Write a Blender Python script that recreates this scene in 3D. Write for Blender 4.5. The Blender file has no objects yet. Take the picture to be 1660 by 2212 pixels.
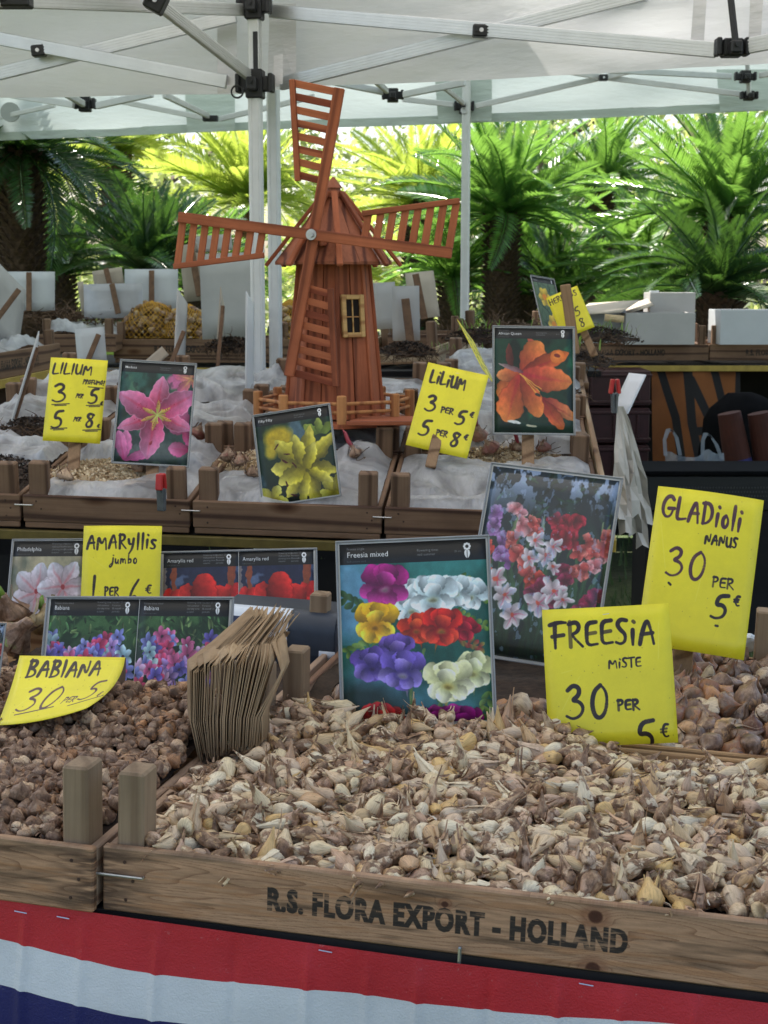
import bpy, bmesh, math, random
import numpy as np
from mathutils import Vector, Matrix, noise as mnoise, Quaternion

random.seed(7)
np.random.seed(7)
scene = bpy.context.scene
COL = scene.collection
rad = math.radians

# ------------------------------------------------------------ camera, world, sun, exposure
PITCH = rad(8.6)
EYE = 1.55
cam_data = bpy.data.cameras.new('camera')
cam = bpy.data.objects.new('camera', cam_data)
COL.objects.link(cam)
cam.location = (0, 0, EYE)
cam.rotation_euler = (rad(90) - PITCH, 0, 0)
cam_data.sensor_fit = 'VERTICAL'
cam_data.sensor_height = 36.0
cam_data.lens = 3300 / 2212 * 36.0
cam_data.clip_start = 0.05
cam_data.clip_end = 2000
cam_data.dof.use_dof = True
cam_data.dof.focus_distance = 2.3
cam_data.dof.aperture_fstop = 20
scene.camera = cam

SUN_EL, SUN_AZ = rad(60), rad(-38)      # azimuth measured from +Y towards +X (the sun stands behind the stall, to the left)
world = bpy.data.worlds.new('World')
scene.world = world
world.use_nodes = True
wn = world.node_tree
bg = wn.nodes['Background']
sky = wn.nodes.new('ShaderNodeTexSky')
sky.sky_type = 'NISHITA'
sky.sun_disc = False
sky.sun_elevation = SUN_EL
sky.sun_rotation = SUN_AZ
sky.altitude = 50
sky.air_density = 1.0
sky.dust_density = 3.0
sky.ozone_density = 0.6
wn.links.new(sky.outputs[0], bg.inputs[0])
bg.inputs[1].default_value = 0.13
sd = bpy.data.lights.new('sun', 'SUN')
sd.energy = 5.0
sd.angle = rad(0.5)
sd.color = (1.0, 0.95, 0.86)
sun = bpy.data.objects.new('sun', sd)
COL.objects.link(sun)
sdir = Vector((math.sin(SUN_AZ) * math.cos(SUN_EL), math.cos(SUN_AZ) * math.cos(SUN_EL), math.sin(SUN_EL)))
sun.rotation_euler = sdir.to_track_quat('Z', 'Y').to_euler()
sun.location = (0, 0, 30)
scene.view_settings.view_transform = 'Standard'
scene.view_settings.look = 'None'
scene.view_settings.gamma = 1.0
scene.view_settings.use_curve_mapping = False
scene.view_settings.exposure = 1.3
scene.cycles.use_denoising = True
scene.cycles.max_bounces = 8
scene.cycles.diffuse_bounces = 5
scene.cycles.transparent_max_bounces = 12

# ------------------------------------------------------------ geometry helpers
F_ = 3300.0
CP, SP = math.cos(PITCH), math.sin(PITCH)
def W(px, py, Z):
    """photo position (1660 x 2212) at distance Z along the view axis -> world point"""
    x = (px - 830) / F_ * Z
    d = (py - 1106) / F_ * Z
    return Vector((x, Z * CP - d * SP, EYE - Z * SP - d * CP))
def Wz(px, py, z):
    """photo position on the horizontal plane at height z"""
    a = (py - 1106) / F_ * CP + SP
    return W(px, py, (EYE - z) / a)

def tag(o, label=None, cat=None, group=None, kind=None):
    if label: o['label'] = label
    if cat: o['category'] = cat
    if group: o['group'] = group
    if kind: o['kind'] = kind
    return o

def empty(name, M=None, label=None, cat=None, group=None, kind=None):
    o = bpy.data.objects.new(name, None)
    o.empty_display_size = 0.05
    COL.objects.link(o)
    if M is not None:
        o.matrix_world = M
    return tag(o, label, cat, group, kind)

def link(name, me, mat=None, parent=None, M=None):
    """M is local to the parent"""
    if mat is not None and len(me.materials) == 0:
        for m_ in (mat if isinstance(mat, (list, tuple)) else [mat]):
            me.materials.append(m_)
    o = bpy.data.objects.new(name, me)
    COL.objects.link(o)
    if parent is not None:
        o.parent = parent
    if M is not None:
        o.matrix_local = M
    return o

class MB:
    """collects faces for one mesh"""
    def __init__(s):
        s.v = []; s.f = []; s.mi = []; s.uv = {}
    def add(s, vs, fs, mi=0):
        b = len(s.v)
        s.v += [tuple(v) for v in vs]
        s.f += [tuple(b + i for i in f) for f in fs]
        s.mi += [mi] * len(fs)
    def box(s, c, size, M=None, mi=0, ch=0.0):
        vs, fs = box_vf(size, ch)
        if M is None: vs = [Vector(v) + Vector(c) for v in vs]
        else: vs = [M @ (Vector(v) + Vector(c)) for v in vs]
        s.add(vs, fs, mi)
    def tube(s, p0, p1, r0, r1=None, n=8, mi=0, cap=True):
        p0, p1 = Vector(p0), Vector(p1)
        if r1 is None: r1 = r0
        d = (p1 - p0)
        if d.length < 1e-7: return
        d.normalize()
        a = d.orthogonal().normalized(); b = d.cross(a)
        vs = []
        for p, r in ((p0, r0), (p1, r1)):
            for i in range(n):
                t = 2 * math.pi * i / n
                vs.append(p + a * (r * math.cos(t)) + b * (r * math.sin(t)))
        fs = [(i, (i + 1) % n, n + (i + 1) % n, n + i) for i in range(n)]
        if cap: fs += [tuple(range(n - 1, -1, -1)), tuple(range(n, 2 * n))]
        s.add(vs, fs, mi)
    def path(s, pts, rs, n=6, mi=0):
        pts = [Vector(p) for p in pts]
        vs = []; prev = None
        for i, p in enumerate(pts):
            d = (pts[min(i + 1, len(pts) - 1)] - pts[max(i - 1, 0)]).normalized()
            a = (prev - d * prev.dot(d)).normalized() if prev is not None and (prev - d * prev.dot(d)).length > 1e-6 else d.orthogonal().normalized()
            prev = a
            b = d.cross(a)
            r = rs[i] if isinstance(rs, (list, tuple)) else rs
            for k in range(n):
                t = 2 * math.pi * k / n
                vs.append(p + a * (r * math.cos(t)) + b * (r * math.sin(t)))
        fs = []
        for i in range(len(pts) - 1):
            for k in range(n):
                fs.append((i * n + k, i * n + (k + 1) % n, (i + 1) * n + (k + 1) % n, (i + 1) * n + k))
        fs += [tuple(range(n - 1, -1, -1)), tuple(range((len(pts) - 1) * n, len(pts) * n))]
        s.add(vs, fs, mi)
    def mesh(s, name, smooth=False):
        me = bpy.data.meshes.new(name)
        me.from_pydata(s.v, [], s.f)
        if any(s.mi): me.polygons.foreach_set('material_index', s.mi)
        if smooth: me.polygons.foreach_set('use_smooth', [True] * len(me.polygons))
        me.update()
        return me
    def build(s, name, mat, parent=None, M=None, smooth=False):
        me = s.mesh(name, smooth)
        return link(name, me, mat, parent, M)

def box_vf(size, ch=0.0):
    x, y, z = size[0] / 2, size[1] / 2, size[2] / 2
    if ch <= 0:
        vs = [(-x, -y, -z), (x, -y, -z), (x, y, -z), (-x, y, -z), (-x, -y, z), (x, -y, z), (x, y, z), (-x, y, z)]
        fs = [(0, 3, 2, 1), (4, 5, 6, 7), (0, 1, 5, 4), (1, 2, 6, 5), (2, 3, 7, 6), (3, 0, 4, 7)]
        return vs, fs
    c = min(ch, x * .6, y * .6, z * .6)
    vs = []; idx = {}
    for sx in (-1, 1):
        for sy in (-1, 1):
            for sz in (-1, 1):
                for ax in range(3):
                    p = [sx * (x - c), sy * (y - c), sz * (z - c)]
                    p[ax] = (sx * x, sy * y, sz * z)[ax]
                    idx[(sx, sy, sz, ax)] = len(vs); vs.append(tuple(p))
    fs = []
    def q(keys, nrm):
        ids = [idx[k] for k in keys]
        a, b, c_ = (Vector(vs[i]) for i in ids[:3])
        if (b - a).cross(c_ - a).dot(Vector(nrm)) < 0: ids.reverse()
        fs.append(tuple(ids))
    for ax in range(3):
        o1, o2 = [a for a in range(3) if a != ax]
        for sg in (-1, 1):
            ks = []
            for s1, s2 in ((-1, -1), (1, -1), (1, 1), (-1, 1)):
                t = [0, 0, 0]; t[ax] = sg; t[o1] = s1; t[o2] = s2
                ks.append((t[0], t[1], t[2], ax))
            n = [0, 0, 0]; n[ax] = sg
            q(ks, n)
    for ax in range(3):      # edge bevels, along ax
        o1, o2 = [a for a in range(3) if a != ax]
        for s1 in (-1, 1):
            for s2 in (-1, 1):
                def key(sa, face):
                    t = [0, 0, 0]; t[ax] = sa; t[o1] = s1; t[o2] = s2
                    return (t[0], t[1], t[2], face)
                n = [0, 0, 0]; n[o1] = s1; n[o2] = s2
                q([key(-1, o1), key(1, o1), key(1, o2), key(-1, o2)], n)
    for sx in (-1, 1):
        for sy in (-1, 1):
            for sz in (-1, 1):
                q([(sx, sy, sz, 0), (sx, sy, sz, 1), (sx, sy, sz, 2)], (sx, sy, sz))
    return vs, fs

_boxcache = {}
def boxo(name, size, c, mat, parent=None, rot=None, ch=0.0015, M=None):
    """a chamfered box object, its origin at its own centre"""
    key = (tuple(round(a, 5) for a in size), round(ch, 5), mat.name)
    me = _boxcache.get(key)
    if me is None:
        vs, fs = box_vf(size, ch)
        me = bpy.data.meshes.new(name)
        me.from_pydata(vs, [], fs); me.update()
        me.materials.append(mat)
        _boxcache[key] = me
    m = Matrix.Translation(Vector(c))
    if rot is not None:
        m = m @ (rot if isinstance(rot, Matrix) else Matrix.Rotation(rot[2], 4, 'Z') @ Matrix.Rotation(rot[1], 4, 'Y') @ Matrix.Rotation(rot[0], 4, 'X'))
    if M is not None: m = M @ m
    return link(name, me, None, parent, m)

def frame(o, xdir, ydir):
    """matrix from an origin, an x direction and an approximate y direction"""
    x = Vector(xdir).normalized()
    z = x.cross(Vector(ydir)).normalized()
    y = z.cross(x)
    return Matrix(((x.x, y.x, z.x, o[0]), (x.y, y.y, z.y, o[1]), (x.z, y.z, z.z, o[2]), (0, 0, 0, 1)))

def bar_M(p0, p1, up=(0, 0, 1)):
    """matrix whose x axis runs p0->p1, origin in the middle; z near up"""
    p0, p1 = Vector(p0), Vector(p1)
    x = (p1 - p0).normalized()
    y = Vector(up).cross(x)
    if y.length < 1e-4: y = Vector((0, 1, 0)).cross(x)
    y.normalize(); z = x.cross(y)
    o = (p0 + p1) / 2
    return Matrix(((x.x, y.x, z.x, o.x), (x.y, y.y, z.y, o.y), (x.z, y.z, z.z, o.z), (0, 0, 0, 1))), (p1 - p0).length

# ------------------------------------------------------------ materials
def srgb(r, g, b):
    f = lambda c: c / 12.92 if c <= 0.04045 else ((c + 0.055) / 1.055) ** 2.4
    return (f(r / 255), f(g / 255), f(b / 255), 1)

def new_mat(name):
    m = bpy.data.materials.new(name)
    m.use_nodes = True
    nt = m.node_tree
    return m, nt, nt.nodes['Principled BSDF']

def N(nt, kind, **kw):
    n = nt.nodes.new(kind)
    for k, v in kw.items():
        if k in n.inputs.keys(): n.inputs[k].default_value = v
        else: setattr(n, k, v)
    return n

def ramp(nt, stops, fac=None):
    n = nt.nodes.new('ShaderNodeValToRGB')
    el = n.color_ramp.elements
    while len(el) > 1: el.remove(el[-1])
    el[0].position, el[0].color = stops[0]
    for p, c in stops[1:]:
        e = el.new(p); e.color = c
    if fac is not None: nt.links.new(fac, n.inputs[0])
    return n

def mixc(nt, fac, a, b, blend='MIX'):
    n = nt.nodes.new('ShaderNodeMix'); n.data_type = 'RGBA'; n.blend_type = blend
    for sock, v in ((n.inputs[0], fac), (n.inputs[6], a), (n.inputs[7], b)):
        if hasattr(v, 'is_output') or isinstance(v, bpy.types.NodeSocket): nt.links.new(v, sock)
        else: sock.default_value = v
    return n.outputs[2]

def math_(nt, op, a, b=None):
    n = nt.nodes.new('ShaderNodeMath'); n.operation = op
    for i, v in enumerate((a, b)):
        if v is None: continue
        if isinstance(v, bpy.types.NodeSocket): nt.links.new(v, n.inputs[i])
        else: n.inputs[i].default_value = v
    return n.outputs[0]

def coords(nt, scale=(1, 1, 1), per_object=True, which='Object'):
    tc = nt.nodes.new('ShaderNodeTexCoord')
    mp = nt.nodes.new('ShaderNodeMapping')
    mp.inputs['Scale'].default_value = scale
    nt.links.new(tc.outputs[which], mp.inputs[0])
    if per_object:
        oi = nt.nodes.new('ShaderNodeObjectInfo')
        m = nt.nodes.new('ShaderNodeVectorMath'); m.operation = 'SCALE'
        m.inputs[0].default_value = (17.3, 9.1, 23.7)
        nt.links.new(oi.outputs['Random'], m.inputs['Scale'])
        nt.links.new(m.outputs[0], mp.inputs['Location'])
    return mp.outputs[0]

def bump(nt, bsdf, h, strength=0.3, dist=0.002):
    b = nt.nodes.new('ShaderNodeBump')
    b.inputs['Strength'].default_value = strength
    b.inputs['Distance'].default_value = dist
    nt.links.new(h, b.inputs['Height'])
    nt.links.new(b.outputs[0], bsdf.inputs['Normal'])

_mats = {}
def simple(name, col, rough=0.6, var=0.12, scale=30, metallic=0.0, bmp=0.15, spec=0.4, coat=0.0, dist=0.001):
    if name in _mats: return _mats[name]
    m, nt, b = new_mat(name)
    v = coords(nt)
    n = N(nt, 'ShaderNodeTexNoise', Scale=scale, Detail=5.0, Roughness=0.6)
    nt.links.new(v, n.inputs['Vector'])
    lo = tuple(c * (1 - var) for c in col[:3]) + (1,)
    hi = tuple(min(1, c * (1 + var)) for c in col[:3]) + (1,)
    r = ramp(nt, [(0.3, lo), (0.7, hi)], n.outputs[0])
    nt.links.new(r.outputs[0], b.inputs['Base Color'])
    b.inputs['Roughness'].default_value = rough
    b.inputs['Metallic'].default_value = metallic
    b.inputs['Specular IOR Level'].default_value = spec
    b.inputs['Coat Weight'].default_value = coat
    b.inputs['Coat Roughness'].default_value = 0.12
    if bmp: bump(nt, b, n.outputs[0], bmp, dist)
    _mats[name] = m
    return m

def wood(name, light, dark, axis=0, scale=1.0, rough=0.72, knots=True, stain=0.5, img=None, grain=1.0):
    """wood with rings and fibre stretched along one local axis"""
    if name in _mats: return _mats[name]
    m, nt, b = new_mat(name)
    sc = [14 * scale] * 3; sc[axis] = 1.6 * scale
    v = coords(nt, tuple(sc))
    # warped rings
    nz = N(nt, 'ShaderNodeTexNoise', Scale=0.9, Detail=3.0)
    nt.links.new(v, nz.inputs['Vector'])
    wv = N(nt, 'ShaderNodeTexWave', wave_type='RINGS', rings_direction='XYZ'[axis], Scale=0.55 * grain, Distortion=5.5, Detail=3.0)
    wv.inputs['Detail Scale'].default_value = 0.7
    nt.links.new(v, wv.inputs['Vector'])
    sf = [160 * scale] * 3; sf[axis] = 5 * scale
    v2 = coords(nt, tuple(sf))
    fib = N(nt, 'ShaderNodeTexNoise', Scale=1.0, Detail=4.0, Roughness=0.65)
    nt.links.new(v2, fib.inputs['Vector'])
    mid = tuple((a * .72 + c * .28) for a, c in zip(light, dark))
    r1 = ramp(nt, [(0.0, light), (0.62, light), (0.84, mid), (0.97, dark)], wv.outputs['Color'])
    r2 = ramp(nt, [(0.28, (0.78, 0.75, 0.72, 1)), (0.62, (1.06, 1.05, 1.03, 1))], fib.outputs[0])
    c = mixc(nt, 0.85, r1.outputs[0], r2.outputs[0], 'MULTIPLY')
    # broad stains
    v3 = coords(nt, (5, 5, 5))
    st = N(nt, 'ShaderNodeTexNoise', Scale=1.3, Detail=5.0, Roughness=0.6)
    nt.links.new(v3, st.inputs['Vector'])
    rs = ramp(nt, [(0.35, (1 - stain * .55, 1 - stain * .58, 1 - stain * .6, 1)), (0.65, (1.05, 1.04, 1.02, 1))], st.outputs[0])
    c = mixc(nt, 0.9, c, rs.outputs[0], 'MULTIPLY')
    if knots:
        sk = [16 * scale] * 3; sk[axis] = 7 * scale
        v4 = coords(nt, tuple(sk))
        vo = N(nt, 'ShaderNodeTexVoronoi', Scale=0.62)
        nt.links.new(v4, vo.inputs['Vector'])
        rk = ramp(nt, [(0.07, (0.30, 0.2, 0.15, 1)), (0.12, (0.6, 0.5, 0.42, 1)), (0.19, (1, 1, 1, 1))], vo.outputs['Distance'])
        c = mixc(nt, 1.0, c, rk.outputs[0], 'MULTIPLY')
    if img is not None:
        uv = nt.nodes.new('ShaderNodeTexCoord')
        ti = nt.nodes.new('ShaderNodeTexImage'); ti.image = img; ti.extension = 'CLIP'
        nt.links.new(uv.outputs['UV'], ti.inputs[0])
        c = mixc(nt, math_(nt, 'MULTIPLY', ti.outputs[0], 0.93), c, (0.018, 0.017, 0.016, 1))
    nt.links.new(c, b.inputs['Base Color'])
    b.inputs['Roughness'].default_value = rough
    b.inputs['Specular IOR Level'].default_value = 0.3
    bump(nt, b, fib.outputs[0], 0.35, 0.0012)
    _mats[name] = m
    return m
# ------------------------------------------------------------ printed matter: small pictures painted with numpy
def smooth_noise(h, w, cells, seed, octaves=3):
    rs = np.random.RandomState(seed)
    out = np.zeros((h, w)); amp = 1.0; tot = 0
    for o in range(octaves):
        c = cells * 2 ** o
        g = rs.rand(c + 2, c + 2)
        y = np.linspace(0, c, h, endpoint=False); x = np.linspace(0, c, w, endpoint=False)
        yi = y.astype(int); xi = x.astype(int); fy = (y - yi)[:, None]; fx = (x - xi)[None]
        fy = fy * fy * (3 - 2 * fy); fx = fx * fx * (3 - 2 * fx)
        a = g[yi][:, xi]; b = g[yi][:, xi + 1]; c_ = g[yi + 1][:, xi]; d = g[yi + 1][:, xi + 1]
        out += amp * ((a * (1 - fx) + b * fx) * (1 - fy) + (c_ * (1 - fx) + d * fx) * fy)
        tot += amp; amp *= .5
    return out / tot

class Cv:
    """a canvas; x,y in 0..1 of the width / height, y down; sizes in widths; colours 0..255"""
    def __init__(s, w, h, col=(255, 255, 255), seed=1):
        s.w, s.h = w, h
        s.a = np.ones((h, w, 3)) * np.array(col, float)
        s.rs = np.random.RandomState(seed)
        s.yy, s.xx = np.mgrid[0:h, 0:w].astype(float)
    def vgrad(s, c0, c1, y0=0, y1=1):
        t = np.clip((s.yy / s.h - y0) / (y1 - y0), 0, 1)[..., None]
        s.a[:] = np.array(c0) * (1 - t) + np.array(c1) * t
    def blotch(s, col, cells, seed, thr=.5, soft=.15, alpha=1.0):
        n = smooth_noise(s.h, s.w, cells, seed)
        m = np.clip((n - thr) / soft, 0, 1)[..., None] * alpha
        s.a = s.a * (1 - m) + np.array(col, float) * m
    def _bb(s, x0, x1, y0, y1):
        x0, x1 = max(0, int(x0)), min(s.w, int(x1) + 2); y0, y1 = max(0, int(y0)), min(s.h, int(y1) + 2)
        return (slice(y0, y1), slice(x0, x1)) if x1 > x0 and y1 > y0 else None
    def stroke(s, pts, wd, col, alpha=1.0):
        P = [(x * s.w, y * s.h) for x, y in pts]; r = wd * s.w / 2
        xs = [p[0] for p in P]; ys = [p[1] for p in P]
        bb = s._bb(min(xs) - r - 2, max(xs) + r + 2, min(ys) - r - 2, max(ys) + r + 2)
        if bb is None: return
        X, Y = s.xx[bb], s.yy[bb]
        D = np.full(X.shape, 1e9)
        if len(P) == 1: P = P * 2
        for (ax, ay), (bx, by) in zip(P[:-1], P[1:]):
            dx, dy = bx - ax, by - ay; L2 = dx * dx + dy * dy + 1e-9
            t = np.clip(((X - ax) * dx + (Y - ay) * dy) / L2, 0, 1)
            D = np.minimum(D, np.hypot(X - ax - t * dx, Y - ay - t * dy))
        m = (np.clip(r - D + .5, 0, 1) * alpha)[..., None]
        s.a[bb] = s.a[bb] * (1 - m) + np.array(col, float) * m
    def rect(s, x0, y0, x1, y1, col, alpha=1.0):
        bb = s._bb(x0 * s.w, x1 * s.w - 1, y0 * s.h, y1 * s.h - 1)
        if bb is None: return
        s.a[bb] = s.a[bb] * (1 - alpha) + np.array(col, float) * alpha
    def ell(s, cx, cy, rx, ry, col, ang=0.0, c2=None, soft=1.0, alpha=1.0):
        cx *= s.w; cy *= s.h; rx *= s.w; ry *= s.w; R = max(rx, ry) + 2
        bb = s._bb(cx - R, cx + R, cy - R, cy + R)
        if bb is None: return
        X = s.xx[bb] - cx; Y = s.yy[bb] - cy
        ca, sa = math.cos(ang), math.sin(ang)
        u = (X * ca + Y * sa) / rx; v = (-X * sa + Y * ca) / ry
        d = np.sqrt(u * u + v * v)
        m = np.clip((1 - d) * min(rx, ry) / soft + .5, 0, 1) * alpha
        c = np.array(col, float)
        if c2 is not None:
            t = np.clip(d, 0, 1)[..., None]; c = np.array(c2, float) * t + c * (1 - t)
        m = m[..., None]
        s.a[bb] = s.a[bb] * (1 - m) + c * m
    def petal(s, cx, cy, ang, L, Wd, c_in, c_out, rib=None, peak=.55, wave=.06, shade=.42, curl=0.0, edge=None, tip=1.0):
        """a petal from its root (cx,cy) along ang (0 right, 90 down); L, Wd in widths"""
        cx *= s.w; cy *= s.h; Lp = L * s.w; Wp = Wd * s.w / 2
        bb = s._bb(cx - Lp - Wp, cx + Lp + Wp, cy - Lp - Wp, cy + Lp + Wp)
        if bb is None: return
        X = s.xx[bb] - cx; Y = s.yy[bb] - cy
        ca, sa = math.cos(ang), math.sin(ang)
        u = (X * ca + Y * sa) / Lp; v = (-X * sa + Y * ca) / Wp
        v = v + curl * u * u * 2
        uu = np.clip(u, 0.0001, 0.9999)
        e = math.log(.5) / math.log(peak)
        prof = np.sin(np.pi * uu ** e) ** (0.62 * tip)
        ph = s.rs.rand() * 6
        prof = prof * (1 + wave * np.sin(uu * 19 + ph) + wave * .7 * np.sin(uu * 41 + ph * 2))
        inside = np.where((u > 0) & (u < 1), prof - np.abs(v), -1)
        m = np.clip(inside * Wp / 1.1 + .5, 0, 1)
        m[(u <= 0) | (u >= 1)] = 0
        q = np.clip(np.abs(v) / (prof + 1e-3), 0, 1)
        t = np.clip(uu, 0, 1)[..., None]
        c = np.array(c_in, float) * (1 - t) + np.array(c_out, float) * t
        lit = 1 - shade * .45 + shade * (v * (1 if s.rs.rand() > .5 else -1)) * .5 + shade * .35 * uu
        streak = 1 + .022 * np.sin(v * 13 + ph + uu * 3) * (1 - uu * .5)
        c = c * (lit * streak)[..., None]
        if rib is not None:
            k = np.clip(1 - np.abs(v) / (.28 * (1 - uu * .6)), 0, 1)[..., None] * np.clip(1.15 - uu, 0, 1)[..., None]
            c = c * (1 - k * .8) + np.array(rib, float) * k * .8
        ec = np.array(edge, float) if edge is not None else c * .62
        k = np.clip((q - .86) / .14, 0, 1)[..., None] * .55
        c = c * (1 - k) + ec * k
        m = m[..., None]
        s.a[bb] = s.a[bb] * (1 - m) + np.clip(c, 0, 255) * m
    def text(s, body, x, y, hgt, col, bold=0.0, xs=1.0, alpha=1.0):
        """x,y = left baseline; hgt = capital height in heights of the canvas"""
        tris = glyphs(body, bold)
        k = hgt * s.h / 0.73
        ss = 3
        P = [[(x * s.w + p[0] * k * xs, y * s.h - p[1] * k) for p in t] for t in tris]
        if not P: return
        allx = [p[0] for t in P for p in t]; ally = [p[1] for t in P for p in t]
        bb = s._bb(min(allx) - 1, max(allx) + 1, min(ally) - 1, max(ally) + 1)
        if bb is None: return
        y0, x0 = bb[0].start, bb[1].start; H, Wd = bb[0].stop - y0, bb[1].stop - x0
        M = np.zeros((H * ss, Wd * ss), bool)
        for t in P:
            q = [((p[0] - x0) * ss, (p[1] - y0) * ss) for p in t]
            ax, bx = int(max(0, min(p[0] for p in q))), int(min(Wd * ss, max(p[0] for p in q) + 2))
            ay, by = int(max(0, min(p[1] for p in q))), int(min(H * ss, max(p[1] for p in q) + 2))
            if bx <= ax or by <= ay: continue
            Y, X = np.mgrid[ay:by, ax:bx] + .5
            sg = []
            for (x1, y1), (x2, y2) in ((q[0], q[1]), (q[1], q[2]), (q[2], q[0])):
                sg.append((x2 - x1) * (Y - y1) - (y2 - y1) * (X - x1))
            ins = ((sg[0] >= -.01) & (sg[1] >= -.01) & (sg[2] >= -.01)) | ((sg[0] <= .01) & (sg[1] <= .01) & (sg[2] <= .01))
            M[ay:by, ax:bx] |= ins
        m = M.reshape(H, ss, Wd, ss).mean((1, 3))[..., None] * alpha
        s.a[bb] = s.a[bb] * (1 - m) + np.array(col, float) * m
    def grain(s, amt=5):
        s.a += s.rs.randn(s.h, s.w, 1) * amt
    def image(s, name, noncolor=False):
        img = bpy.data.images.new(name, s.w, s.h, alpha=False)
        if noncolor: img.colorspace_settings.name = 'Non-Color'
        px = np.ones((s.h, s.w, 4), np.float32)
        px[..., :3] = np.clip(s.a[::-1] / 255, 0, 1)
        img.pixels.foreach_set(px.ravel())
        img.update()
        return img

_gl = {}
def glyphs(body, bold=0.0):
    key = (body, bold)
    if key in _gl: return _gl[key]
    cu = bpy.data.curves.new('letters', 'FONT')
    cu.body = body; cu.size = 1.0; cu.space_character = 1.14 if bold > .03 else 1.0; cu.offset = bold; cu.resolution_u = 3
    ob = bpy.data.objects.new('letters', cu)
    me = ob.to_mesh()
    me.calc_loop_triangles()
    vs = [tuple(v.co[:2]) for v in me.vertices]
    out = [[vs[i] for i in t.vertices] for t in me.loop_triangles]
    ob.to_mesh_clear()
    bpy.data.objects.remove(ob); bpy.data.curves.remove(cu)
    _gl[key] = out
    return out

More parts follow.
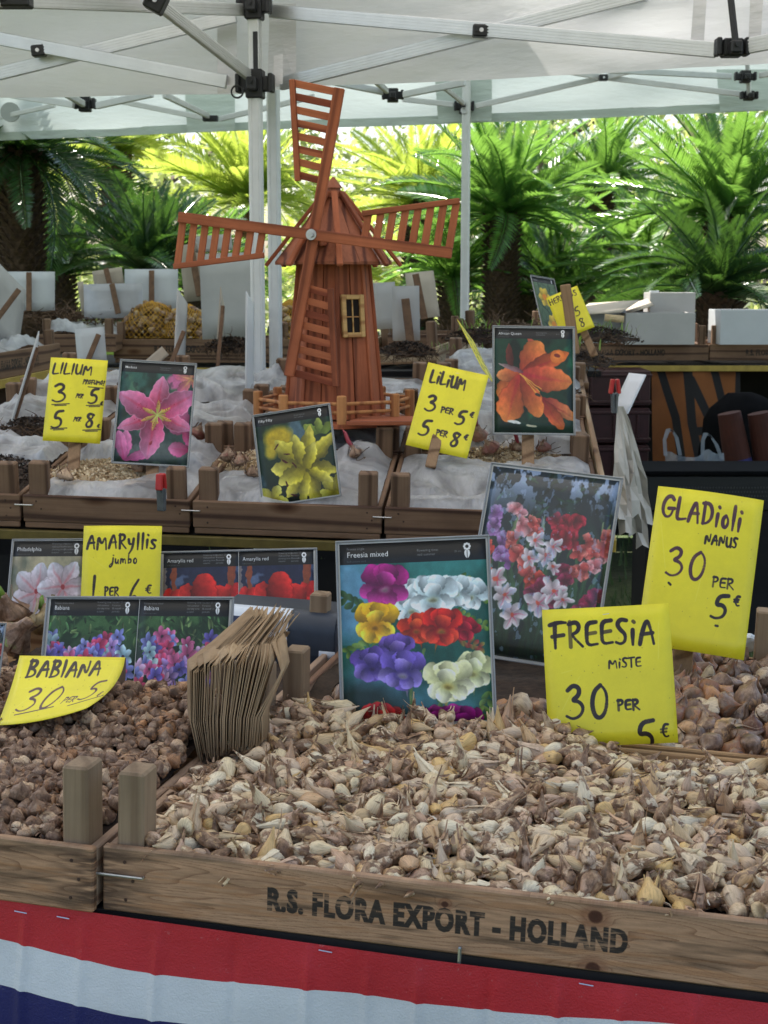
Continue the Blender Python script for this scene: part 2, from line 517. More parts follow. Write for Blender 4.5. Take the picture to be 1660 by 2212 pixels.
# marker-pen capitals and figures: strokes in a box 1 high, y down; (advance, strokes)
HW = {
 'L': (.62, [[(.08, 0), (.05, .5), (.03, .98), (.3, .97), (.6, .9)]]),
 'I': (.26, [[(.12, .02), (.1, .5), (.09, 1)]]),
 'i': (.26, [[(.12, .42), (.1, .7), (.09, 1)], [(.16, .1), (.2, .14)]]),
 'l': (.26, [[(.14, -.1), (.12, .5), (.1, 1)]]),
 'U': (.68, [[(.06, .1), (.05, .6), (.15, .95), (.35, .97), (.52, .8), (.58, .1)], [(.58, .1), (.58, .95)]]),
 'M': (.86, [[(.03, 1), (.1, .05), (.38, .72), (.7, .05), (.78, 1)]]),
 'P': (.55, [[(.08, .02), (.08, 1)], [(.02, .1), (.35, .04), (.48, .25), (.35, .48), (.1, .55)]]),
 'E': (.55, [[(.5, .05), (.1, .08), (.06, .5), (.07, .95), (.52, .9)], [(.08, .5), (.45, .46)]]),
 'R': (.62, [[(.08, .03), (.08, 1)], [(.02, .12), (.35, .03), (.5, .22), (.38, .45), (.1, .52), (.6, 1)]]),
 'F': (.6, [[(.14, .02), (.12, .5), (.12, 1)], [(-.1, .1), (.3, .0), (.62, .02)], [(.0, .55), (.5, .5)]]),
 'S': (.52, [[(.5, .08), (.25, .02), (.08, .2), (.2, .42), (.42, .6), (.4, .88), (.2, .99), (.0, .9)]]),
 's': (.46, [[(.42, .42), (.2, .38), (.08, .5), (.2, .66), (.38, .78), (.34, .95), (.16, 1.0), (.0, .94)]]),
 'A': (.72, [[(.02, 1), (.14, .55), (.38, .03), (.52, .4), (.62, 1)], [(.1, .62), (.6, .58)]]),
 'B': (.64, [[(.1, .0), (.08, .5), (.06, 1)], [(.02, .08), (.4, .02), (.5, .2), (.36, .42), (.12, .48), (.45, .56), (.56, .78), (.4, .95), (.02, 1)]]),
 'N': (.72, [[(.05, 1), (.1, .06), (.55, .92), (.62, .02)]]),
 'G': (.85, [[(.72, .16), (.55, .0), (.28, .08), (.08, .4), (.1, .8), (.35, 1.0), (.62, .9), (.72, .62)], [(.45, .58), (.8, .55)]]),
 'D': (.72, [[(.12, .05), (.1, 1)], [(.0, .1), (.4, .05), (.62, .35), (.58, .75), (.3, .98), (.05, 1)]]),
 'O': (.66, [[(.3, .08), (.1, .3), (.08, .75), (.28, .98), (.5, .8), (.56, .4), (.4, .1), (.26, .1)]]),
 'o': (.5, [[(.25, .45), (.08, .6), (.1, .9), (.25, 1), (.4, .85), (.42, .6), (.28, .46)]]),
 'T': (.6, [[(.0, .08), (.6, .02)], [(.3, .05), (.28, 1)]]),
 'Y': (.6, [[(.02, .05), (.26, .45)], [(.56, .0), (.1, 1.05)]]),
 'H': (.7, [[(.08, .05), (.06, 1)], [(.58, .0), (.55, 1)], [(.06, .52), (.58, .48)]]),
 'y': (.6, [[(.06, .4), (.12, .75), (.35, .72)], [(.48, .35), (.4, 1.0), (.15, 1.35)]]),
 'u': (.5, [[(.05, .5), (.05, .85), (.18, .98), (.35, .8), (.38, .5), (.4, 1)]]),
 'm': (.75, [[(.04, 1), (.08, .5), (.1, .62), (.28, .5), (.32, 1), (.36, .6), (.55, .5), (.62, 1)]]),
 'b': (.5, [[(.1, .0), (.08, 1)], [(.08, .65), (.3, .55), (.42, .75), (.3, .98), (.08, .95)]]),
 'j': (.4, [[(.3, .45), (.25, 1.1), (.0, 1.45), (-.15, 1.25), (.2, .95)], [(.3, .2), (.34, .22)]]),
 '3': (.72, [[(.08, .16), (.3, .0), (.52, .1), (.48, .32), (.22, .46), (.5, .5), (.64, .7), (.5, .93), (.22, 1.02), (.0, .92)]]),
 '0': (.8, [[(.45, .02), (.2, .2), (.1, .6), (.2, .95), (.42, 1.0), (.62, .75), (.68, .3), (.52, .04), (.4, .05)]]),
 '5': (.75, [[(.62, .02), (.26, .08), (.16, .46), (.42, .42), (.58, .6), (.5, .9), (.22, 1.02), (.02, .95)]]),
 '8': (.72, [[(.58, .12), (.32, .02), (.15, .2), (.32, .42), (.52, .62), (.46, .92), (.2, 1.0), (.08, .78), (.3, .5), (.52, .3), (.54, .12)]]),
 '6': (.7, [[(.55, -.1), (.2, .35), (.08, .75), (.2, 1), (.42, .95), (.5, .7), (.35, .55), (.14, .7)]]),
 '1': (.3, [[(.14, .0), (.12, .5), (.1, 1)]]),
 '!': (.3, [[(.14, .0), (.12, .4), (.1, .72)], [(.08, .98), (.1, 1.0)]]),
 'C': (.66, [[(.6, .14), (.42, .0), (.2, .1), (.06, .45), (.12, .85), (.35, 1.0), (.6, .88)]]),
 'E2': (.6, [[(.62, .02), (.35, .0), (.2, .3), (.18, .7), (.38, 1), (.62, .92)], [(.02, .4), (.5, .34)], [(.02, .62), (.45, .58)]]),
 ' ': (.35, []),
}
def chaikin(p, k=2):
    if len(p) < 3: return p
    for _ in range(k):
        q = [p[0]]
        for a, b in zip(p[:-1], p[1:]):
            q.append((a[0] * .75 + b[0] * .25, a[1] * .75 + b[1] * .25))
            q.append((a[0] * .25 + b[0] * .75, a[1] * .25 + b[1] * .75))
        q.append(p[-1]); p = q
    return p
def hand(cv, body, x, y, hgt, wd, col, wide=1.0, slant=.0, rise=0.0, jit=.03, euro='€', x1=None):
    """handwrite at x,y (top-left), letter height hgt in canvas heights; pen width wd in widths"""
    asp = cv.h / cv.w
    if x1 is not None:
        ks = ['E2' if c == euro else c for c in body]
        wide = ((x1 - x) / (hgt * asp) - .1 * (len(ks) - 1)) / sum(HW.get(k, HW[' '])[0] for k in ks)
    for ch in body:
        key = 'E2' if ch == euro else ch
        adv, st = HW.get(key, HW[' '])
        dy = cv.rs.randn() * jit * hgt; ch_ph = cv.rs.rand() * 6
        for s_ in st:
            pts = []
            for (u, v) in chaikin(s_, 2):
                uu = u * wide + (1 - v) * slant
                pts.append((x + uu * hgt * asp, y + dy + v * hgt + u * rise * hgt))
            n = len(pts)
            for i in range(n - 1):
                w_ = wd * (1.0 + .28 * math.sin(i / max(1, n - 1) * 5 + cv.rs.rand() * .6))
                cv.stroke(pts[i:i + 2], w_, col, .80 + .18 * math.sin(i * .7 + ch_ph))
        x += (adv * wide + .1) * hgt * asp
        y += rise * hgt * adv
    return x

def header(cv, title, frac, small='', lines=2, x0=.03, x1=1.0, narrow=False):
    cv.rect(x0 - .03, 0, x1, frac, (16, 18, 20))
    w = x1 - x0 + .03
    cv.text(title, x0 + .02, frac * .66, frac * .27, (226, 228, 230), bold=.006)
    grey = (140, 142, 146)
    if small:
        cv.text(small, x0 + .02, frac * .30, frac * .12, grey)
    cv.text('the flower bulb' if narrow else 'bulb picture card', x0 + .02, frac * .9, frac * .1, (105, 107, 112))
    for i in range(lines):
        cv.text(('flowering time:', 'mid-summer', 'planting time:', 'autumn')[i % 4], x0 - .03 + w * .53, frac * (.5 + .2 * i) if lines <= 2 else frac * (.24 + .19 * i), frac * .13, grey)
        if lines > 2:
            cv.text(('hauteur 25 cm', 'floraison', 'Blutezeit', 'periodo')[i % 4], x0 - .03 + w * .70, frac * (.24 + .19 * i), frac * .13, grey)
    # flower pictogram
    px = x0 - .03 + w * .87; asp = cv.w / cv.h; r = frac / asp * .13
    for k in range(8):
        a = k * math.pi / 4
        cv.ell(px + r * math.cos(a), frac * .33 + r * asp * math.sin(a), r * .5, r * .5, (224, 226, 228))
    cv.ell(px, frac * .33, r * 1.1, r * 1.1, (224, 226, 228))
    cv.ell(px, frac * .33, r * .62, r * .62, (16, 18, 20))
    cv.petal(px - r * .02, frac * .92, -1.75, r * 3.3, r * 1.5, (224, 226, 228), (224, 226, 228), wave=0, shade=0)
    cv.petal(px + r * .02, frac * .92, -1.39, r * 3.3, r * 1.5, (224, 226, 228), (224, 226, 228), wave=0, shade=0)
    cv.stroke([(px, frac * .58), (px, frac * .92)], .004, (16, 18, 20))
    cv.text('25 cm', px - w * .085, frac * .60, frac * .1, grey)

def leafy(cv, seed, cols, n=260, L=(.05, .16)):
    rs = cv.rs
    for i in range(n):
        c = cols[rs.randint(len(cols))]
        k = .6 + rs.rand() * .7
        cv.petal(rs.rand(), rs.rand(), rs.rand() * 6.28, L[0] + rs.rand() * (L[1] - L[0]), .012 + rs.rand() * .022,
                 tuple(x * k * .7 for x in c), tuple(x * k for x in c), wave=0)
def blur(cv, k):
    a = cv.a
    for _ in range(k):
        a = (np.roll(a, 1, 0) + np.roll(a, -1, 0) + np.roll(a, 1, 1) + np.roll(a, -1, 1) + a) / 5
    cv.a = a

def warp(cv, amp, cells, seed, y0=.12):
    """ruffle everything below the header a little, then soften"""
    a = cv.a; h, w = cv.h, cv.w
    dx = (smooth_noise(h, w, cells, seed, 3) - .5) * 2 * amp * w; dy = (smooth_noise(h, w, cells, seed + 1, 3) - .5) * 2 * amp * w
    X = np.clip(cv.xx + dx, 0, w - 1.01); Y = np.clip(cv.yy + dy, 0, h - 1.01)
    xi = X.astype(int); yi = Y.astype(int); fx = (X - xi)[..., None]; fy = (Y - yi)[..., None]
    cv.a = (a[yi, xi] * (1 - fx) + a[yi, np.minimum(xi + 1, w - 1)] * fx) * (1 - fy) + (a[np.minimum(yi + 1, h - 1), xi] * (1 - fx) + a[np.minimum(yi + 1, h - 1), np.minimum(xi + 1, w - 1)] * fx) * fy
    n = smooth_noise(h, w, 22, seed + 5, 3)[..., None]
    cv.a = cv.a * (.86 + .28 * n)

def freesia(cv, cx, cy, R, c, cl, cd, heart, tube=1.57, lean=0.0):
    """one bloom seen from the side and above: tube, tall back petals, low front petals, open throat"""
    rs = cv.rs; asp = cv.w / cv.h
    cv.petal(cx + math.cos(tube) * R * 1.15, cy + math.sin(tube) * R * 1.15 * asp, tube + math.pi, R * 1.25, R * .5, tuple(x * .7 for x in heart), cd, peak=.8, wave=0)
    sq = lambda a: math.hypot(math.cos(a), math.sin(a) * .72)
    for a in (-2.55, -.6, 1.57, -1.85, -1.25):
        a += lean + rs.randn() * .08
        cv.petal(cx, cy - R * .05, a, R * sq(a) * (1.02 + .1 * rs.rand()), R * .80, cd, c, peak=.66, wave=.05, shade=.6, tip=.72, edge=tuple(x * .7 for x in cd))
    for a in (2.75, .4, 2.2, .95):
        a += lean + rs.randn() * .08
        cv.petal(cx, cy, a, R * sq(a) * (.90 + .1 * rs.rand()), R * .62, cd, cl, peak=.64, wave=.05, shade=.6, tip=.8, edge=tuple(x * .8 for x in c))
    a = -1.57 + lean
    cv.petal(cx, cy + R * .06, a, R * .62, R * .72, cd, cl, peak=.6, wave=.04, shade=.6, tip=.8, edge=c)
    cv.ell(cx, cy + R * .10, R * .30, R * .20, tuple(x * .8 for x in heart), c2=cd, soft=R * cv.w * .2, alpha=.9)
    cv.ell(cx, cy + R * .13, R * .12, R * .07, tuple(x * .45 for x in heart), soft=R * cv.w * .08, alpha=.7)

def cup_flower(cv, cx, cy, R, c, cl, cd, heart=(235, 215, 150), rot=0, n=6, squash=.8):
    """a freesia seen half from the side: back petals, front petals, throat"""
    rs = cv.rs
    for k in range(n):
        a = rot + (k + .5) * 2 * math.pi / n
        cv.petal(cx, cy, a, R * (1.02 + .1 * rs.rand()), R * 1.0, cd, c, peak=.62, wave=.03, shade=.4, tip=.75)
    for k in range(n // 2):
        a = rot + k * 4 * math.pi / n + .3
        cv.petal(cx, cy, a, R * (.86 + .1 * rs.rand()), R * .95, c, cl, peak=.6, wave=.03, shade=.35, tip=.75)
    cv.ell(cx, cy, R * .30, R * .22, heart, c2=cd, soft=R * cv.w * .12, alpha=.8)
    for k in range(5):
        a = -1.9 + k * .25
        cv.stroke([(cx, cy), (cx + R * .3 * math.cos(a), cy + R * .3 * math.sin(a) * cv.w / cv.h)], R * .03, (250, 240, 225), .8)

def img_freesia():
    cv = Cv(420, 500, seed=3)
    cv.vgrad((52, 118, 118), (24, 78, 62))
    cv.blotch((92, 140, 178), 2, 11, .5, .2, .8)
    cv.blotch((18, 60, 52), 3, 12, .52, .2, .8)
    cv.ell(.02, .3, .22, .3, (96, 140, 176), soft=60, alpha=.8)
    cv.ell(.1, .95, .35, .22, (16, 34, 30), soft=60, alpha=.9)
    g = [(96, 130, 52), (60, 96, 44), (130, 158, 80)]
    def buds(x, y, a, n, s, cols=g):
        for i in range(n):
            px, py = x + math.cos(a) * s * 1.1 * i, y + math.sin(a) * s * 1.1 * i
            for sg in (-1, 1):
                cv.petal(px, py, a + sg * .75 - .3, s * (1.9 - i * .12), s * .95, cols[i % len(cols)], cols[(i + 1) % len(cols)], wave=0, peak=.6, tip=.7)
    buds(.80, .22, .55, 7, .036); buds(.76, .42, .3, 7, .036); buds(.98, .84, 1.9, 5, .04); buds(.60, .74, 1.2, 6, .036)
    buds(.16, .36, 3.6, 5, .04, [(40, 70, 44), (60, 92, 50)]); buds(.22, .55, 2.9, 5, .04); buds(.25, .88, 2.2, 6, .036)
    buds(.78, .55, .35, 5, .035, [(150, 40, 50), (120, 130, 60)])
    for sx, sy, ex, ey in ((.35, .33, .33, .45), (.55, .6, .52, .75), (.45, .75, .45, .98)):
        cv.stroke([(sx, sy), (ex, ey)], .02, (84, 110, 60))
    cv.petal(.5, .40, 2.4, .12, .1, (200, 205, 170), (230, 235, 238))
    Wh = ((206, 220, 228), (234, 243, 248), (150, 172, 176), (196, 196, 150))
    for x, y, r, t, l in ((.50, .29, .12, 2.6, -.3), (.88, .31, .13, 2.2, .5), (.78, .29, .13, 1.9, .2), (.48, .38, .13, 1.2, -.3), (.62, .31, .17, 1.5, .1)):
        freesia(cv, x, y, r, *Wh, t, l)
    freesia(cv, .30, .245, .18, (160, 32, 122), (196, 62, 158), (104, 16, 74), (216, 170, 190), 1.3, .1)
    freesia(cv, .23, .45, .17, (226, 178, 24), (244, 208, 66), (176, 122, 12), (190, 130, 24), 1.3, 0)
    freesia(cv, .51, .49, .13, (214, 60, 24), (234, 96, 44), (144, 26, 18), (206, 120, 40), 1.4, -.2)
    freesia(cv, .83, .50, .10, (168, 22, 44), (198, 42, 62), (104, 10, 28), (150, 30, 40), 2.2, .5)
    freesia(cv, .68, .485, .16, (204, 40, 28), (226, 76, 46), (130, 18, 22), (226, 166, 66), 1.9, .1)
    freesia(cv, .37, .61, .14, (112, 84, 172), (150, 124, 204), (66, 46, 118), (150, 120, 190), 1.5, 0)
    freesia(cv, .20, .68, .15, (104, 80, 170), (142, 120, 206), (58, 42, 112), (80, 56, 130), 1.0, -.1)
    freesia(cv, .40, .72, .17, (116, 94, 188), (160, 142, 222), (66, 50, 128), (206, 200, 224), 1.4, .2)
    freesia(cv, .88, .73, .15, (222, 224, 176), (240, 242, 208), (160, 168, 112), (206, 200, 120), 1.6, .2)
    freesia(cv, .71, .79, .18, (228, 228, 180), (245, 245, 214), (176, 178, 118), (208, 180, 74), 1.7, -.1)
    freesia(cv, .25, 1.0, .16, (190, 28, 28), (216, 54, 44), (124, 12, 16), (140, 20, 20), 1.5, .1)
    freesia(cv, .62, 1.0, .13, (154, 20, 110), (184, 46, 142), (98, 10, 70), (120, 20, 90), 1.5, 0)
    freesia(cv, .79, 1.02, .15, (156, 22, 120), (186, 46, 150), (98, 10, 76), (120, 20, 90), 1.5, .2)
    warp(cv, .014, 14, 5); blur(cv, 1); cv.a = np.clip(cv.a * 1.16, 0, 250)
    cv.a = np.clip(cv.a, 0, 255)
    header(cv, 'Freesia mixed', .115, 'Freesia single')
    cv.grain(4); return cv

def star(cv, cx, cy, R, c, cl, n=6, rot=None, rib=None, heart=None, wd=.5):
    rot = cv.rs.rand() * 6 if rot is None else rot
    sq = .55 + cv.rs.rand() * .45; ta = cv.rs.rand() * 3.1
    for k in range(n):
        a = rot + k * 2 * math.pi / n
        f = math.sqrt((math.cos(a - ta)) ** 2 + (sq * math.sin(a - ta)) ** 2)
        cv.petal(cx, cy, a, R * f, R * wd, c, cl, rib=rib, shade=.35, wave=.02)
    cv.ell(cx, cy, R * .12, R * .12, heart or (60, 40, 60))

def img_babiana(seed=5, blue=0.5, w=260, h=300):
    cv = Cv(w, h, seed=seed)
    cv.vgrad((70, 112, 62), (14, 28, 20))
    cv.blotch((20, 46, 26), 7, seed, .48, .12, .85)
    leafy(cv, seed, [(90, 140, 84), (40, 84, 44), (120, 150, 90)], 260, (.04, .12))
    cv.ell(.5, .8, .7, .5, (16, 30, 24), soft=70, alpha=.6)
    for i in range(40):
        x = cv.rs.rand(); cv.stroke([(x, .45 + cv.rs.rand() * .3), (x + cv.rs.randn() * .04, 1)], .012, (30, 66, 38))
    pal = [((112, 116, 196), (150, 160, 226)), ((186, 70, 126), (220, 120, 166)), ((146, 196, 214), (190, 216, 226)), ((150, 110, 190), (190, 160, 220)),
           ((176, 40, 84), (206, 80, 120)), ((90, 76, 170), (126, 116, 206)), ((206, 150, 200), (224, 186, 220))]
    for i in range(95):
        y = .29 + (i / 95) * .68; x = cv.rs.rand() * 1.02
        if y < .36 and cv.rs.rand() < .4: continue
        c, cl = pal[cv.rs.randint(len(pal))]
        k = .9 + .35 * cv.rs.rand()
        star(cv, x, y + cv.rs.randn() * .02, .085 + .035 * cv.rs.rand(), tuple(q * k * .8 for q in c), tuple(min(255, q * k) for q in cl), wd=.55)
    warp(cv, 0.012, 12, 36)
    header(cv, 'Babiana', .13, 'Babiana stricta mixed', lines=4)
    cv.grain(4); return cv

def img_lily_pink():
    cv = Cv(300, 420, seed=9)
    cv.vgrad((52, 104, 92), (40, 56, 58))
    cv.blotch((20, 44, 32), 5, 21, .5, .15, .9); cv.blotch((86, 130, 100), 6, 22, .62, .1, .7)
    cv.ell(.75, .18, .12, .1, (206, 110, 160), soft=12); cv.ell(.55, .88, .5, .14, (96, 108, 108), soft=20, alpha=.8)
    cv.blotch((30, 44, 46), 9, 23, .6, .06, .5)
    p, pl, pd = (214, 92, 160), (232, 140, 192), (176, 44, 100)
    for (x, y, a) in ((.95, .14, .6), (.95, .14, 2.2), (.95, .14, 3.4), (.95, .14, 5)):
        cv.petal(x, y, a, .26, .15, (222, 150, 120), p, rib=(226, 180, 110))
    for (x, y, a) in ((.95, .62, 4.3), (.98, .66, 3.4), (1.02, .85, 3.2), (.9, .68, .6)):
        cv.petal(x, y, a, .3, .2, pd, pl, rib=pd)
    for a in (4.72, 4.45):
        cv.petal(.14, .98, a, .42, .17, p, pl, rib=(190, 60, 120))
    cv.petal(.14, .98, 5.9, .45, .14, p, pl)
    cx, cy = .53, .52
    for a, L, w_ in ((-1.50, .56, .27), (2.75, .56, .22), (.35, .54, .22)):
        cv.petal(cx, cy, a, L, w_, (206, 50, 92), (238, 160, 206), rib=(206, 40, 76), wave=.05, shade=.5, peak=.48, tip=1.25, edge=(244, 186, 220))
    for a, L, w_ in ((3.62, .62, .34), (5.70, .64, .34), (1.72, .62, .33)):
        cv.petal(cx, cy, a, L, w_, (210, 60, 112), (238, 158, 206), rib=(216, 48, 88), wave=.06, shade=.5, peak=.46, tip=1.2, edge=(246, 190, 222))
    for a in (3.62, 5.70, 1.72, -1.5, 2.75, .35):
        cv.petal(cx, cy, a, .22, .05, (206, 200, 90), (226, 160, 90), wave=0)
        for k in range(9):
            r = .1 + cv.rs.rand() * .2; aa = a + cv.rs.randn() * .18
            cv.ell(cx + r * math.cos(aa), cy + r * math.sin(aa) * .71, .006, .006, (150, 14, 50))
    for k in range(7):
        a = -2.4 + k * .75; cv.stroke([(cx, cy), (cx + .1 * math.cos(a), cy + .07 * math.sin(a))], .012, (190, 206, 110))
        cv.ell(cx + .11 * math.cos(a), cy + .075 * math.sin(a), .02, .01, (196, 150, 60), ang=a + 1)
    warp(cv, 0.014, 12, 31)
    header(cv, 'Medusa', .10, 'Lilium oriental')
    cv.a *= .93
    cv.grain(4); return cv

def img_lily_orange():
    cv = Cv(300, 400, seed=10)
    cv.vgrad((18, 62, 44), (14, 46, 34))
    cv.blotch((34, 104, 70), 5, 31, .55, .12, .8); cv.blotch((8, 26, 20), 4, 32, .55, .15, .8)
    o, ol, od = (218, 112, 44), (236, 140, 66), (164, 44, 40)
    cv.petal(.22, .42, -1.7, .36, .09, (90, 34, 30), (104, 46, 36)); cv.petal(.72, .32, -2.35, .42, .10, (150, 60, 44), (196, 88, 66))
    cv.petal(.58, .66, .55, .55, .17, (150, 40, 44), (222, 150, 80), rib=(140, 30, 40)); cv.petal(.60, .68, .95, .46, .18, (160, 46, 40), (212, 110, 52), rib=(150, 40, 40))
    cx, cy = .32, .44
    cv.petal(cx, cy, 2.35, .40, .24, (196, 70, 40), ol); cv.petal(cx, cy, 3.05, .3, .17, (200, 80, 50), (232, 150, 86))
    cv.petal(cx, cy, -1.0, .50, .30, (190, 60, 44), ol, peak=.62, tip=.9); cv.petal(cx, cy, -.42, .68, .22, od, o, rib=(176, 30, 56), tip=1.0)
    cv.ell(.80, .27, .09, .09, ol, c2=o); cv.ell(.80, .26, .04, .025, (120, 40, 30), ang=.5)
    cv.petal(cx, cy, .16, .68, .34, (196, 54, 56), ol, rib=(182, 40, 60), peak=.52, tip=1.05)
    cv.petal(cx, cy, 1.85, .64, .36, (190, 60, 44), ol, rib=(176, 44, 50), peak=.62, tip=.85); cv.petal(cx, cy, 1.12, .60, .24, od, ol, peak=.62, tip=.9)
    cv.petal(.05, .34, .35, .34, .07, (190, 170, 170), (110, 60, 70))
    for a in (.62, .74, .86): cv.stroke([(cx, cy), (cx + .34 * math.cos(a), cy + .34 * math.sin(a) * .75)], .012, (222, 160, 70))
    cv.ell(.55, .64, .035, .018, (50, 50, 40), ang=.4)
    cv.ell(.25, .90, .09, .02, (214, 216, 214), ang=.1); cv.ell(.47, .93, .07, .015, (190, 186, 160), ang=.1)
    warp(cv, 0.014, 12, 32)
    header(cv, 'African Queen', .10, 'Lilium trumpet')
    cv.grain(4); return cv

def img_lily_yellow():
    cv = Cv(300, 340, seed=12)
    cv.vgrad((50, 78, 60), (18, 34, 26))
    cv.blotch((92, 116, 140), 4, 41, .62, .1, .7); cv.blotch((16, 40, 24), 5, 42, .52, .15, .8)
    cv.ell(.28, .28, .2, .14, (188, 162, 40), soft=24, alpha=.95); cv.ell(.18, .42, .08, .09, (180, 160, 50), soft=16, alpha=.9)
    cv.petal(.84, .3, -2.6, .24, .12, (96, 120, 50), (140, 156, 70)); cv.petal(.84, .3, -.6, .24, .12, (96, 120, 50), (140, 156, 70)); cv.petal(.84, .3, -1.6, .2, .12, (96, 120, 50), (150, 160, 80))
    y, yl, yd = (186, 176, 50), (206, 206, 112), (150, 138, 24)
    for cx, cy, s in ((.95, .93, .8), (.12, .95, .7)):
        for k in range(5): cv.petal(cx, cy, k * 1.25 + .3, .3 * s, .2 * s, yd, yl)
    cx, cy = .60, .66
    for a, L, w_ in ((-2.3, .52, .34), (-1.35, .52, .26), (-.75, .56, .26), (.15, .42, .26), (1.35, .46, .28), (2.3, .42, .22)):
        cv.petal(cx, cy, a, L * 1.05, w_ * .8, yd, (216, 206, 96), wave=.10, shade=.7, rib=(150, 140, 26), peak=.5, tip=1.2, edge=(120, 112, 30))
    for a, L, w_ in ((3.25, .46, .34), (-1.8, .46, .24), (-1.1, .36, .24), (.55, .40, .2), (1.8, .45, .22), (2.8, .4, .3)):
        cv.petal(cx, cy, a, L, w_ * .75, (176, 162, 30), (222, 214, 110), wave=.10, shade=.7, peak=.48, tip=1.2, edge=(128, 120, 34))
    cv.ell(.62, .68, .03, .02, (96, 90, 20))
    for x, yy, a in ((.25, .37, -.9), (.38, .47, .3), (.34, .55, .5), (.46, .61, 1.0), (.33, .80, 1.45), (.40, .93, .3)):
        cv.ell(x, yy, .045, .011, (70, 20, 10), ang=a)
    warp(cv, 0.022, 12, 33)
    header(cv, 'Fifty Fifty', .12, 'Lilium double')
    cv.a = np.clip((cv.a - 14) * 1.12, 0, 255)
    cv.grain(4); return cv

def img_gladioli():
    cv = Cv(330, 470, seed=14)
    cv.vgrad((26, 40, 50), (12, 32, 30))
    cv.blotch((40, 70, 60), 6, 51, .55, .15, .6)
    leafy(cv, 4, [(40, 84, 60), (24, 52, 40)], 120, (.06, .14))
    for i in range(50):
        x = cv.rs.rand(); a = -1.57 + cv.rs.randn() * .16
        cv.petal(x, 1.02, a, .5 + cv.rs.rand() * .5, .04, (16, 44, 30), (52, 96, 60), wave=0)
    for x in (.2, .27, .38, .47, .62, .7, .88, .93):
        cv.petal(x, .45, -1.5 + cv.rs.randn() * .1, .32, .03, (40, 80, 50), (150, 170, 120), wave=0)
    def ruff(x, y, r, c, cl, cd):
        for k in range(7):
            cv.petal(x, y, cv.rs.rand() * 6.28, r * (.8 + .4 * cv.rs.rand()), r * .9, cd, c if k % 2 else cl, wave=.12, shade=.5, tip=.7)
    red = ((176, 22, 52), (206, 40, 72), (100, 8, 26)); sal = ((212, 96, 92), (232, 140, 130), (170, 48, 50)); mag = ((150, 24, 74), (186, 60, 110), (90, 8, 40))
    lil = ((160, 110, 184), (190, 150, 210), (110, 60, 130)); pin = ((220, 150, 160), (236, 190, 196), (190, 90, 100)); scr = ((214, 60, 50), (232, 92, 72), (150, 24, 24))
    for pal, pts in ((lil, ((.07, .27), (.09, .33), (.16, .40), (.18, .46), (.2, .5))), (pin, ((.26, .22), (.3, .3), (.94, .42), (.9, .47), (.84, .50))),
                     (sal, ((.40, .28), (.42, .34), (.27, .38), (.32, .44), (.36, .5), (.4, .54), (.84, .34), (.86, .40), (.95, .31), (.97, .37), (.76, .40), (.79, .5), (.74, .54))),
                     (red, ((.58, .26), (.64, .27), (.70, .25), (.72, .33), (.6, .32), (.66, .35))), (scr, ((.05, .45), (.06, .52), (.07, .58), (.45, .58))),
                     (mag, ((.56, .60), (.50, .64), (.60, .68), (.52, .72), (.66, .52), (.70, .56), (.92, .66), (.86, .70), (.96, .60), (.86, .78), (.94, .76), (.8, .82))),
                     (lil, ((.90, .88), (.82, .9), (.97, .86)))):
        for x, y in pts:
            for _ in range(2): ruff(x + cv.rs.randn() * .016, y + cv.rs.randn() * .012, .052 + .022 * cv.rs.rand(), *pal)
    for x, y, r, ro in ((.43, .37, .09, .2), (.52, .44, .10, .5), (.57, .39, .1, .3), (.40, .47, .09, 1), (.16, .60, .12, .1), (.25, .68, .12, .6), (.34, .78, .13, .9), (.52, .70, .13, .3), (.62, .62, .13, .8), (.70, .66, .10, 1.1), (.10, .72, .07, .1), (.60, .5, .07, .5)):
        for k in range(6):
            a = ro + k * 1.047
            cv.petal(x, y, a, r * .92 * (1 if k % 2 else .8), r * .50, (206, 176, 186), (226, 230, 238), wave=.04, shade=.45, rib=(206, 40, 96) if k in (0, 1, 5) else None)
        cv.ell(x, y, .014, .014, (196, 80, 60))
    warp(cv, .02, 16, 44); blur(cv, 1)
    # sleeve glare painted into the print: pale crinkles and a pale blue top
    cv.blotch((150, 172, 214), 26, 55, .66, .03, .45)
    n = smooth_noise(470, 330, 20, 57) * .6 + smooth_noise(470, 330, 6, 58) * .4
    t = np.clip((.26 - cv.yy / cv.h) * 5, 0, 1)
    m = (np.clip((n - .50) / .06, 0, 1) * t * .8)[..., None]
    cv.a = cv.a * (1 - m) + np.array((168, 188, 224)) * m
    cv.grain(4); return cv

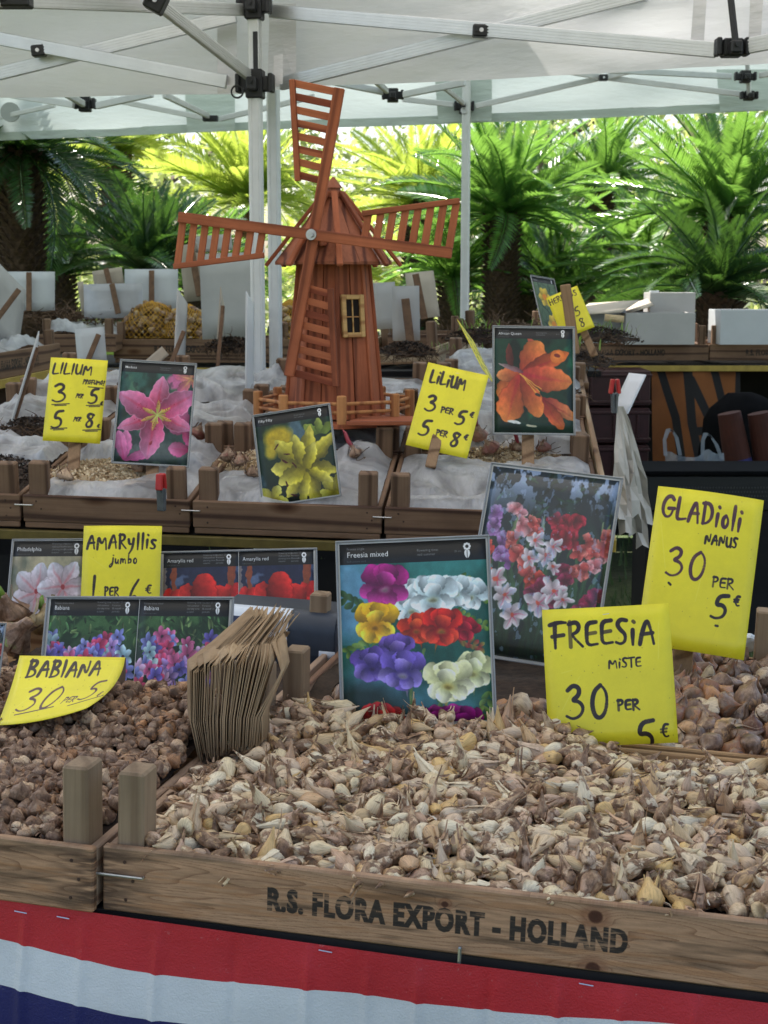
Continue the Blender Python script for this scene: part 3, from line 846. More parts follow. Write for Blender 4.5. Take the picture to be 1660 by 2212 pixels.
def img_amaryllis_red(seed=15):
    cv = Cv(240, 210, seed=seed)
    cv.vgrad((20, 34, 66), (50, 44, 60)); cv.blotch((96, 116, 150), 5, 61, .6, .08, .7)
    cv.rect(.1, .2, .17, 1, (132, 66, 44)); cv.rect(.86, .2, .95, 1, (132, 66, 44)); cv.rect(.0, .2, .04, 1, (120, 110, 110))
    r, rl, rd = (196, 26, 28), (216, 46, 42), (130, 12, 18)
    for cx, cy, s in ((.12, .75, .8), (.92, .68, .8)):
        for a in (-2.6, -1.9, -1.2, -.4): cv.petal(cx, cy, a, .3 * s, .2 * s, r, rl, shade=.4)
    cx, cy = .55, .98
    for a, L, w_ in ((-2.7, .5, .34), (-.45, .5, .34), (-2.15, .55, .3), (-1.0, .52, .3), (-1.57, .60, .36), (-2.5, .36, .26), (-.6, .38, .26), (3.0, .5, .3), (.1, .5, .3)):
        cv.petal(cx, cy, a, L, w_, rd, (226, 50, 44), shade=.7, wave=.08, peak=.62, tip=.8, edge=(96, 6, 12))
    cv.ell(cx, .95, .08, .06, (90, 6, 16), soft=10)
    warp(cv, 0.03, 12, 34)
    header(cv, 'Amaryllis red', .2, lines=4)
    cv.a *= 1.05
    cv.grain(3); return cv

def img_amaryllis_white():
    cv = Cv(240, 290, seed=17)
    cv.vgrad((176, 168, 140), (120, 116, 96)); cv.blotch((96, 106, 92), 3, 71, .5, .2, .8); cv.ell(.5, .3, .3, .18, (196, 186, 150), soft=40, alpha=.8)
    cv.stroke([(.45, .6), (.46, 1)], .06, (120, 130, 90))
    for cx, cy in ((.36, .52), (.72, .48)):
        for k in range(6):
            a = k * 1.047 + .3 + cx
            cv.petal(cx, cy, a, .36, .24, (206, 176, 186), (222, 228, 242), rib=(200, 110, 120), wave=.04, shade=.3)
        cv.ell(cx, cy, .03, .03, (150, 40, 50))
    warp(cv, 0.02, 12, 35)
    header(cv, 'Philadelphia', .16, lines=4)
    cv.a *= .9
    cv.grain(3); return cv

def img_daffodil():
    cv = Cv(160, 260, seed=18)
    cv.vgrad((90, 110, 80), (60, 84, 60)); leafy(cv, 4, [(96, 130, 90), (50, 84, 50)], 120, (.1, .3))
    for x, y in ((.4, .3), (.55, .72), (.8, .6)):
        for k in range(6): cv.petal(x, y, k * 1.047, .26, .2, (206, 166, 40), (226, 196, 70))
        cv.ell(x, y, .1, .08, (214, 130, 20))
    header(cv, 'Narcissus', .08)
    return cv

YEL = (236, 222, 40)
INK = (34, 22, 26)
def img_price(kind):
    dims = dict(lilium_left=(230, 335), lilium_right=(230, 320), amaryllis=(280, 330), babiana=(400, 240), freesia=(420, 440), gladioli=(380, 520), narcissus=(150, 200))
    w, h = dims[kind]
    cv = Cv(w, h, YEL, seed=len(kind))
    n = smooth_noise(h, w, 3, 5)[..., None]
    cv.a = cv.a * (.95 + .09 * n)
    for k in range(7):
        x, y, a_ = cv.rs.rand(), cv.rs.rand(), cv.rs.rand() * 3.14; L_ = .08 + .25 * cv.rs.rand()
        cv.stroke([(x, y), (x + L_ * math.cos(a_), y + L_ * math.sin(a_))], .006, (214, 200, 30) if k % 2 else (246, 238, 120), .4)
    for k in range(26): cv.ell(cv.rs.rand(), cv.rs.rand(), .004, .004, (150, 130, 40), alpha=.6)
    I2 = (74, 40, 58)
    if kind == 'lilium_left':
        hand(cv, 'LILIUM', .05, .06, .13, .031, INK, x1=.74, slant=.12)
        hand(cv, 'PROFUMO!', .60, .245, .055, .016, INK, x1=.97, slant=.2); cv.stroke([(.7, .33), (.96, .335)], .016, INK)
        hand(cv, '3', .1, .31, .22, .040, INK, wide=1.1); hand(cv, 'PER', .5, .42, .05, .018, INK, x1=.62, slant=.3); hand(cv, '5', .72, .35, .18, .040, INK); hand(cv, '€', .94, .50, .04, .017, INK)
        hand(cv, '5', .12, .62, .21, .040, INK); hand(cv, 'PER', .5, .70, .05, .018, INK, x1=.62, slant=.3); hand(cv, '8', .70, .65, .17, .040, INK); hand(cv, '€', .92, .77, .04, .017, INK)
        for x0, x1, y in ((.1, .4, .565), (.7, .98, .555), (.12, .4, .855), (.68, .98, .85)):
            cv.stroke([(x0, y), (x1, y - .02)], .018, INK); cv.stroke([(x0 + .05, y + .012), (x1 - .05, y)], .016, INK)
    elif kind == 'lilium_right':
        hand(cv, 'LiLiUM', .10, .07, .15, .036, INK, x1=.68, jit=.05)
        hand(cv, '3', .14, .36, .19, .040, INK, x1=.32); hand(cv, 'PER', .40, .47, .07, .023, INK, x1=.60); hand(cv, '5', .66, .46, .17, .040, INK); hand(cv, '€', .87, .46, .06, .023, INK)
        hand(cv, '5', .14, .66, .19, .040, INK); hand(cv, 'PER', .42, .74, .07, .023, INK, x1=.60); hand(cv, '8', .66, .73, .17, .040, INK); hand(cv, '€', .87, .73, .06, .023, INK)
    elif kind == 'amaryllis':
        hand(cv, 'AMARyllis', .05, .09, .165, .028, INK, x1=.93, jit=.04)
        hand(cv, 'jumbo', .36, .31, .11, .017, INK, x1=.70)
        hand(cv, '1', .13, .56, .22, .032, INK); hand(cv, 'PER', .30, .68, .10, .020, INK, x1=.48); hand(cv, '6', .60, .62, .26, .026, INK, x1=.76); hand(cv, '€', .82, .66, .09, .02, INK)
    elif kind == 'babiana':
        hand(cv, 'BABIANA', .10, .06, .25, .024, INK, x1=.78, jit=.04, slant=.1)
        hand(cv, '30', .12, .46, .34, .018, I2, x1=.50, slant=.25); hand(cv, 'PER', .55, .64, .1, .009, I2, x1=.68, slant=.3); hand(cv, '5', .70, .40, .32, .017, I2, slant=.25, wide=1.15); hand(cv, '€', .90, .62, .1, .009, I2)
        cv.stroke([(.14, .86), (.5, .78)], .010, I2); cv.stroke([(.66, .80), (.98, .70)], .010, I2)
    elif kind == 'freesia':
        hand(cv, 'FREESiA', .07, .10, .19, .028, INK, x1=.88, jit=.03)
        hand(cv, 'MiSTE', .50, .38, .07, .013, INK, wide=1.1, jit=.03)
        hand(cv, '30', .15, .56, .24, .028, INK, x1=.50); hand(cv, 'PER', .55, .68, .075, .018, INK, x1=.72)
        hand(cv, '5', .66, .83, .22, .028, INK, wide=1.1); hand(cv, '€', .87, .86, .09, .016, INK)
    elif kind == 'gladioli':
        hand(cv, 'GLADioli', .06, .05, .14, .028, I2, x1=.82, rise=.05, jit=.02)
        hand(cv, 'NANUS', .50, .26, .065, .018, INK, x1=.80, rise=.02)
        hand(cv, '30', .18, .38, .18, .026, I2, x1=.56); hand(cv, 'PER', .62, .52, .065, .016, INK, x1=.82)
        hand(cv, '5', .64, .62, .15, .030, INK, wide=1.15); hand(cv, '€', .84, .62, .06, .018, INK)
        cv.stroke([(.22, .60), (.24, .61)], .02, INK); cv.stroke([(.7, .82), (.72, .82)], .02, INK)
    elif kind == 'narcissus':
        hand(cv, 'HERBABS', .03, .06, .13, .026, INK, wide=1.0)
        hand(cv, 'PER', .45, .32, .06, .016, INK); hand(cv, '5', .6, .42, .2, .03, INK); hand(cv, '8', .6, .7, .2, .03, INK)
    cv.grain(2)
    return cv

def img_board(name, w=1500, h=150, seed=0, knots=(), apex=(.3, .6), sten=None):
    """a sawn pine board: nested cathedral rings, fibres, knots, stains, and the worn stencil on it"""
    cv = Cv(w, h, seed=seed); X = cv.xx / h; Y = cv.yy / h - .5; asp = w / h
    nl = smooth_noise(h, w, 5, seed + 1, 2) - .5
    n2 = smooth_noise(h, w, 26, seed + 2, 2) - .5
    # fibres: noise stretched along the board
    fb = smooth_noise(h, 160, 70, seed + 3, 3); xi = np.linspace(0, 159, w); f0 = xi.astype(int); f1 = np.minimum(f0 + 1, 159); fr = xi - f0
    fb = fb[:, f0] * (1 - fr) + fb[:, f1] * fr
    g = np.full(X.shape, 1e9)
    for k, (ax, dirn, off) in enumerate(((apex[0], 1, .02), (apex[1], -1, .1), (.95, 1, -.05))):
        u = (X - ax * asp) * dirn
        q = u * .34 + (Y - off) ** 2 * 9 + nl * 1.3
        g = np.minimum(g, q + k * 2.3)
    g = g * 2.2 + nl * 2 + Y * 5
    for kx, ky, r in knots:
        d = np.hypot((X - kx * asp) * .8, (Y + .5 - ky))
        g = g + 2.4 * np.exp(-(d / (r * 2.2)) ** 2)
    fr_ = g - np.floor(g)
    ring = np.clip((fr_ - .62) / .34, 0, 1) ** 2 * (fr_ < .97)
    lightc = np.array((172, 134, 104)); darkc = np.array((112, 78, 56))
    c = lightc + (darkc - lightc) * (ring * .62)[..., None]
    c = c * (.90 + .22 * fb)[..., None] * (.93 + .16 * (n2 + .5))[..., None]
    st = smooth_noise(h, w, 7, seed + 7, 4); c = c * (1 - .35 * np.clip((.45 - st) / .2, 0, 1))[..., None]
    st = smooth_noise(h, w, 12, seed + 8, 3); m = (np.clip((st - .6) / .12, 0, 1) * .3)[..., None]; c = c * (1 - m) + np.array((168, 112, 70)) * m
    for kx, ky, r in knots:
        d = np.hypot((X - kx * asp) * .9, (Y + .5 - ky)) / r + .15 * n2
        m = np.clip((1.15 - d) / .3, 0, 1)[..., None]; c = c * (1 - m) + np.array((74, 44, 32)) * m
        m = (np.exp(-((d - 1.5) / .7) ** 2) * .35)[..., None]; c = c * (1 - m) + np.array((112, 66, 46)) * m
    for ex in (0, 1):          # dirty ends and upper edge
        e = np.abs(X / asp - ex) * asp
        m = (np.exp(-(e / .5) ** 2) * np.clip((smooth_noise(h, w, 30, seed + 9) - .35) / .3, 0, 1) * .7)[..., None]; c = c * (1 - m) + np.array((70, 52, 42)) * m
    m = (np.clip((-Y - .38) / .12, 0, 1) * .35)[..., None]; c = c * (1 - m) + np.array((150, 128, 104)) * m
    cv.a = c
    if sten is not None:
        s = sten.a
        yi = (cv.yy / h * sten.h).astype(int).clip(0, sten.h - 1); xi = (cv.xx / w * sten.w).astype(int).clip(0, sten.w - 1)
        m = (s[yi, xi][..., :1] / 255) * (.72 + .35 * fb)[..., None].clip(0, 1) * .95
        cv.a = cv.a * (1 - m) + np.array((36, 33, 32)) * m
    cv.grain(3)
    return cv.image(name)

def img_stencil(body, L, H, x0, x1, cap, name, raw=False):
    """worn stencilled lettering on a board L x H metres; text from x0 to x1, capital height cap"""
    res = 1500 if raw else 900
    w = res; h = max(20, int(res * H / L))
    cv = Cv(w, h, (0, 0, 0), seed=len(body))
    t = glyphs(body, .045)
    tw = max(p[0] for q in t for p in q)
    k = cap / H * h / .73
    xs = (x1 - x0) / L * w / (tw * k)
    cv.text(body, x0 / L, .5 + cap / H / 2, cap / H, (255, 255, 255), bold=.045, xs=xs)
    cv.a = np.maximum(cv.a, np.roll(cv.a, 1, 1)); cv.a = np.maximum(cv.a, np.roll(cv.a, -1, 1))
    # the bridges of the stencil
    n1 = smooth_noise(h, w, 40, 3); n2 = smooth_noise(h, w, 9, 4)
    wear = np.clip((n1 * .55 + n2 * .45 - .36) / .12, .25, 1)[..., None]
    cv.a *= wear
    if raw: return cv
    return cv.image(name, noncolor=True)
# ------------------------------------------------------------ ground, planting, tents
def ground():
    m, nt, b = new_mat('lawn')
    v = coords(nt, (1, 1, 1), False)
    n1 = N(nt, 'ShaderNodeTexNoise', Scale=0.35, Detail=6.0, Roughness=0.65); nt.links.new(v, n1.inputs['Vector'])
    n2 = N(nt, 'ShaderNodeTexNoise', Scale=22.0, Detail=6.0, Roughness=0.7); nt.links.new(v, n2.inputs['Vector'])
    c1 = ramp(nt, [(.42, (.05, .085, .022, 1)), (.56, (.11, .12, .045, 1)), (.66, (.26, .22, .14, 1))], n1.outputs[0])
    c2 = ramp(nt, [(.3, (.5, .5, .5, 1)), (.7, (1.15, 1.15, 1.1, 1))], n2.outputs[0])
    nt.links.new(mixc(nt, 1, c1.outputs[0], c2.outputs[0], 'MULTIPLY'), b.inputs['Base Color'])
    b.inputs['Roughness'].default_value = .95
    bump(nt, b, n2.outputs[0], .8, .02)
    mb = MB()
    nx = 40
    R = 700
    for i in range(nx + 1):
        for j in range(nx + 1):
            x = (i / nx * 2 - 1); y = (j / nx * 2 - 1)
            x = R * x * abs(x); y = R * y * abs(y)
            z = 0.0 if (x * x + y * y) < 500 else .25 * mnoise.noise(Vector((x * .03, y * .03, 0)))
            mb.v.append((x, y, z))
    for i in range(nx):
        for j in range(nx):
            a = i * (nx + 1) + j
            mb.f.append((a, a + nx + 1, a + nx + 2, a + 1)); mb.mi.append(0)
    tag(mb.build('ground', m), kind='structure')
    # a pale sunlit gravel path that runs behind the planting
    pm = simple('gravel_path', (.42, .36, .27), .95, .25, 60, bmp=.5)
    mb = MB()
    vs = []
    for i in range(41):
        x = -30 + i * 1.5
        y = 17.5 + 1.2 * math.sin(x * .11)
        vs += [(x, y - 1.4, .004), (x, y + 1.6, .004)]
    mb.add(vs, [(2 * i, 2 * i + 2, 2 * i + 3, 2 * i + 1) for i in range(40)])
    tag(mb.build('path', pm), kind='structure')
    # grass
    rs = np.random.RandomState(2)
    gm, nt, b = new_mat('grass_blades')
    v = coords(nt, (3, 3, 3), False)
    n1 = N(nt, 'ShaderNodeTexNoise', Scale=1.0, Detail=3.0); nt.links.new(v, n1.inputs['Vector'])
    c1 = ramp(nt, [(.35, (.03, .07, .015, 1)), (.65, (.10, .15, .035, 1))], n1.outputs[0])
    nt.links.new(c1.outputs[0], b.inputs['Base Color']); b.inputs['Roughness'].default_value = .6
    mb = MB()
    for i in range(16000):
        if i < 7000: x, y = rs.uniform(.4, 3.5), rs.uniform(2.2, 7.5)
        else: x, y = rs.uniform(-8, 9), rs.uniform(7.5, 15)
        h = rs.uniform(.03, .09) * (1 if i < 7000 else 1.8); a = rs.uniform(0, 6.28); w_ = .004 if i < 7000 else .008
        dx, dy = math.cos(a) * w_, math.sin(a) * w_
        lx, ly = rs.uniform(-.03, .03, 2)
        mb.add([(x - dx, y - dy, 0), (x + dx, y + dy, 0), (x + lx, y + ly, h)], [(0, 1, 2)])
    tag(mb.build('grass', gm), 'short dark green grass growing under and behind the stall tables', 'grass', kind='stuff')

def leaf_mat(name, dark, light, trans, rough=.38, tw=.4):
    m, nt, b = new_mat(name)
    oi = nt.nodes.new('ShaderNodeObjectInfo')
    geo = nt.nodes.new('ShaderNodeNewGeometry')
    f = math_(nt, 'ADD', math_(nt, 'MULTIPLY', oi.outputs['Random'], .5), math_(nt, 'MULTIPLY', geo.outputs['Random Per Island'], .5))
    r = ramp(nt, [(0.1, dark), (0.9, light)], f)
    nt.links.new(r.outputs[0], b.inputs['Base Color'])
    b.inputs['Roughness'].default_value = rough
    b.inputs['Specular IOR Level'].default_value = .5
    tr = nt.nodes.new('ShaderNodeBsdfTranslucent')
    c = mixc(nt, .6, r.outputs[0], trans)
    nt.links.new(c, tr.inputs[0])
    mx = nt.nodes.new('ShaderNodeMixShader'); mx.inputs[0].default_value = tw
    nt.links.new(b.outputs[0], mx.inputs[1]); nt.links.new(tr.outputs[0], mx.inputs[2])
    nt.links.new(mx.outputs[0], nt.nodes['Material Output'].inputs[0])
    return m

def frond_mesh(name, mat, rise, droop, n=50, seed=0, wd=.16):
    """a cycad leaf of unit length along +X, leaflets on both sides"""
    rs = np.random.RandomState(seed)
    mb = MB()
    def cur(t): return Vector((t * (1 - .12 * droop * t), .02 * math.sin(t * 3 + seed), rise * t - droop * t * t))
    pts = [cur(i / 9) for i in range(10)]
    mb.path(pts, [.010 * (1 - .75 * i / 9) for i in range(10)], n=4)
    for i in range(n):
        t = .07 + .93 * i / n
        p = cur(t); d = (cur(min(1, t + .02)) - cur(t - .02)).normalized()
        side = Vector((0, 1, 0)); up = d.cross(side) * -1
        up = side.cross(d) * -1 if up.z < 0 else up
        L = wd * (math.sin(math.pi * (t * .86 + .12)) ** .6) * (.9 + .2 * rs.rand())
        for s in (-1, 1):
            q = (d * (.62 + .3 * t) + side * s * .85 + up * (.32 + .15 * rs.rand())).normalized()
            w = d * .0115
            tip = p + q * L + Vector((0, 0, -L * .14 * rs.rand()))
            mb.add([p - w * .5, p + q * L * .5 + w, tip, p + q * L * .45 - w], [(0, 1, 2), (0, 2, 3)])
    me = mb.mesh(name)
    me.materials.append(mat)
    return me

LM = {}
def planting():
    LM['deep'] = leaf_mat('cycad_leaf_deep', (.014, .045, .022, 1), (.04, .10, .035, 1), (.14, .30, .03, 1), .17, .26)  # darker copy, the shade on the cycads put into the leaf colour
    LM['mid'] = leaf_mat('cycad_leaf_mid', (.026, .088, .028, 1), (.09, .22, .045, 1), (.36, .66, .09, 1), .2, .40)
    LM['lime'] = leaf_mat('cycad_leaf_lime', (.08, .17, .02, 1), (.24, .36, .05, 1), (.74, .86, .13, 1), .3, .5)  # sunlit copy, the sun's brightness put into a lighter, yellower green
    LM['bush'] = leaf_mat('broad_leaf', (.10, .15, .035, 1), (.30, .34, .12, 1), (.7, .8, .25, 1), .4, .5)  # tree leaves in sun, brightness put into the colour
    LM['shade'] = leaf_mat('shade_leaf', (.02, .04, .012, 1), (.05, .08, .025, 1), (.12, .2, .04, 1), .5, .3)  # tree and shrub leaves in shade, darkness put into the colour
    trunk_m = simple('cycad_trunk_scales', (.085, .055, .035), .95, .5, 40, bmp=.6, dist=.01)
    trunk_w = simple('cycad_trunk_warm', (.26, .13, .06), .95, .4, 40, bmp=.6, dist=.01)
    meshes = {}
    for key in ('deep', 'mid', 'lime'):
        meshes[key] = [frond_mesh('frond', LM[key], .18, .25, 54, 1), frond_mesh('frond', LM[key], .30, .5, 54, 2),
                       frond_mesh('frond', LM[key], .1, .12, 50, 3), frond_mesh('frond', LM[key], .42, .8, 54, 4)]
    def cycad(px, py, Z, rpx, n, key, label, tr_px=60, el=(84, -12), warm=False, seed=0, lean=0.0):
        c = W(px, py, Z); R = rpx / F_ * Z
        rs = np.random.RandomState(seed + 40)
        root = empty('cycad', Matrix.Translation((c.x, c.y, 0)), label, 'cycad', 'cycads in the bed behind the stall')
        # trunk with old leaf bases
        r0 = tr_px / F_ * Z / 2
        mb = MB()
        mb.path([(0, 0, -.05), (0, 0, c.z * .5), (0, 0, c.z * .9), (0, 0, c.z + .04)], [r0 * 1.08, r0, r0 * 1.02, r0 * .55], n=12)
        H = c.z
        k = 0
        z = .02
        while z < H:
            for i in range(13):
                a = (i + k * .5) * 2 * math.pi / 13 + rs.rand() * .15
                rr = r0 * 1.0
                o = Vector((math.cos(a) * rr, math.sin(a) * rr, z))
                out = Vector((math.cos(a), math.sin(a), .5)); sd_ = Vector((-math.sin(a), math.cos(a), 0))
                L = r0 * (.28 + .25 * rs.rand())
                mb.add([o - sd_ * r0 * .2, o + sd_ * r0 * .2, o + Vector((0, 0, r0 * .28)), o + out * L + Vector((0, 0, r0 * .2))], [(0, 1, 3), (1, 2, 3), (2, 0, 3)])
            z += r0 * .34; k += 1
        mb.build('trunk', trunk_w if warm else trunk_m, root)
        for i in range(n):
            f = i / (n - 1)
            a = i * 2.39996 + rs.rand() * .4
            e = rad(el[0] + (el[1] - el[0]) * (f ** .8)) + rs.randn() * .08
            ms = meshes[key]
            me = ms[0] if e > .9 else ms[rs.randint(0, 4)]
            s = R * (.86 + .28 * rs.rand()) * (1.0 if f > .15 else .85)
            M = Matrix.Translation((0, 0, c.z)) @ Matrix.Rotation(a, 4, 'Z') @ Matrix.Rotation(-e * .92, 4, 'Y') @ Matrix.Rotation(rs.randn() * .35, 4, 'X') @ Matrix.Diagonal((s, s * (.9 + .3 * rs.rand()), s, 1))
            link('frond', me, None, root, M)
        return root
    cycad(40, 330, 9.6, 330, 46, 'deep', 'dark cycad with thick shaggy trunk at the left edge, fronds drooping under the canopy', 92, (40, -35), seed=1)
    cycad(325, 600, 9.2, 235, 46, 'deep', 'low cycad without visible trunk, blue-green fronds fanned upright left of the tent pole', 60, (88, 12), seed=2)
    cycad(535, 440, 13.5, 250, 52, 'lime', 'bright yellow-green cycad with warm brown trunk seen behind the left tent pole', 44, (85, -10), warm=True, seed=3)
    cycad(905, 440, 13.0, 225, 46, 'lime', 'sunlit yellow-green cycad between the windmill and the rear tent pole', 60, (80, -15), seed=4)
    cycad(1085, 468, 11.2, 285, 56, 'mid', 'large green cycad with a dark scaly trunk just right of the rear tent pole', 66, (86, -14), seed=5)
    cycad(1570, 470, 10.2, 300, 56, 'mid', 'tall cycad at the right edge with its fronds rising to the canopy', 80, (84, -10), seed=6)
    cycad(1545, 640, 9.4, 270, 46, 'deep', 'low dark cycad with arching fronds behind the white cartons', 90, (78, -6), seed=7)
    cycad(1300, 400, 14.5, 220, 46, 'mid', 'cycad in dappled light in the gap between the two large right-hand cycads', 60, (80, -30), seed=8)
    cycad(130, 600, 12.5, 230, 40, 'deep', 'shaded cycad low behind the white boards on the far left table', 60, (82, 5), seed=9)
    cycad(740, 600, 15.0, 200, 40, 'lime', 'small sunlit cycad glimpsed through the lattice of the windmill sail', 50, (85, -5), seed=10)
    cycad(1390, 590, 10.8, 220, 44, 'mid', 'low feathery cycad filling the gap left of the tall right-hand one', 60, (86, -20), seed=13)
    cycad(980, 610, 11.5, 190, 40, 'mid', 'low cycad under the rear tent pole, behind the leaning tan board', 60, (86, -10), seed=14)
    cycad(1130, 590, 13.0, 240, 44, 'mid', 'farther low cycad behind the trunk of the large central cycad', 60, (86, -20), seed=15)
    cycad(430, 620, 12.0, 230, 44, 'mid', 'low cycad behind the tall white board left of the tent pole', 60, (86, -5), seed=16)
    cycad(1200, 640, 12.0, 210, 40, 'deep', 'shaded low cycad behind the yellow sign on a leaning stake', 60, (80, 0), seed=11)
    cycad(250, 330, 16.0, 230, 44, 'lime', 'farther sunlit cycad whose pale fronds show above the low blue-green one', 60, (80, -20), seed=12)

    def leafcloud(mb, c, r, n, size, rs):
        c = Vector(c)
        for _ in range(n):
            d = Vector(rs.randn(3)); d.normalize()
            k = rs.rand() ** .45
            p = c + Vector((d.x * r[0], d.y * r[1], d.z * r[2])) * k
            a = Vector(rs.randn(3)).normalized(); b = a.orthogonal().normalized()
            s = size * (.5 + rs.rand())
            mb.add([p, p + a * s * .5 + b * s * .28, p + a * s, p + a * s * .5 - b * s * .28], [(0, 1, 2, 3)])
    bark = simple('bark', (.12, .09, .065), .9, .3, 12, bmp=.6, dist=.02)
    def tree(x, y, h, cr, label, key='bush', n=3600, size=.16, seed=0, low=.35):
        rs = np.random.RandomState(seed + 300)
        root = empty('tree', Matrix.Translation((x, y, 0)), label, 'tree', 'trees beyond the cycads')
        mb = MB()
        pts = [(0, 0, -.1), (.1 * rs.randn(), 0, h * .3), (.2 * rs.randn(), .1, h * .6), (.2 * rs.randn(), .1, h * .85)]
        mb.path(pts, [h * .035, h * .028, h * .018, h * .006], n=8)
        tips = []
        for k in range(7):
            a = k * 2.4; z0 = h * (.3 + .07 * k)
            e = Vector((math.cos(a) * cr * .7, math.sin(a) * cr * .7, z0 + h * .18))
            mb.path([(0, 0, z0), e * .5 + Vector((0, 0, z0 * .5)), e], [h * .012, h * .008, h * .003], n=5)
            tips.append(e)
        mb.build('trunk', bark, root)
        cb = MB()
        for k in range(26):
            a = rs.rand() * 6.28; rr = cr * rs.rand() ** .5; z = h * (low + (1 - low) * rs.rand())
            q = cr * (.22 + .22 * rs.rand())
            leafcloud(cb, (math.cos(a) * rr, math.sin(a) * rr, z), (q, q, q * .7), n // 26, size, rs)
        cb.build('crown', LM[key], root)
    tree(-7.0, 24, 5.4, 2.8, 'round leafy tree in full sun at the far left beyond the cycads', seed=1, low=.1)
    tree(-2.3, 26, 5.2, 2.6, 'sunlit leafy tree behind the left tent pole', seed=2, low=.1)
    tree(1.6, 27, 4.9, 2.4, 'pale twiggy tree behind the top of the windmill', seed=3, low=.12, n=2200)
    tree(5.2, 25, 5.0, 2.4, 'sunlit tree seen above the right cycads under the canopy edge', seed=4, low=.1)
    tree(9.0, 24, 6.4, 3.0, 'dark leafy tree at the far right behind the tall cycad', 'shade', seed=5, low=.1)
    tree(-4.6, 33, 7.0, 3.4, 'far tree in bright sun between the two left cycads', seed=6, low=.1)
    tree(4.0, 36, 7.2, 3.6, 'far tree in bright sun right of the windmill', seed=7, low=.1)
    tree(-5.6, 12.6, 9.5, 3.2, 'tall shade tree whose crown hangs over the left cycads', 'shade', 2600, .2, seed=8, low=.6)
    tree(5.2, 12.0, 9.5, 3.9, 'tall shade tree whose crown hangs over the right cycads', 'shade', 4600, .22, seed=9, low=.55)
    # undergrowth
    rs = np.random.RandomState(77)
    mb = MB()
    for i in range(60):
        x = -9 + 20 * rs.rand(); y = 10.5 + 6 * rs.rand()
        q = .35 + .4 * rs.rand()
        leafcloud(mb, (x * y / 14, y, q * .8 + .2), (q, q, q * .9), 170, .13, rs)
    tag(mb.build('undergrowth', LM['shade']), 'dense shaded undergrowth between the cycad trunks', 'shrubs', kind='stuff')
    mb = MB()
    for i in range(70):
        x = -15 + 32 * rs.rand(); y = 20 + 3 * rs.rand()
        q = .5 + .5 * rs.rand()
        leafcloud(mb, (x, y, q * .8 + 1.0 * rs.rand()), (q, q, q), 130, .14, rs)
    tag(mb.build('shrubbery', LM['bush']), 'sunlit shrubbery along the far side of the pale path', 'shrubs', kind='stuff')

# ---- tents
def cloth_mat(name, col, trans, tw, rough=.8):
    m, nt, b = new_mat(name)
    v = coords(nt, (2.2, 2.2, 5), False)
    n = N(nt, 'ShaderNodeTexNoise', Scale=1.0, Detail=5.0, Roughness=.55); nt.links.new(v, n.inputs['Vector'])
    lo = tuple(c * .86 for c in col[:3]) + (1,)
    r = ramp(nt, [(.3, lo), (.65, col)], n.outputs[0])
    nt.links.new(r.outputs[0], b.inputs['Base Color'])
    b.inputs['Roughness'].default_value = rough
    b.inputs['Specular IOR Level'].default_value = .25
    tr = nt.nodes.new('ShaderNodeBsdfTranslucent'); tr.inputs[0].default_value = trans
    mx = nt.nodes.new('ShaderNodeMixShader'); mx.inputs[0].default_value = tw
    nt.links.new(b.outputs[0], mx.inputs[1]); nt.links.new(tr.outputs[0], mx.inputs[2])
    nt.links.new(mx.outputs[0], nt.nodes['Material Output'].inputs[0])
    v2 = coords(nt, (7, 7, 26), False)
    n2 = N(nt, 'ShaderNodeTexNoise', Scale=1.0, Detail=4.0, Roughness=.5); nt.links.new(v2, n2.inputs['Vector'])
    bump(nt, b, n2.outputs[0], .5, .02)
    return m

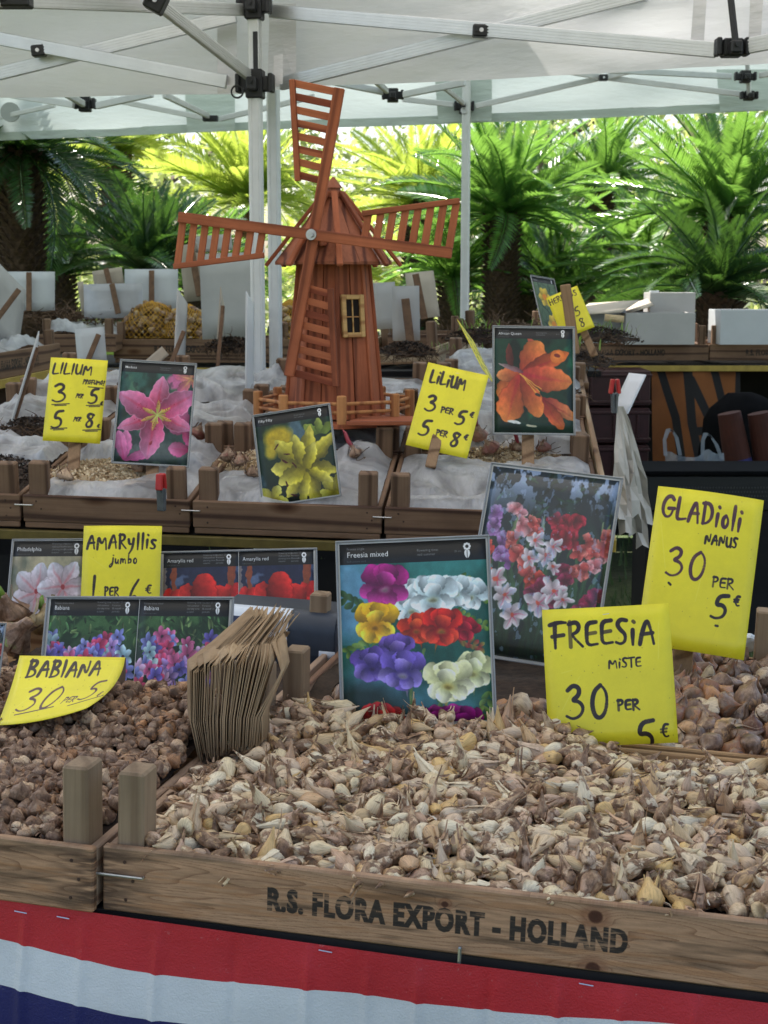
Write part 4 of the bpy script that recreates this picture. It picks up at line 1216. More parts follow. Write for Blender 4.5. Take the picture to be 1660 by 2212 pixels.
def tents():
    alu = simple('aluminium', (.62, .64, .66), .38, .06, 18, metallic=.75, bmp=.05)
    alu2 = simple('painted_steel', (.58, .60, .61), .45, .06, 14, metallic=.3, bmp=.05)
    blk = simple('black_nylon', (.014, .015, .018), .45, .3, 60, bmp=.2)
    stl = simple('zinc_steel', (.55, .56, .58), .32, .1, 60, metallic=.9, bmp=.1)
    c1 = cloth_mat('canopy_cloth_near', (.80, .80, .83, 1), (.85, .85, .86, 1), .36)
    c2 = cloth_mat('canopy_cloth_far', (.66, .71, .72, 1), (.66, .75, .75, 1), .30)
    croof = cloth_mat('canopy_roof_cloth', (.72, .72, .73, 1), (.82, .80, .78, 1), .30)
    seam = cloth_mat('canopy_seam', (.68, .68, .70, 1), (.4, .4, .4, 1), .06)
    seam2 = cloth_mat('canopy_seam_far', (.48, .55, .52, 1), (.3, .4, .37, 1), .10)
    def bar(root, a, b, wd=.034, th=.016, mat=alu, name='truss_bar', ribs=True):
        Mx, L = bar_M(a, b)
        mb = MB()
        mb.box((0, 0, 0), (L, th, wd), ch=.002)
        if ribs:
            for s in (-1, 1):
                for q in (-.3, -.1, .1, .3):
                    mb.box((0, s * (th / 2 + .0004), q * wd), (L * .995, .0022, wd * .09))
        return mb.build(name, mat, root, Mx)
    def clip(root, p, size=(.05, .04, .045), rot=0.0, bolt=True):
        M = Matrix.Translation(p) @ Matrix.Rotation(rot, 4, 'Y')
        mb = MB(); mb.box((0, 0, 0), size, ch=.004)
        mb.box((-size[0] * .18, -size[1] * .52, size[2] * .1), (size[0] * .3, .006, size[2] * .5), ch=.001)
        o = mb.build('pivot_block', blk, root, M)
        if bolt:
            b = MB(); b.tube((0, -size[1] / 2 - .001, 0), (0, -size[1] / 2 - .006, 0), .006, n=10)
            b.build('bolt', stl, o)
        return o
    def bracket(root, p, wd, h=.055, name='corner_bracket', yaw=0.0, up=.03):
        M = Matrix.Translation(p) @ Matrix.Rotation(yaw, 4, 'Z')
        mb = MB()
        mb.box((0, 0, 0), (.052, .052, h + up), ch=.004)
        for s in (-1, 1):
            mb.box((s * (wd / 4 + .012), 0, 0), (wd / 2 - .02, .03, h * .82), ch=.004)
            mb.box((s * (wd / 2 - .006), -.006, .002), (.014, .044, h), ch=.003)
        mb.box((0, -.04, -.004), (.03, .05, h * .7), ch=.004)
        mb.tube((0, -.067, 0), (0, -.072, 0), .006, n=8)
        return mb.build(name, blk, root, M)
    def leg(root, px, Z, z0, z1, wd, mat=alu2, pz=None):
        """an upright square tube"""
        p = W(px, 500, Z)
        mb = MB()
        mb.box((0, 0, (z0 + z1) / 2), (wd, wd, z1 - z0), ch=.004)
        for s in (-1, 1):
            mb.box((s * wd * .27, -wd / 2 - .0006, (z0 + z1) / 2), (wd * .16, .0024, z1 - z0 - .01))
            mb.box((-wd / 2 - .0006, s * wd * .27, (z0 + z1) / 2), (.0024, wd * .16, z1 - z0 - .01))
        o = mb.build('leg', mat, root, Matrix.Translation((p.x, p.y, 0)) @ Matrix.Rotation(rad(-14), 4, 'Z'))
        f = MB(); f.box((0, 0, .003), (.12, .12, .006), ch=.002)
        f.build('foot_plate', stl, o)
        return Vector((p.x, p.y, 0))
    def valance(root, cols, ztop, mat, name='valance', seamm=None, hem=.05, wav=.012, sd_=0):
        pts = []
        for (px, py, Z), (px2, py2, Z2) in zip(cols[:-1], cols[1:]):
            n = max(2, int(abs(px2 - px) / 45))
            for i in range(n):
                t = i / n
                pts.append(W(px + (px2 - px) * t, py + (py2 - py) * t, Z + (Z2 - Z) * t))
        pts.append(W(*cols[-1]))
        rows = 10
        mb = MB()
        for i, p in enumerate(pts):
            for r in range(rows + 1):
                t = r / rows
                z = p.z + (ztop - p.z) * t
                off = wav * mnoise.noise(Vector((i * .31, r * .35, sd_))) + wav * .5 * math.sin(i * .8 + r * .4)
                mb.v.append((p.x, p.y + off, z))
        W_ = rows + 1
        for i in range(len(pts) - 1):
            for r in range(rows):
                mb.f.append((i * W_ + r, (i + 1) * W_ + r, (i + 1) * W_ + r + 1, i * W_ + r + 1)); mb.mi.append(0)
        o = mb.build(name, mat, root, smooth=True)
        if seamm is not None:     # hem: a second layer of cloth
            hb = MB()
            for i, p in enumerate(pts):
                off = wav * mnoise.noise(Vector((i * .31, 0, sd_))) + wav * .5 * math.sin(i * .8)
                hb.v.append((p.x, p.y + off - .004, p.z - .002)); hb.v.append((p.x, p.y + off - .004, p.z + hem))
            for i in range(len(pts) - 1):
                hb.f.append((2 * i, 2 * i + 2, 2 * i + 3, 2 * i + 1)); hb.mi.append(0)
            hb.build('hem', seamm, o, smooth=True)
        return pts, o
    def panel(root, cols, mat, name='cloth_overlap'):
        """cloth strip: 4 photo corners + depth"""
        mb = MB(); mb.add([W(*c) for c in cols], [(0, 1, 2, 3)])
        return mb.build(name, mat, root)
    # ---------------- near tent
    t1 = empty('market_tent', Matrix.Identity(4), 'near white pop-up market tent, grey-white valance and scissor trusses across the top', 'tent')
    ZT, ZB = 2.36, 2.11
    cols = [(-700, 222, 5.1), (0, 212, 4.93), (300, 206, 4.87), (545, 202, 4.80), (640, 188, 4.76), (1040, 173, 4.46), (1330, 156, 4.24), (1660, 137, 4.0), (2300, 105, 3.6)]
    pts, va = valance(t1, cols, 2.46, c1, seamm=None, wav=.018)
    hb = MB()       # roof sheets: up to the ridge and down to the front eave
    n = len(pts)
    for i, p in enumerate(pts):
        for (y, z) in ((p.y, 2.455), (p.y * .5 + 1.45, 2.86), (2.9, 3.12), (1.9, 2.8), (.75, 2.42), (.75, 2.22)):
            hb.v.append((p.x * (1 if y > 2.9 else 1), y, z + .01 * math.sin(i)))
    for i in range(n - 1):
        for r in range(5):
            hb.f.append((i * 6 + r, (i + 1) * 6 + r, (i + 1) * 6 + r + 1, i * 6 + r + 1)); hb.mi.append(0)
    hb.build('roof_cloth', croof, t1, smooth=True)
    panel(t1, [(583, 8, 4.70), (640, 8, 4.66), (640, 186, 4.66), (578, 190, 4.72)], seam)
    panel(t1, [(470, 30, 4.74), (512, 20, 4.72), (512, 200, 4.72), (470, 203, 4.74)], seam)
    panel(t1, [(1500, -20, 4.06), (1528, -20, 4.05), (1520, 111, 4.05), (1491, 112, 4.06)], seam, 'strap')
    panel(t1, [(1622, -20, 3.98), (1650, -20, 3.96), (1643, 104, 3.96), (1616, 106, 3.98)], seam, 'strap')
    panel(t1, [(592, 120, 4.6), (612, 116, 4.59), (611, 181, 4.59), (590, 183, 4.6)], seam, 'strap')
    panel(t1, [(487, 165, 4.62), (506, 165, 4.61), (506, 184, 4.61), (487, 184, 4.62)], seam, 'strap')
    p1 = leg(t1, 556, 4.66, 0.0, 2.12, .036)
    p1u = W(548, 100, 4.66)
    mb = MB(); mb.box((0, 0, 0), (.034, .034, .42), ch=.003); inner = mb.build('inner_leg', alu2, t1, Matrix.Translation((p1.x, p1.y, 2.25)) @ Matrix.Rotation(rad(-14), 4, 'Z'))
    mb = MB(); mb.box((.008, -.019, -.03), (.014, .006, .13), ch=.001); mb.build('lock_strip', blk, inner)
    top = Vector((p1.x, p1.y, W(0, 26, 4.66).z)); bot = Vector((p1.x, p1.y, W(0, 188, 4.66).z))
    bracket(t1, top, .10, .05, yaw=rad(-8)); bk = bracket(t1, bot, .112, .055, yaw=rad(-8))
    rg = MB()
    for i in range(14):
        a0, a1 = i * 2 * math.pi / 14, (i + 1) * 2 * math.pi / 14
        rg.tube((-.042 + .018 * math.cos(a0), -.06, -.028 + .018 * math.sin(a0)), (-.042 + .018 * math.cos(a1), -.06, -.028 + .018 * math.sin(a1)), .003, n=6)
    rg.build('pull_ring', blk, bk)
    xr = W(1038, 71, 4.33); xl = W(90, 114, 4.72); jr = W(1560, 102, 3.97)
    fr = Vector((0, -.012, 0))
    bar(t1, W(585, 24, 4.62), W(1548, 108, 3.99), .04)                # upper bracket to the joint on the right
    bar(t1, W(605, 180, 4.65) - fr, W(1400, -18, 4.12) - fr * 1.6, .04)
    clip(t1, xr + Vector((0, -.03, 0)), (.048, .04, .034), .05)
    bar(t1, W(510, 34, 4.66), W(-260, 222, 4.80), .04)
    bar(t1, W(492, 178, 4.62) + fr, W(-260, 36, 4.76) + fr * 1.8, .04)
    clip(t1, xl + Vector((0, -.035, 0)), (.042, .04, .034), -.1)
    # side truss running towards the viewer
    bar(t1, W(536, 22, 4.60), W(-120, -8, 3.2), .036, mat=alu2)
    bar(t1, W(545, 168, 4.60), W(330, -2, 3.9), .034, mat=alu2)
    bar(t1, W(332, 0, 3.88), W(170, -150, 3.4), .034, mat=alu2)
    clip(t1, W(338, 4, 3.85), (.05, .05, .05), .5)
    clip(t1, W(20, 2, 3.4), (.10, .05, .03), 0.0, False)
    bracket(t1, W(1581, 104, 3.97), .085, .045, 'joint_bracket', up=.0)
    bar(t1, W(1576, -30, 3.92), W(1590, 96, 3.92), .016, .012, blk, 'joint_rod', False)
    bar(t1, W(1617, 99, 3.95), W(2050, 20, 3.75), .04)
    # front legs of the near tent, beside the customers
    for X in (-3.2, 3.0):
        mb = MB(); mb.box((0, 0, 1.12), (.04, .04, 2.24), ch=.003); mb.build('leg', alu2, t1, Matrix.Translation((X, 1.2, 0)))
    # ---------------- far tent
    K2 = lambda Z: Z * (1.15 if Z > 6.85 else 1 + .15 * max(0, (Z - 5.9)) / .95)
    W2 = lambda x, y, Z: W(x, y, K2(Z))
    t2 = empty('market_tent', Matrix.Identity(4), 'second white tent behind the windmill, greenish-white valance over the far tables', 'tent')
    cols = [(-700, 332, 8.1), (0, 303, 7.8), (400, 287, 7.65), (560, 280, 7.6), (830, 272, 7.5), (1200, 258, 7.35), (1660, 238, 7.15), (2300, 212, 6.9)]
    pts, va = valance(t2, [(x, y, K2(Z)) for x, y, Z in cols], 3.02, c2, seamm=seam2, hem=.045, wav=.02, sd_=4)
    hb = MB(); n = len(pts)
    for i, p in enumerate(pts):
        for (y, z) in ((p.y, 3.015), (p.y - .9, 3.3), (6.6, 3.5), (5.4, 3.05), (4.74, 2.7), (4.74, 2.5)):
            hb.v.append((p.x, y, z))
    for i in range(n - 1):
        for r in range(5):
            hb.f.append((i * 6 + r, (i + 1) * 6 + r, (i + 1) * 6 + r + 1, i * 6 + r + 1)); hb.mi.append(0)
    hb.build('roof_cloth', c2, t2, smooth=True)
    for a, b in ((405, 508), (947, 1063), (1556, 1664)):
        def zz(x): return 7.8 - x * .00039 - .05
        def yy(x): return 303 - x * .0391
        panel(t2, [(a - 8, 150, K2(zz(a))), (b, 150, K2(zz(b))), (b, yy(b) - 1, K2(zz(b))), (a, yy(a) - 1, K2(zz(a)))], seam2)
    leg(t2, 594, 5.02, 0, 2.5, .036)
    p2 = leg(t2, 1006, K2(7.38), 0, 2.85, .042)
    # disc on the valance
    mb = MB(); c = W2(22, 242, 7.7); mb.tube((0, 0, 0), (0, .02, 0), .056, n=24); mb.build('round_patch', simple('grey_patch', (.30, .33, .33), .7, .05), t2, Matrix.Translation(c))
    b2 = bracket(t2, W2(1003, 230, 7.33), .108, .05)
    mb = MB(); mb.box((0, 0, 0), (.012, .008, .085)); mb.build('lock_strip', blk, t2, Matrix.Translation(W2(1011, 190, 7.34)))
    rg = MB()
    for i in range(12):
        a0, a1 = i * 2 * math.pi / 12, (i + 1) * 2 * math.pi / 12
        rg.tube((.016 * math.cos(a0) - .004, -.07, -.03 + .016 * math.sin(a0)), (.016 * math.cos(a1) - .004, -.07, -.03 + .016 * math.sin(a1)), .003, n=6)
    rg.build('pull_ring', stl, b2)
    B = lambda x0, y0, z0, x1, y1, z1, w_=.03: bar(t2, W2(x0, y0, z0), W2(x1, y1, z1), w_, .016, alu2)
    B(1028, 229, 7.3, 1304, 167, 7.22); B(1304, 167, 7.22, 1640, 208, 7.05); B(1150, 142, 7.1, 1304, 167, 7.2); B(1310, 166, 7.18, 1420, 140, 7.15)
    clip(t2, W2(1304, 168, 7.17), (.046, .04, .034))
    bracket(t2, W2(1610, 166, 6.9), .11, .042, 'joint_bracket', up=.02); bracket(t2, W2(1618, 207, 7.0), .09, .038, 'joint_bracket', up=.01)
    bar(t2, W2(1613, 100, 6.88), W2(1619, 206, 6.98), .026, .02, alu2, 'joint_rod', False)
    B(1200, 145, 6.6, 1580, 165, 6.88); B(1642, 163, 6.86, 1760, 140, 6.7)
    B(980, 226, 7.33, 870, 214, 7.35); B(958, 188, 6.9, 1003, 224, 7.28, .024)
    bracket(t2, W2(849, 206, 6.5), .10, .042, 'joint_bracket', up=.02)
    B(873, 204, 6.45, 1005, 178, 6.3); B(826, 198, 6.4, 640, 160, 6.2); B(836, 196, 6.4, 800, 165, 6.0, .026)
    B(475, 257, 7.5, 680, 208, 7.35); B(437, 254, 7.5, 240, 215, 7.6); B(450, 250, 7.4, 355, 205, 6.6, .03)
    clip(t2, W2(455, 256, 7.42), (.085, .05, .032), 0, False)
    B(120, 227, 7.65, -40, 262, 7.75, .026)
    bracket(t2, W2(184, 225, 6.3), .095, .045, 'joint_bracket', up=.02)
    B(160, 226, 6.28, -30, 196, 6.4); B(210, 228, 6.25, 330, 202, 6.15); B(180, 224, 6.2, 130, 195, 5.8, .028)
    for X, Y in ((-3.4, 5.05), (3.6, 5.0)):
        mb = MB(); mb.box((0, 0, 1.25), (.04, .04, 2.5), ch=.003); mb.build('leg', alu2, t2, Matrix.Translation((X, Y, 0)))
# ------------------------------------------------------------ crates, tables
near_light, near_dark = (.40, .25, .125, 1), (.20, .10, .045, 1)
WD = {}
def woods():
    WD['near'] = wood('crate_pine_near', near_light, near_dark, stain=.45)
    WD['post'] = wood('crate_post_pine', (.30, .215, .14, 1), (.22, .15, .095, 1), axis=2, stain=.4, knots=False)
    WD['rail'] = wood('crate_rail_pine', (.36, .25, .18, 1), (.2, .11, .07, 1), stain=.35, knots=False)
    WD['mid'] = wood('crate_pine_mid', (.215, .13, .082, 1), (.08, .042, .028, 1), stain=.55)
    WD['midpost'] = wood('crate_post_mid', (.20, .125, .08, 1), (.09, .05, .03, 1), axis=2, stain=.4, knots=False)
    WD['light'] = wood('crate_pine_pale', (.46, .36, .24, 1), (.26, .16, .09, 1), stain=.35)
    WD['stake'] = wood('stake_pine', (.30, .19, .11, 1), (.15, .085, .045, 1), axis=2, stain=.3, knots=False)
    WD['staple'] = simple('staple_steel', (.55, .57, .6), .3, .1, 80, metallic=.9, bmp=.1)
    WD['nail'] = simple('rusty_nail', (.06, .03, .02), .7, .4, 90)

def board_mat(img):
    m, nt, b = new_mat('sawn_' + img.name)
    uv = nt.nodes.new('ShaderNodeTexCoord'); ti = nt.nodes.new('ShaderNodeTexImage'); ti.image = img; ti.extension = 'EXTEND'
    nt.links.new(uv.outputs['UV'], ti.inputs[0]); nt.links.new(ti.outputs[0], b.inputs['Base Color'])
    b.inputs['Roughness'].default_value = .7; b.inputs['Specular IOR Level'].default_value = .3
    n = N(nt, 'ShaderNodeTexNoise', Scale=1.0, Detail=4.0); nt.links.new(coords(nt, (6, 160, 160)), n.inputs['Vector']); bump(nt, b, n.outputs[0], .4, .0012)
    return m

def crate(M, L, D, H, label, group='wooden bulb crates', th=.012, post=.033, ph=.085, key='near', pkey='post', textimg=None,
          nails=True, lip=False, rlo=None, posts=(1, 1, 1, 1), pdepth=None):
    """M: the rim's front left outer corner, x along the front, y to the back; the crate hangs below it"""
    root = empty('bulb_crate', M, label, 'crate', group)
    fm = wood('crate_board_' + textimg.name, (.40, .25, .125, 1) if key == 'near' else (.215, .13, .082, 1), near_dark if key == 'near' else (.08, .042, .028, 1), stain=.45, img=textimg) if textimg and not textimg.name.startswith('board') else board_mat(textimg) if textimg else WD[key]
    # front board with its own uv for the lettering
    vs, fs = box_vf((L, th, H), .0022)
    me = bpy.data.meshes.new('front_board'); me.from_pydata(vs, [], fs); me.update()
    uv = me.uv_layers.new(name='UVMap')
    for poly in me.polygons:
        front = poly.normal.y < -.9
        for li in poly.loop_indices:
            v = me.vertices[me.loops[li].vertex_index].co
            uv.data[li].uv = ((v.x + L / 2) / L, (v.z + H / 2) / H) if front else ((v.x + L / 2) / L, .99 if abs(poly.normal.z) > .5 else (v.z + H / 2) / H)
    fb = link('front_board', me, fm, root, Matrix.Translation((L / 2, th / 2, -H / 2)))
    boxo('back_board', (L, th, H), (L / 2, D - th / 2, -H / 2), WD[key], root, ch=.002)
    for nm, x in (('side_board', th / 2 + .0005), ('side_board', L - th / 2 - .0005)):
        boxo(nm, (D - 2 * th - .001, th, H * .92), (x, D / 2, -H * .5), WD['rail' if key == 'near' else key], root, rot=(0, 0, rad(90)), ch=.002)
    n = max(4, int(D / .09))
    for i in range(n):
        boxo('bottom_slat', (L - 2 * th - .004, D / n * .8, .006), (L / 2, th + (D - 2 * th) * (i + .5) / n, -H + .004), WD[key], root, ch=.001)
    k = 0
    pd_ = pdepth or post * 1.1
    for (x, y) in ((th + post / 2 + .001, th + pd_ / 2 + .001), (L - th - post / 2 - .001, th + pd_ / 2 + .001), (th + post / 2 + .001, D - th - pd_ / 2 - .001), (L - th - post / 2 - .001, D - th - pd_ / 2 - .001)):
        if posts[k]:
            r = random.uniform(-.015, .015)
            hh = H + ph * random.uniform(.96, 1.04)
            boxo('post', (post, pd_, round(hh, 3)), (x, y, -H + .008 + hh / 2), WD[pkey], root, rot=(r, random.uniform(-.012, .012), 0), ch=.003)
        k += 1
    if lip:
        boxo('base_strip', (L * .985, th, H * .22), (L / 2, th / 2 + .001, -H - H * .12), WD[key], root, ch=.002)
    if nails:
        nb = MB()
        for x in (th + post * .5, L - th - post * .5):
            for zz in (-.22, -.8):
                nb.tube((x + random.uniform(-.003, .003), -.0008, H * zz), (x, .002, H * zz), .0022, n=8)
            nb.tube((x + .01, -.0008, -H * .5), (x + .01, .002, -H * .5), .0022, n=8)
        nb.build('nail_heads', WD['nail'], root)
    return root

def local(Mat, x, y, z=0): return Mat @ Vector((x, y, z))

# near row frame: origin at the rim corner, x along the front
P0 = W(222, 1826, 1.82)
def camdir(a, b, c): return Vector((a, c * CP - b * SP, -c * SP - b * CP))
RX = camdir(4.656, .304, -1).normalized()
RY = camdir(.2245, -.1515, 1).normalized()
NEAR = frame(P0, RX, RY)
NH = .081
# the tier in the middle: rises towards the back
M0 = W(46, 1069, 3.42)
MX = (W(828, 1096, 3.36) - M0).normalized()
MYd = Vector((.03, math.cos(rad(7.5)), math.sin(rad(7.5))))
MID = frame(M0, MX, MYd)
def midx(px, Z=3.4): return (W(px, 1075, Z) - M0).dot(MX)

def build_crates():
    woods()
    t = img_stencil('R.S. FLORA EXPORT - HOLLAND', .83, NH, .205, .622, .0275, 'stencil_long', raw=True)
    fr1 = img_board('board_stencilled', seed=3, knots=((.705, .20, .09), (.705, .95, .09), (.50, .28, .045)), apex=(.22, .72), sten=t)
    fr2 = img_board('board_plain', seed=8, knots=((.78, .5, .03), (.35, .6, .08)), apex=(.84, .5))
    crate(NEAR, .83, .585, NH, 'long pine crate with black stencilled export lettering, filled with pale bulbs, front of stall', textimg=fr1, ph=.082, pdepth=.046)
    crate(NEAR @ Matrix.Translation((-.836, .004, 0)) @ Matrix.Rotation(rad(-1.2), 4, 'Z'), .83, .585, NH, 'front left pine crate filled with small brown corms, next to the stencilled crate', textimg=fr2, ph=.082, pdepth=.046)
    # second near row
    crate(NEAR @ Matrix.Translation((.03, .60, 0)), .79, .615, NH, 'pine crate of large brown corms behind the stencilled front crate', ph=.09, pdepth=.046, posts=(1, 0, 1, 1))
    crate(NEAR @ Matrix.Translation((.827, .60, 0)), .63, .615, NH, 'pine crate at the right edge behind the front crate, holding light brown corms', ph=.09, posts=(0, 1, 1, 1))
    crate(NEAR @ Matrix.Translation((-.83, .60, .0)), .85, .47, NH, 'pine crate of big amaryllis bulbs behind the small brown corms', ph=.09)
    # staples bridging the fronts
    s = MB()
    s.tube((-.048, -.004, -.034), (.052, -.0045, -.034), .0016, n=6); s.tube((-.048, -.004, -.034), (-.048, .004, -.034), .0016, n=6); s.tube((.052, -.0045, -.034), (.052, .004, -.034), .0016, n=6)
    tag(s.build('staple', WD['staple'], M=NEAR), 'bright steel staple joining the two front crates', 'staple')
    s = MB(); s.tube((0, -.004, .006), (0, -.004, -.022), .0022, n=6); s.tube((0, -.004, .005), (0, .006, .005), .0022, n=6)
    tag(s.build('staple', WD['staple'], M=NEAR @ Matrix.Translation((.435, 0, -NH + .004))), 'steel staple under the lower edge of the stencilled crate', 'staple')

    # mid tier, first row
    xs = [(-380, 36), (42, 411), (418, 829), (835, 1302)]
    labs = ['weathered crate at the left end of the lily row, mostly outside the picture', 'crate of wood shavings under the pink lily card', 'crate under the yellow double lily card', 'crate under the orange lily card at the right end of the row']
    H2 = .062
    for (a, b), lb in zip(xs, labs):
        x0, x1 = midx(a), midx(b)
        crate(MID @ Matrix.Translation((x0, 0, 0)), x1 - x0, .50, H2, lb, 'crates in the lily row', key='mid', pkey='midpost', post=.042, pdepth=.03, ph=.062, lip=True, th=.011)
    for k, (a, b) in enumerate(((20, 70), (388, 440), (804, 856))):
        xa = midx((a + b) / 2)
        s = MB(); s.tube((-.02, -.003, 0), (.02, -.004, 0), .0015, n=6); s.tube((-.02, -.003, 0), (-.02, .004, 0), .0015, n=5); s.tube((.02, -.004, 0), (.02, .004, 0), .0015, n=5)
        tag(s.build('staple', WD['staple'], M=MID @ Matrix.Translation((xa, 0, -.022))), 'steel staple joining two lily crates ' + ('at the left end of the row', 'left of the yellow lily card', 'right of the yellow lily card')[k], 'staple', 'staples along the lily row')
    # second and third rows of the tier
    for r, (y0, D) in enumerate(((.515, .46), (.99, .48), (1.485, .45))):
        for c, (a, b) in enumerate(((-300, 40), (52, 425), (432, 840), (850, 1300))):
            if r == 2 and c < 3: continue
            x0, x1 = midx(a) * 1.0 + .02 * r, midx(b) * 1.0 + .02 * r
            names = (('lily crate in the second row at the left edge', 'second row crate behind the pink lily card', 'second row crate that the toy windmill stands on', 'second row crate behind the orange lily card'),
                     ('third row crate at the left end of the tier', 'third row crate with leaning blank boards', 'third row crate behind the windmill', 'third row crate of sprouting roots at the right end of the tier'), ('', '', '', 'rearmost crate of the tier, full of matted roots, right of the orange lily card'))[r][c]
            crate(MID @ Matrix.Translation((x0, y0, 0)), x1 - x0, D, H2, names, 'crates on the middle tier', key='mid', pkey='midpost', post=.042, pdepth=.03, ph=.05, th=.011, nails=False)
    # the stand under the tier
    st = empty('stand', MID, 'dark trestle under the lily crates with a yellow edge strip', 'display stand')
    yel = simple('yellow_edge', (.13, .095, .025), .55, .25, 25)
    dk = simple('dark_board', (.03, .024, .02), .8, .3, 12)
    blk = simple('shade_black', (.006, .006, .007), .9, .3, 12)
    Lr = midx(1302) - midx(-380)
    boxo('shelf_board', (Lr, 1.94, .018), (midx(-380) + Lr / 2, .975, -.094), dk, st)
    boxo('edge_strip', (Lr, .012, .022), (midx(-380) + Lr / 2, -.002, -.092), yel, st)
    for x in (midx(-380) + .05, midx(500), midx(1290) - .05):
        for y in (.08, 1.35):
            p = MID @ Vector((x, y, -.1))
            o = boxo('leg', (.04, .04, round(p.z, 3)), (0, 0, 0), dk)
            o.parent = st; o.matrix_parent_inverse = st.matrix_world.inverted(); o.matrix_basis = Matrix.Translation((p.x, p.y, p.z / 2))
    def shade_sheet(name, a, b, z1, z0, mat, label, wav=.01, cat='cloth', n=60):
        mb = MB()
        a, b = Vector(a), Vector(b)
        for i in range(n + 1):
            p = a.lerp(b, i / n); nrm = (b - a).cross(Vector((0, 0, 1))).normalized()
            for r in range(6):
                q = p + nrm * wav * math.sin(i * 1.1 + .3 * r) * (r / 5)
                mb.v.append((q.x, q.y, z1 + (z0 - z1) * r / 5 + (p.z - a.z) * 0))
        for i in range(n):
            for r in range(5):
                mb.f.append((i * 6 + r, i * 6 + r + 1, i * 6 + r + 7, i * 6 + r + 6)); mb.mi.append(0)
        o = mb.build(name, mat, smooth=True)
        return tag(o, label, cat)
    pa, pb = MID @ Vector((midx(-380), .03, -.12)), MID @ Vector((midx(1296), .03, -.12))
    shade_sheet('shade_sheet', pa, pb, min(pa.z, pb.z), .02, blk, 'black sheet added as the shadow below the lily crates')  # black sheet standing in for the shadow under the tier
    # near table under the front crates
    tb = empty('display_table', NEAR, 'trestle table carrying the front crates', 'table')
    boxo('table_top', (2.5, 1.24, .02), (.17, .63, -NH - .014), dk, tb)
    for x in (-.9, .2, 1.2):
        for y in (.1, 1.0):
            p = NEAR @ Vector((x, y, -NH - .024))
            o = boxo('leg', (.045, .045, round(p.z, 3)), (0, 0, 0), dk)
            o.parent = tb; o.matrix_parent_inverse = tb.matrix_world.inverted(); o.matrix_basis = Matrix.Translation((p.x, p.y, p.z / 2))
    # red, white and blue cloth
    def fabric(name, col):
        m, nt, b = new_mat(name)
        v = coords(nt, (1, 1, 1), False)
        n1 = N(nt, 'ShaderNodeTexNoise', Scale=6.0, Detail=6.0, Roughness=.6); nt.links.new(v, n1.inputs['Vector'])
        r = ramp(nt, [(.3, tuple(c * .8 for c in col[:3]) + (1,)), (.62, col)], n1.outputs[0])
        # scuffs
        n3 = N(nt, 'ShaderNodeTexNoise', Scale=75.0, Detail=8.0, Roughness=.8); nt.links.new(v, n3.inputs['Vector'])
        k = ramp(nt, [(.62, (0, 0, 0, 1)), (.72, (1, 1, 1, 1))], n3.outputs[0])
        c = mixc(nt, math_(nt, 'MULTIPLY', k.outputs[0], .35), r.outputs[0], (.6, .55, .55, 1))
        nt.links.new(c, b.inputs['Base Color'])
        b.inputs['Roughness'].default_value = .5
        b.inputs['Specular IOR Level'].default_value = .35
        n2 = N(nt, 'ShaderNodeTexNoise', Scale=420.0, Detail=2.0); nt.links.new(v, n2.inputs['Vector'])
        bump(nt, b, math_(nt, 'ADD', n2.outputs[0], math_(nt, 'MULTIPLY', n1.outputs[0], 6.0)), .6, .0014)
        return m
    mats = [fabric('cloth_red', (.50, .020, .030, 1)), fabric('cloth_white', (.66, .68, .70, 1)), fabric('cloth_blue', (.012, .014, .11, 1)), fabric('cloth_orange', (.5, .14, .03, 1))]
    rows = []
    for i, (n_, m_) in enumerate(((5, 0), (6, 1), (8, 2), (3, 3))):
        rows += [m_] * n_
    hs = [.041 / 5] * 5 + [.053 / 6] * 6 + [.30 / 8] * 8 + [.3 / 3] * 3
    mb = MB(); nx = 520; x0, x1 = -.9, 1.25
    for i in range(nx + 1):
        x = x0 + (x1 - x0) * i / nx
        z = .004 - .007 * max(0, min(1, (x + .1) / .5)); zz = 0
        crease = sum(s_ * math.exp(-((x - c_) / .005) ** 2) for c_, s_ in ((-.36, 1), (-.17, -.7), (-.095, 1), (-.02, .6), (.075, 1), (.17, -.6), (.26, 1), (.33, .7), (.39, 1), (.47, -.8), (.55, 1), (.62, .6), (.70, 1))) * .0045 + .004 * mnoise.noise(Vector((x * 14, 0, 3)))
        sag = .006 * math.sin(x * 5.2 + .6) + .004 * math.sin(x * 13 + 1) + .012 * max(0, math.sin(x * 3.0 + 1.3)) * (1 if x > -.4 else 0)
        for r in range(len(rows) + 1):
            t = r / len(rows)
            k = min(1, r / 5)
            off = -.006 - .010 * k * math.sin(x * 9 + r * .12) * t - crease * min(1, r / 3) - .03 * t
            mb.v.append((x, off, z - zz - sag * k))
            if r < len(rows): zz += hs[r]
    for i in range(nx):
        for r in range(len(rows)):
            a = i * (len(rows) + 1) + r; b = a + len(rows) + 1
            mb.f.append((a, a + 1, b + 1, b)); mb.mi.append(rows[r])
    o = mb.build('striped_cloth', mats, M=NEAR @ Matrix.Translation((0, -.002, -NH - .004)), smooth=True)
    tag(o, 'red, white and blue striped cloth stapled along the front of the table', 'cloth')
    for x in (-.10, -.045, .28, .58):
        s = MB(); s.tube((-.008, -.0105, 0), (.008, -.0105, -.001), .0008, n=5)
        s.build('staple', WD['staple'], o, Matrix.Translation((x, 0, -.006)))

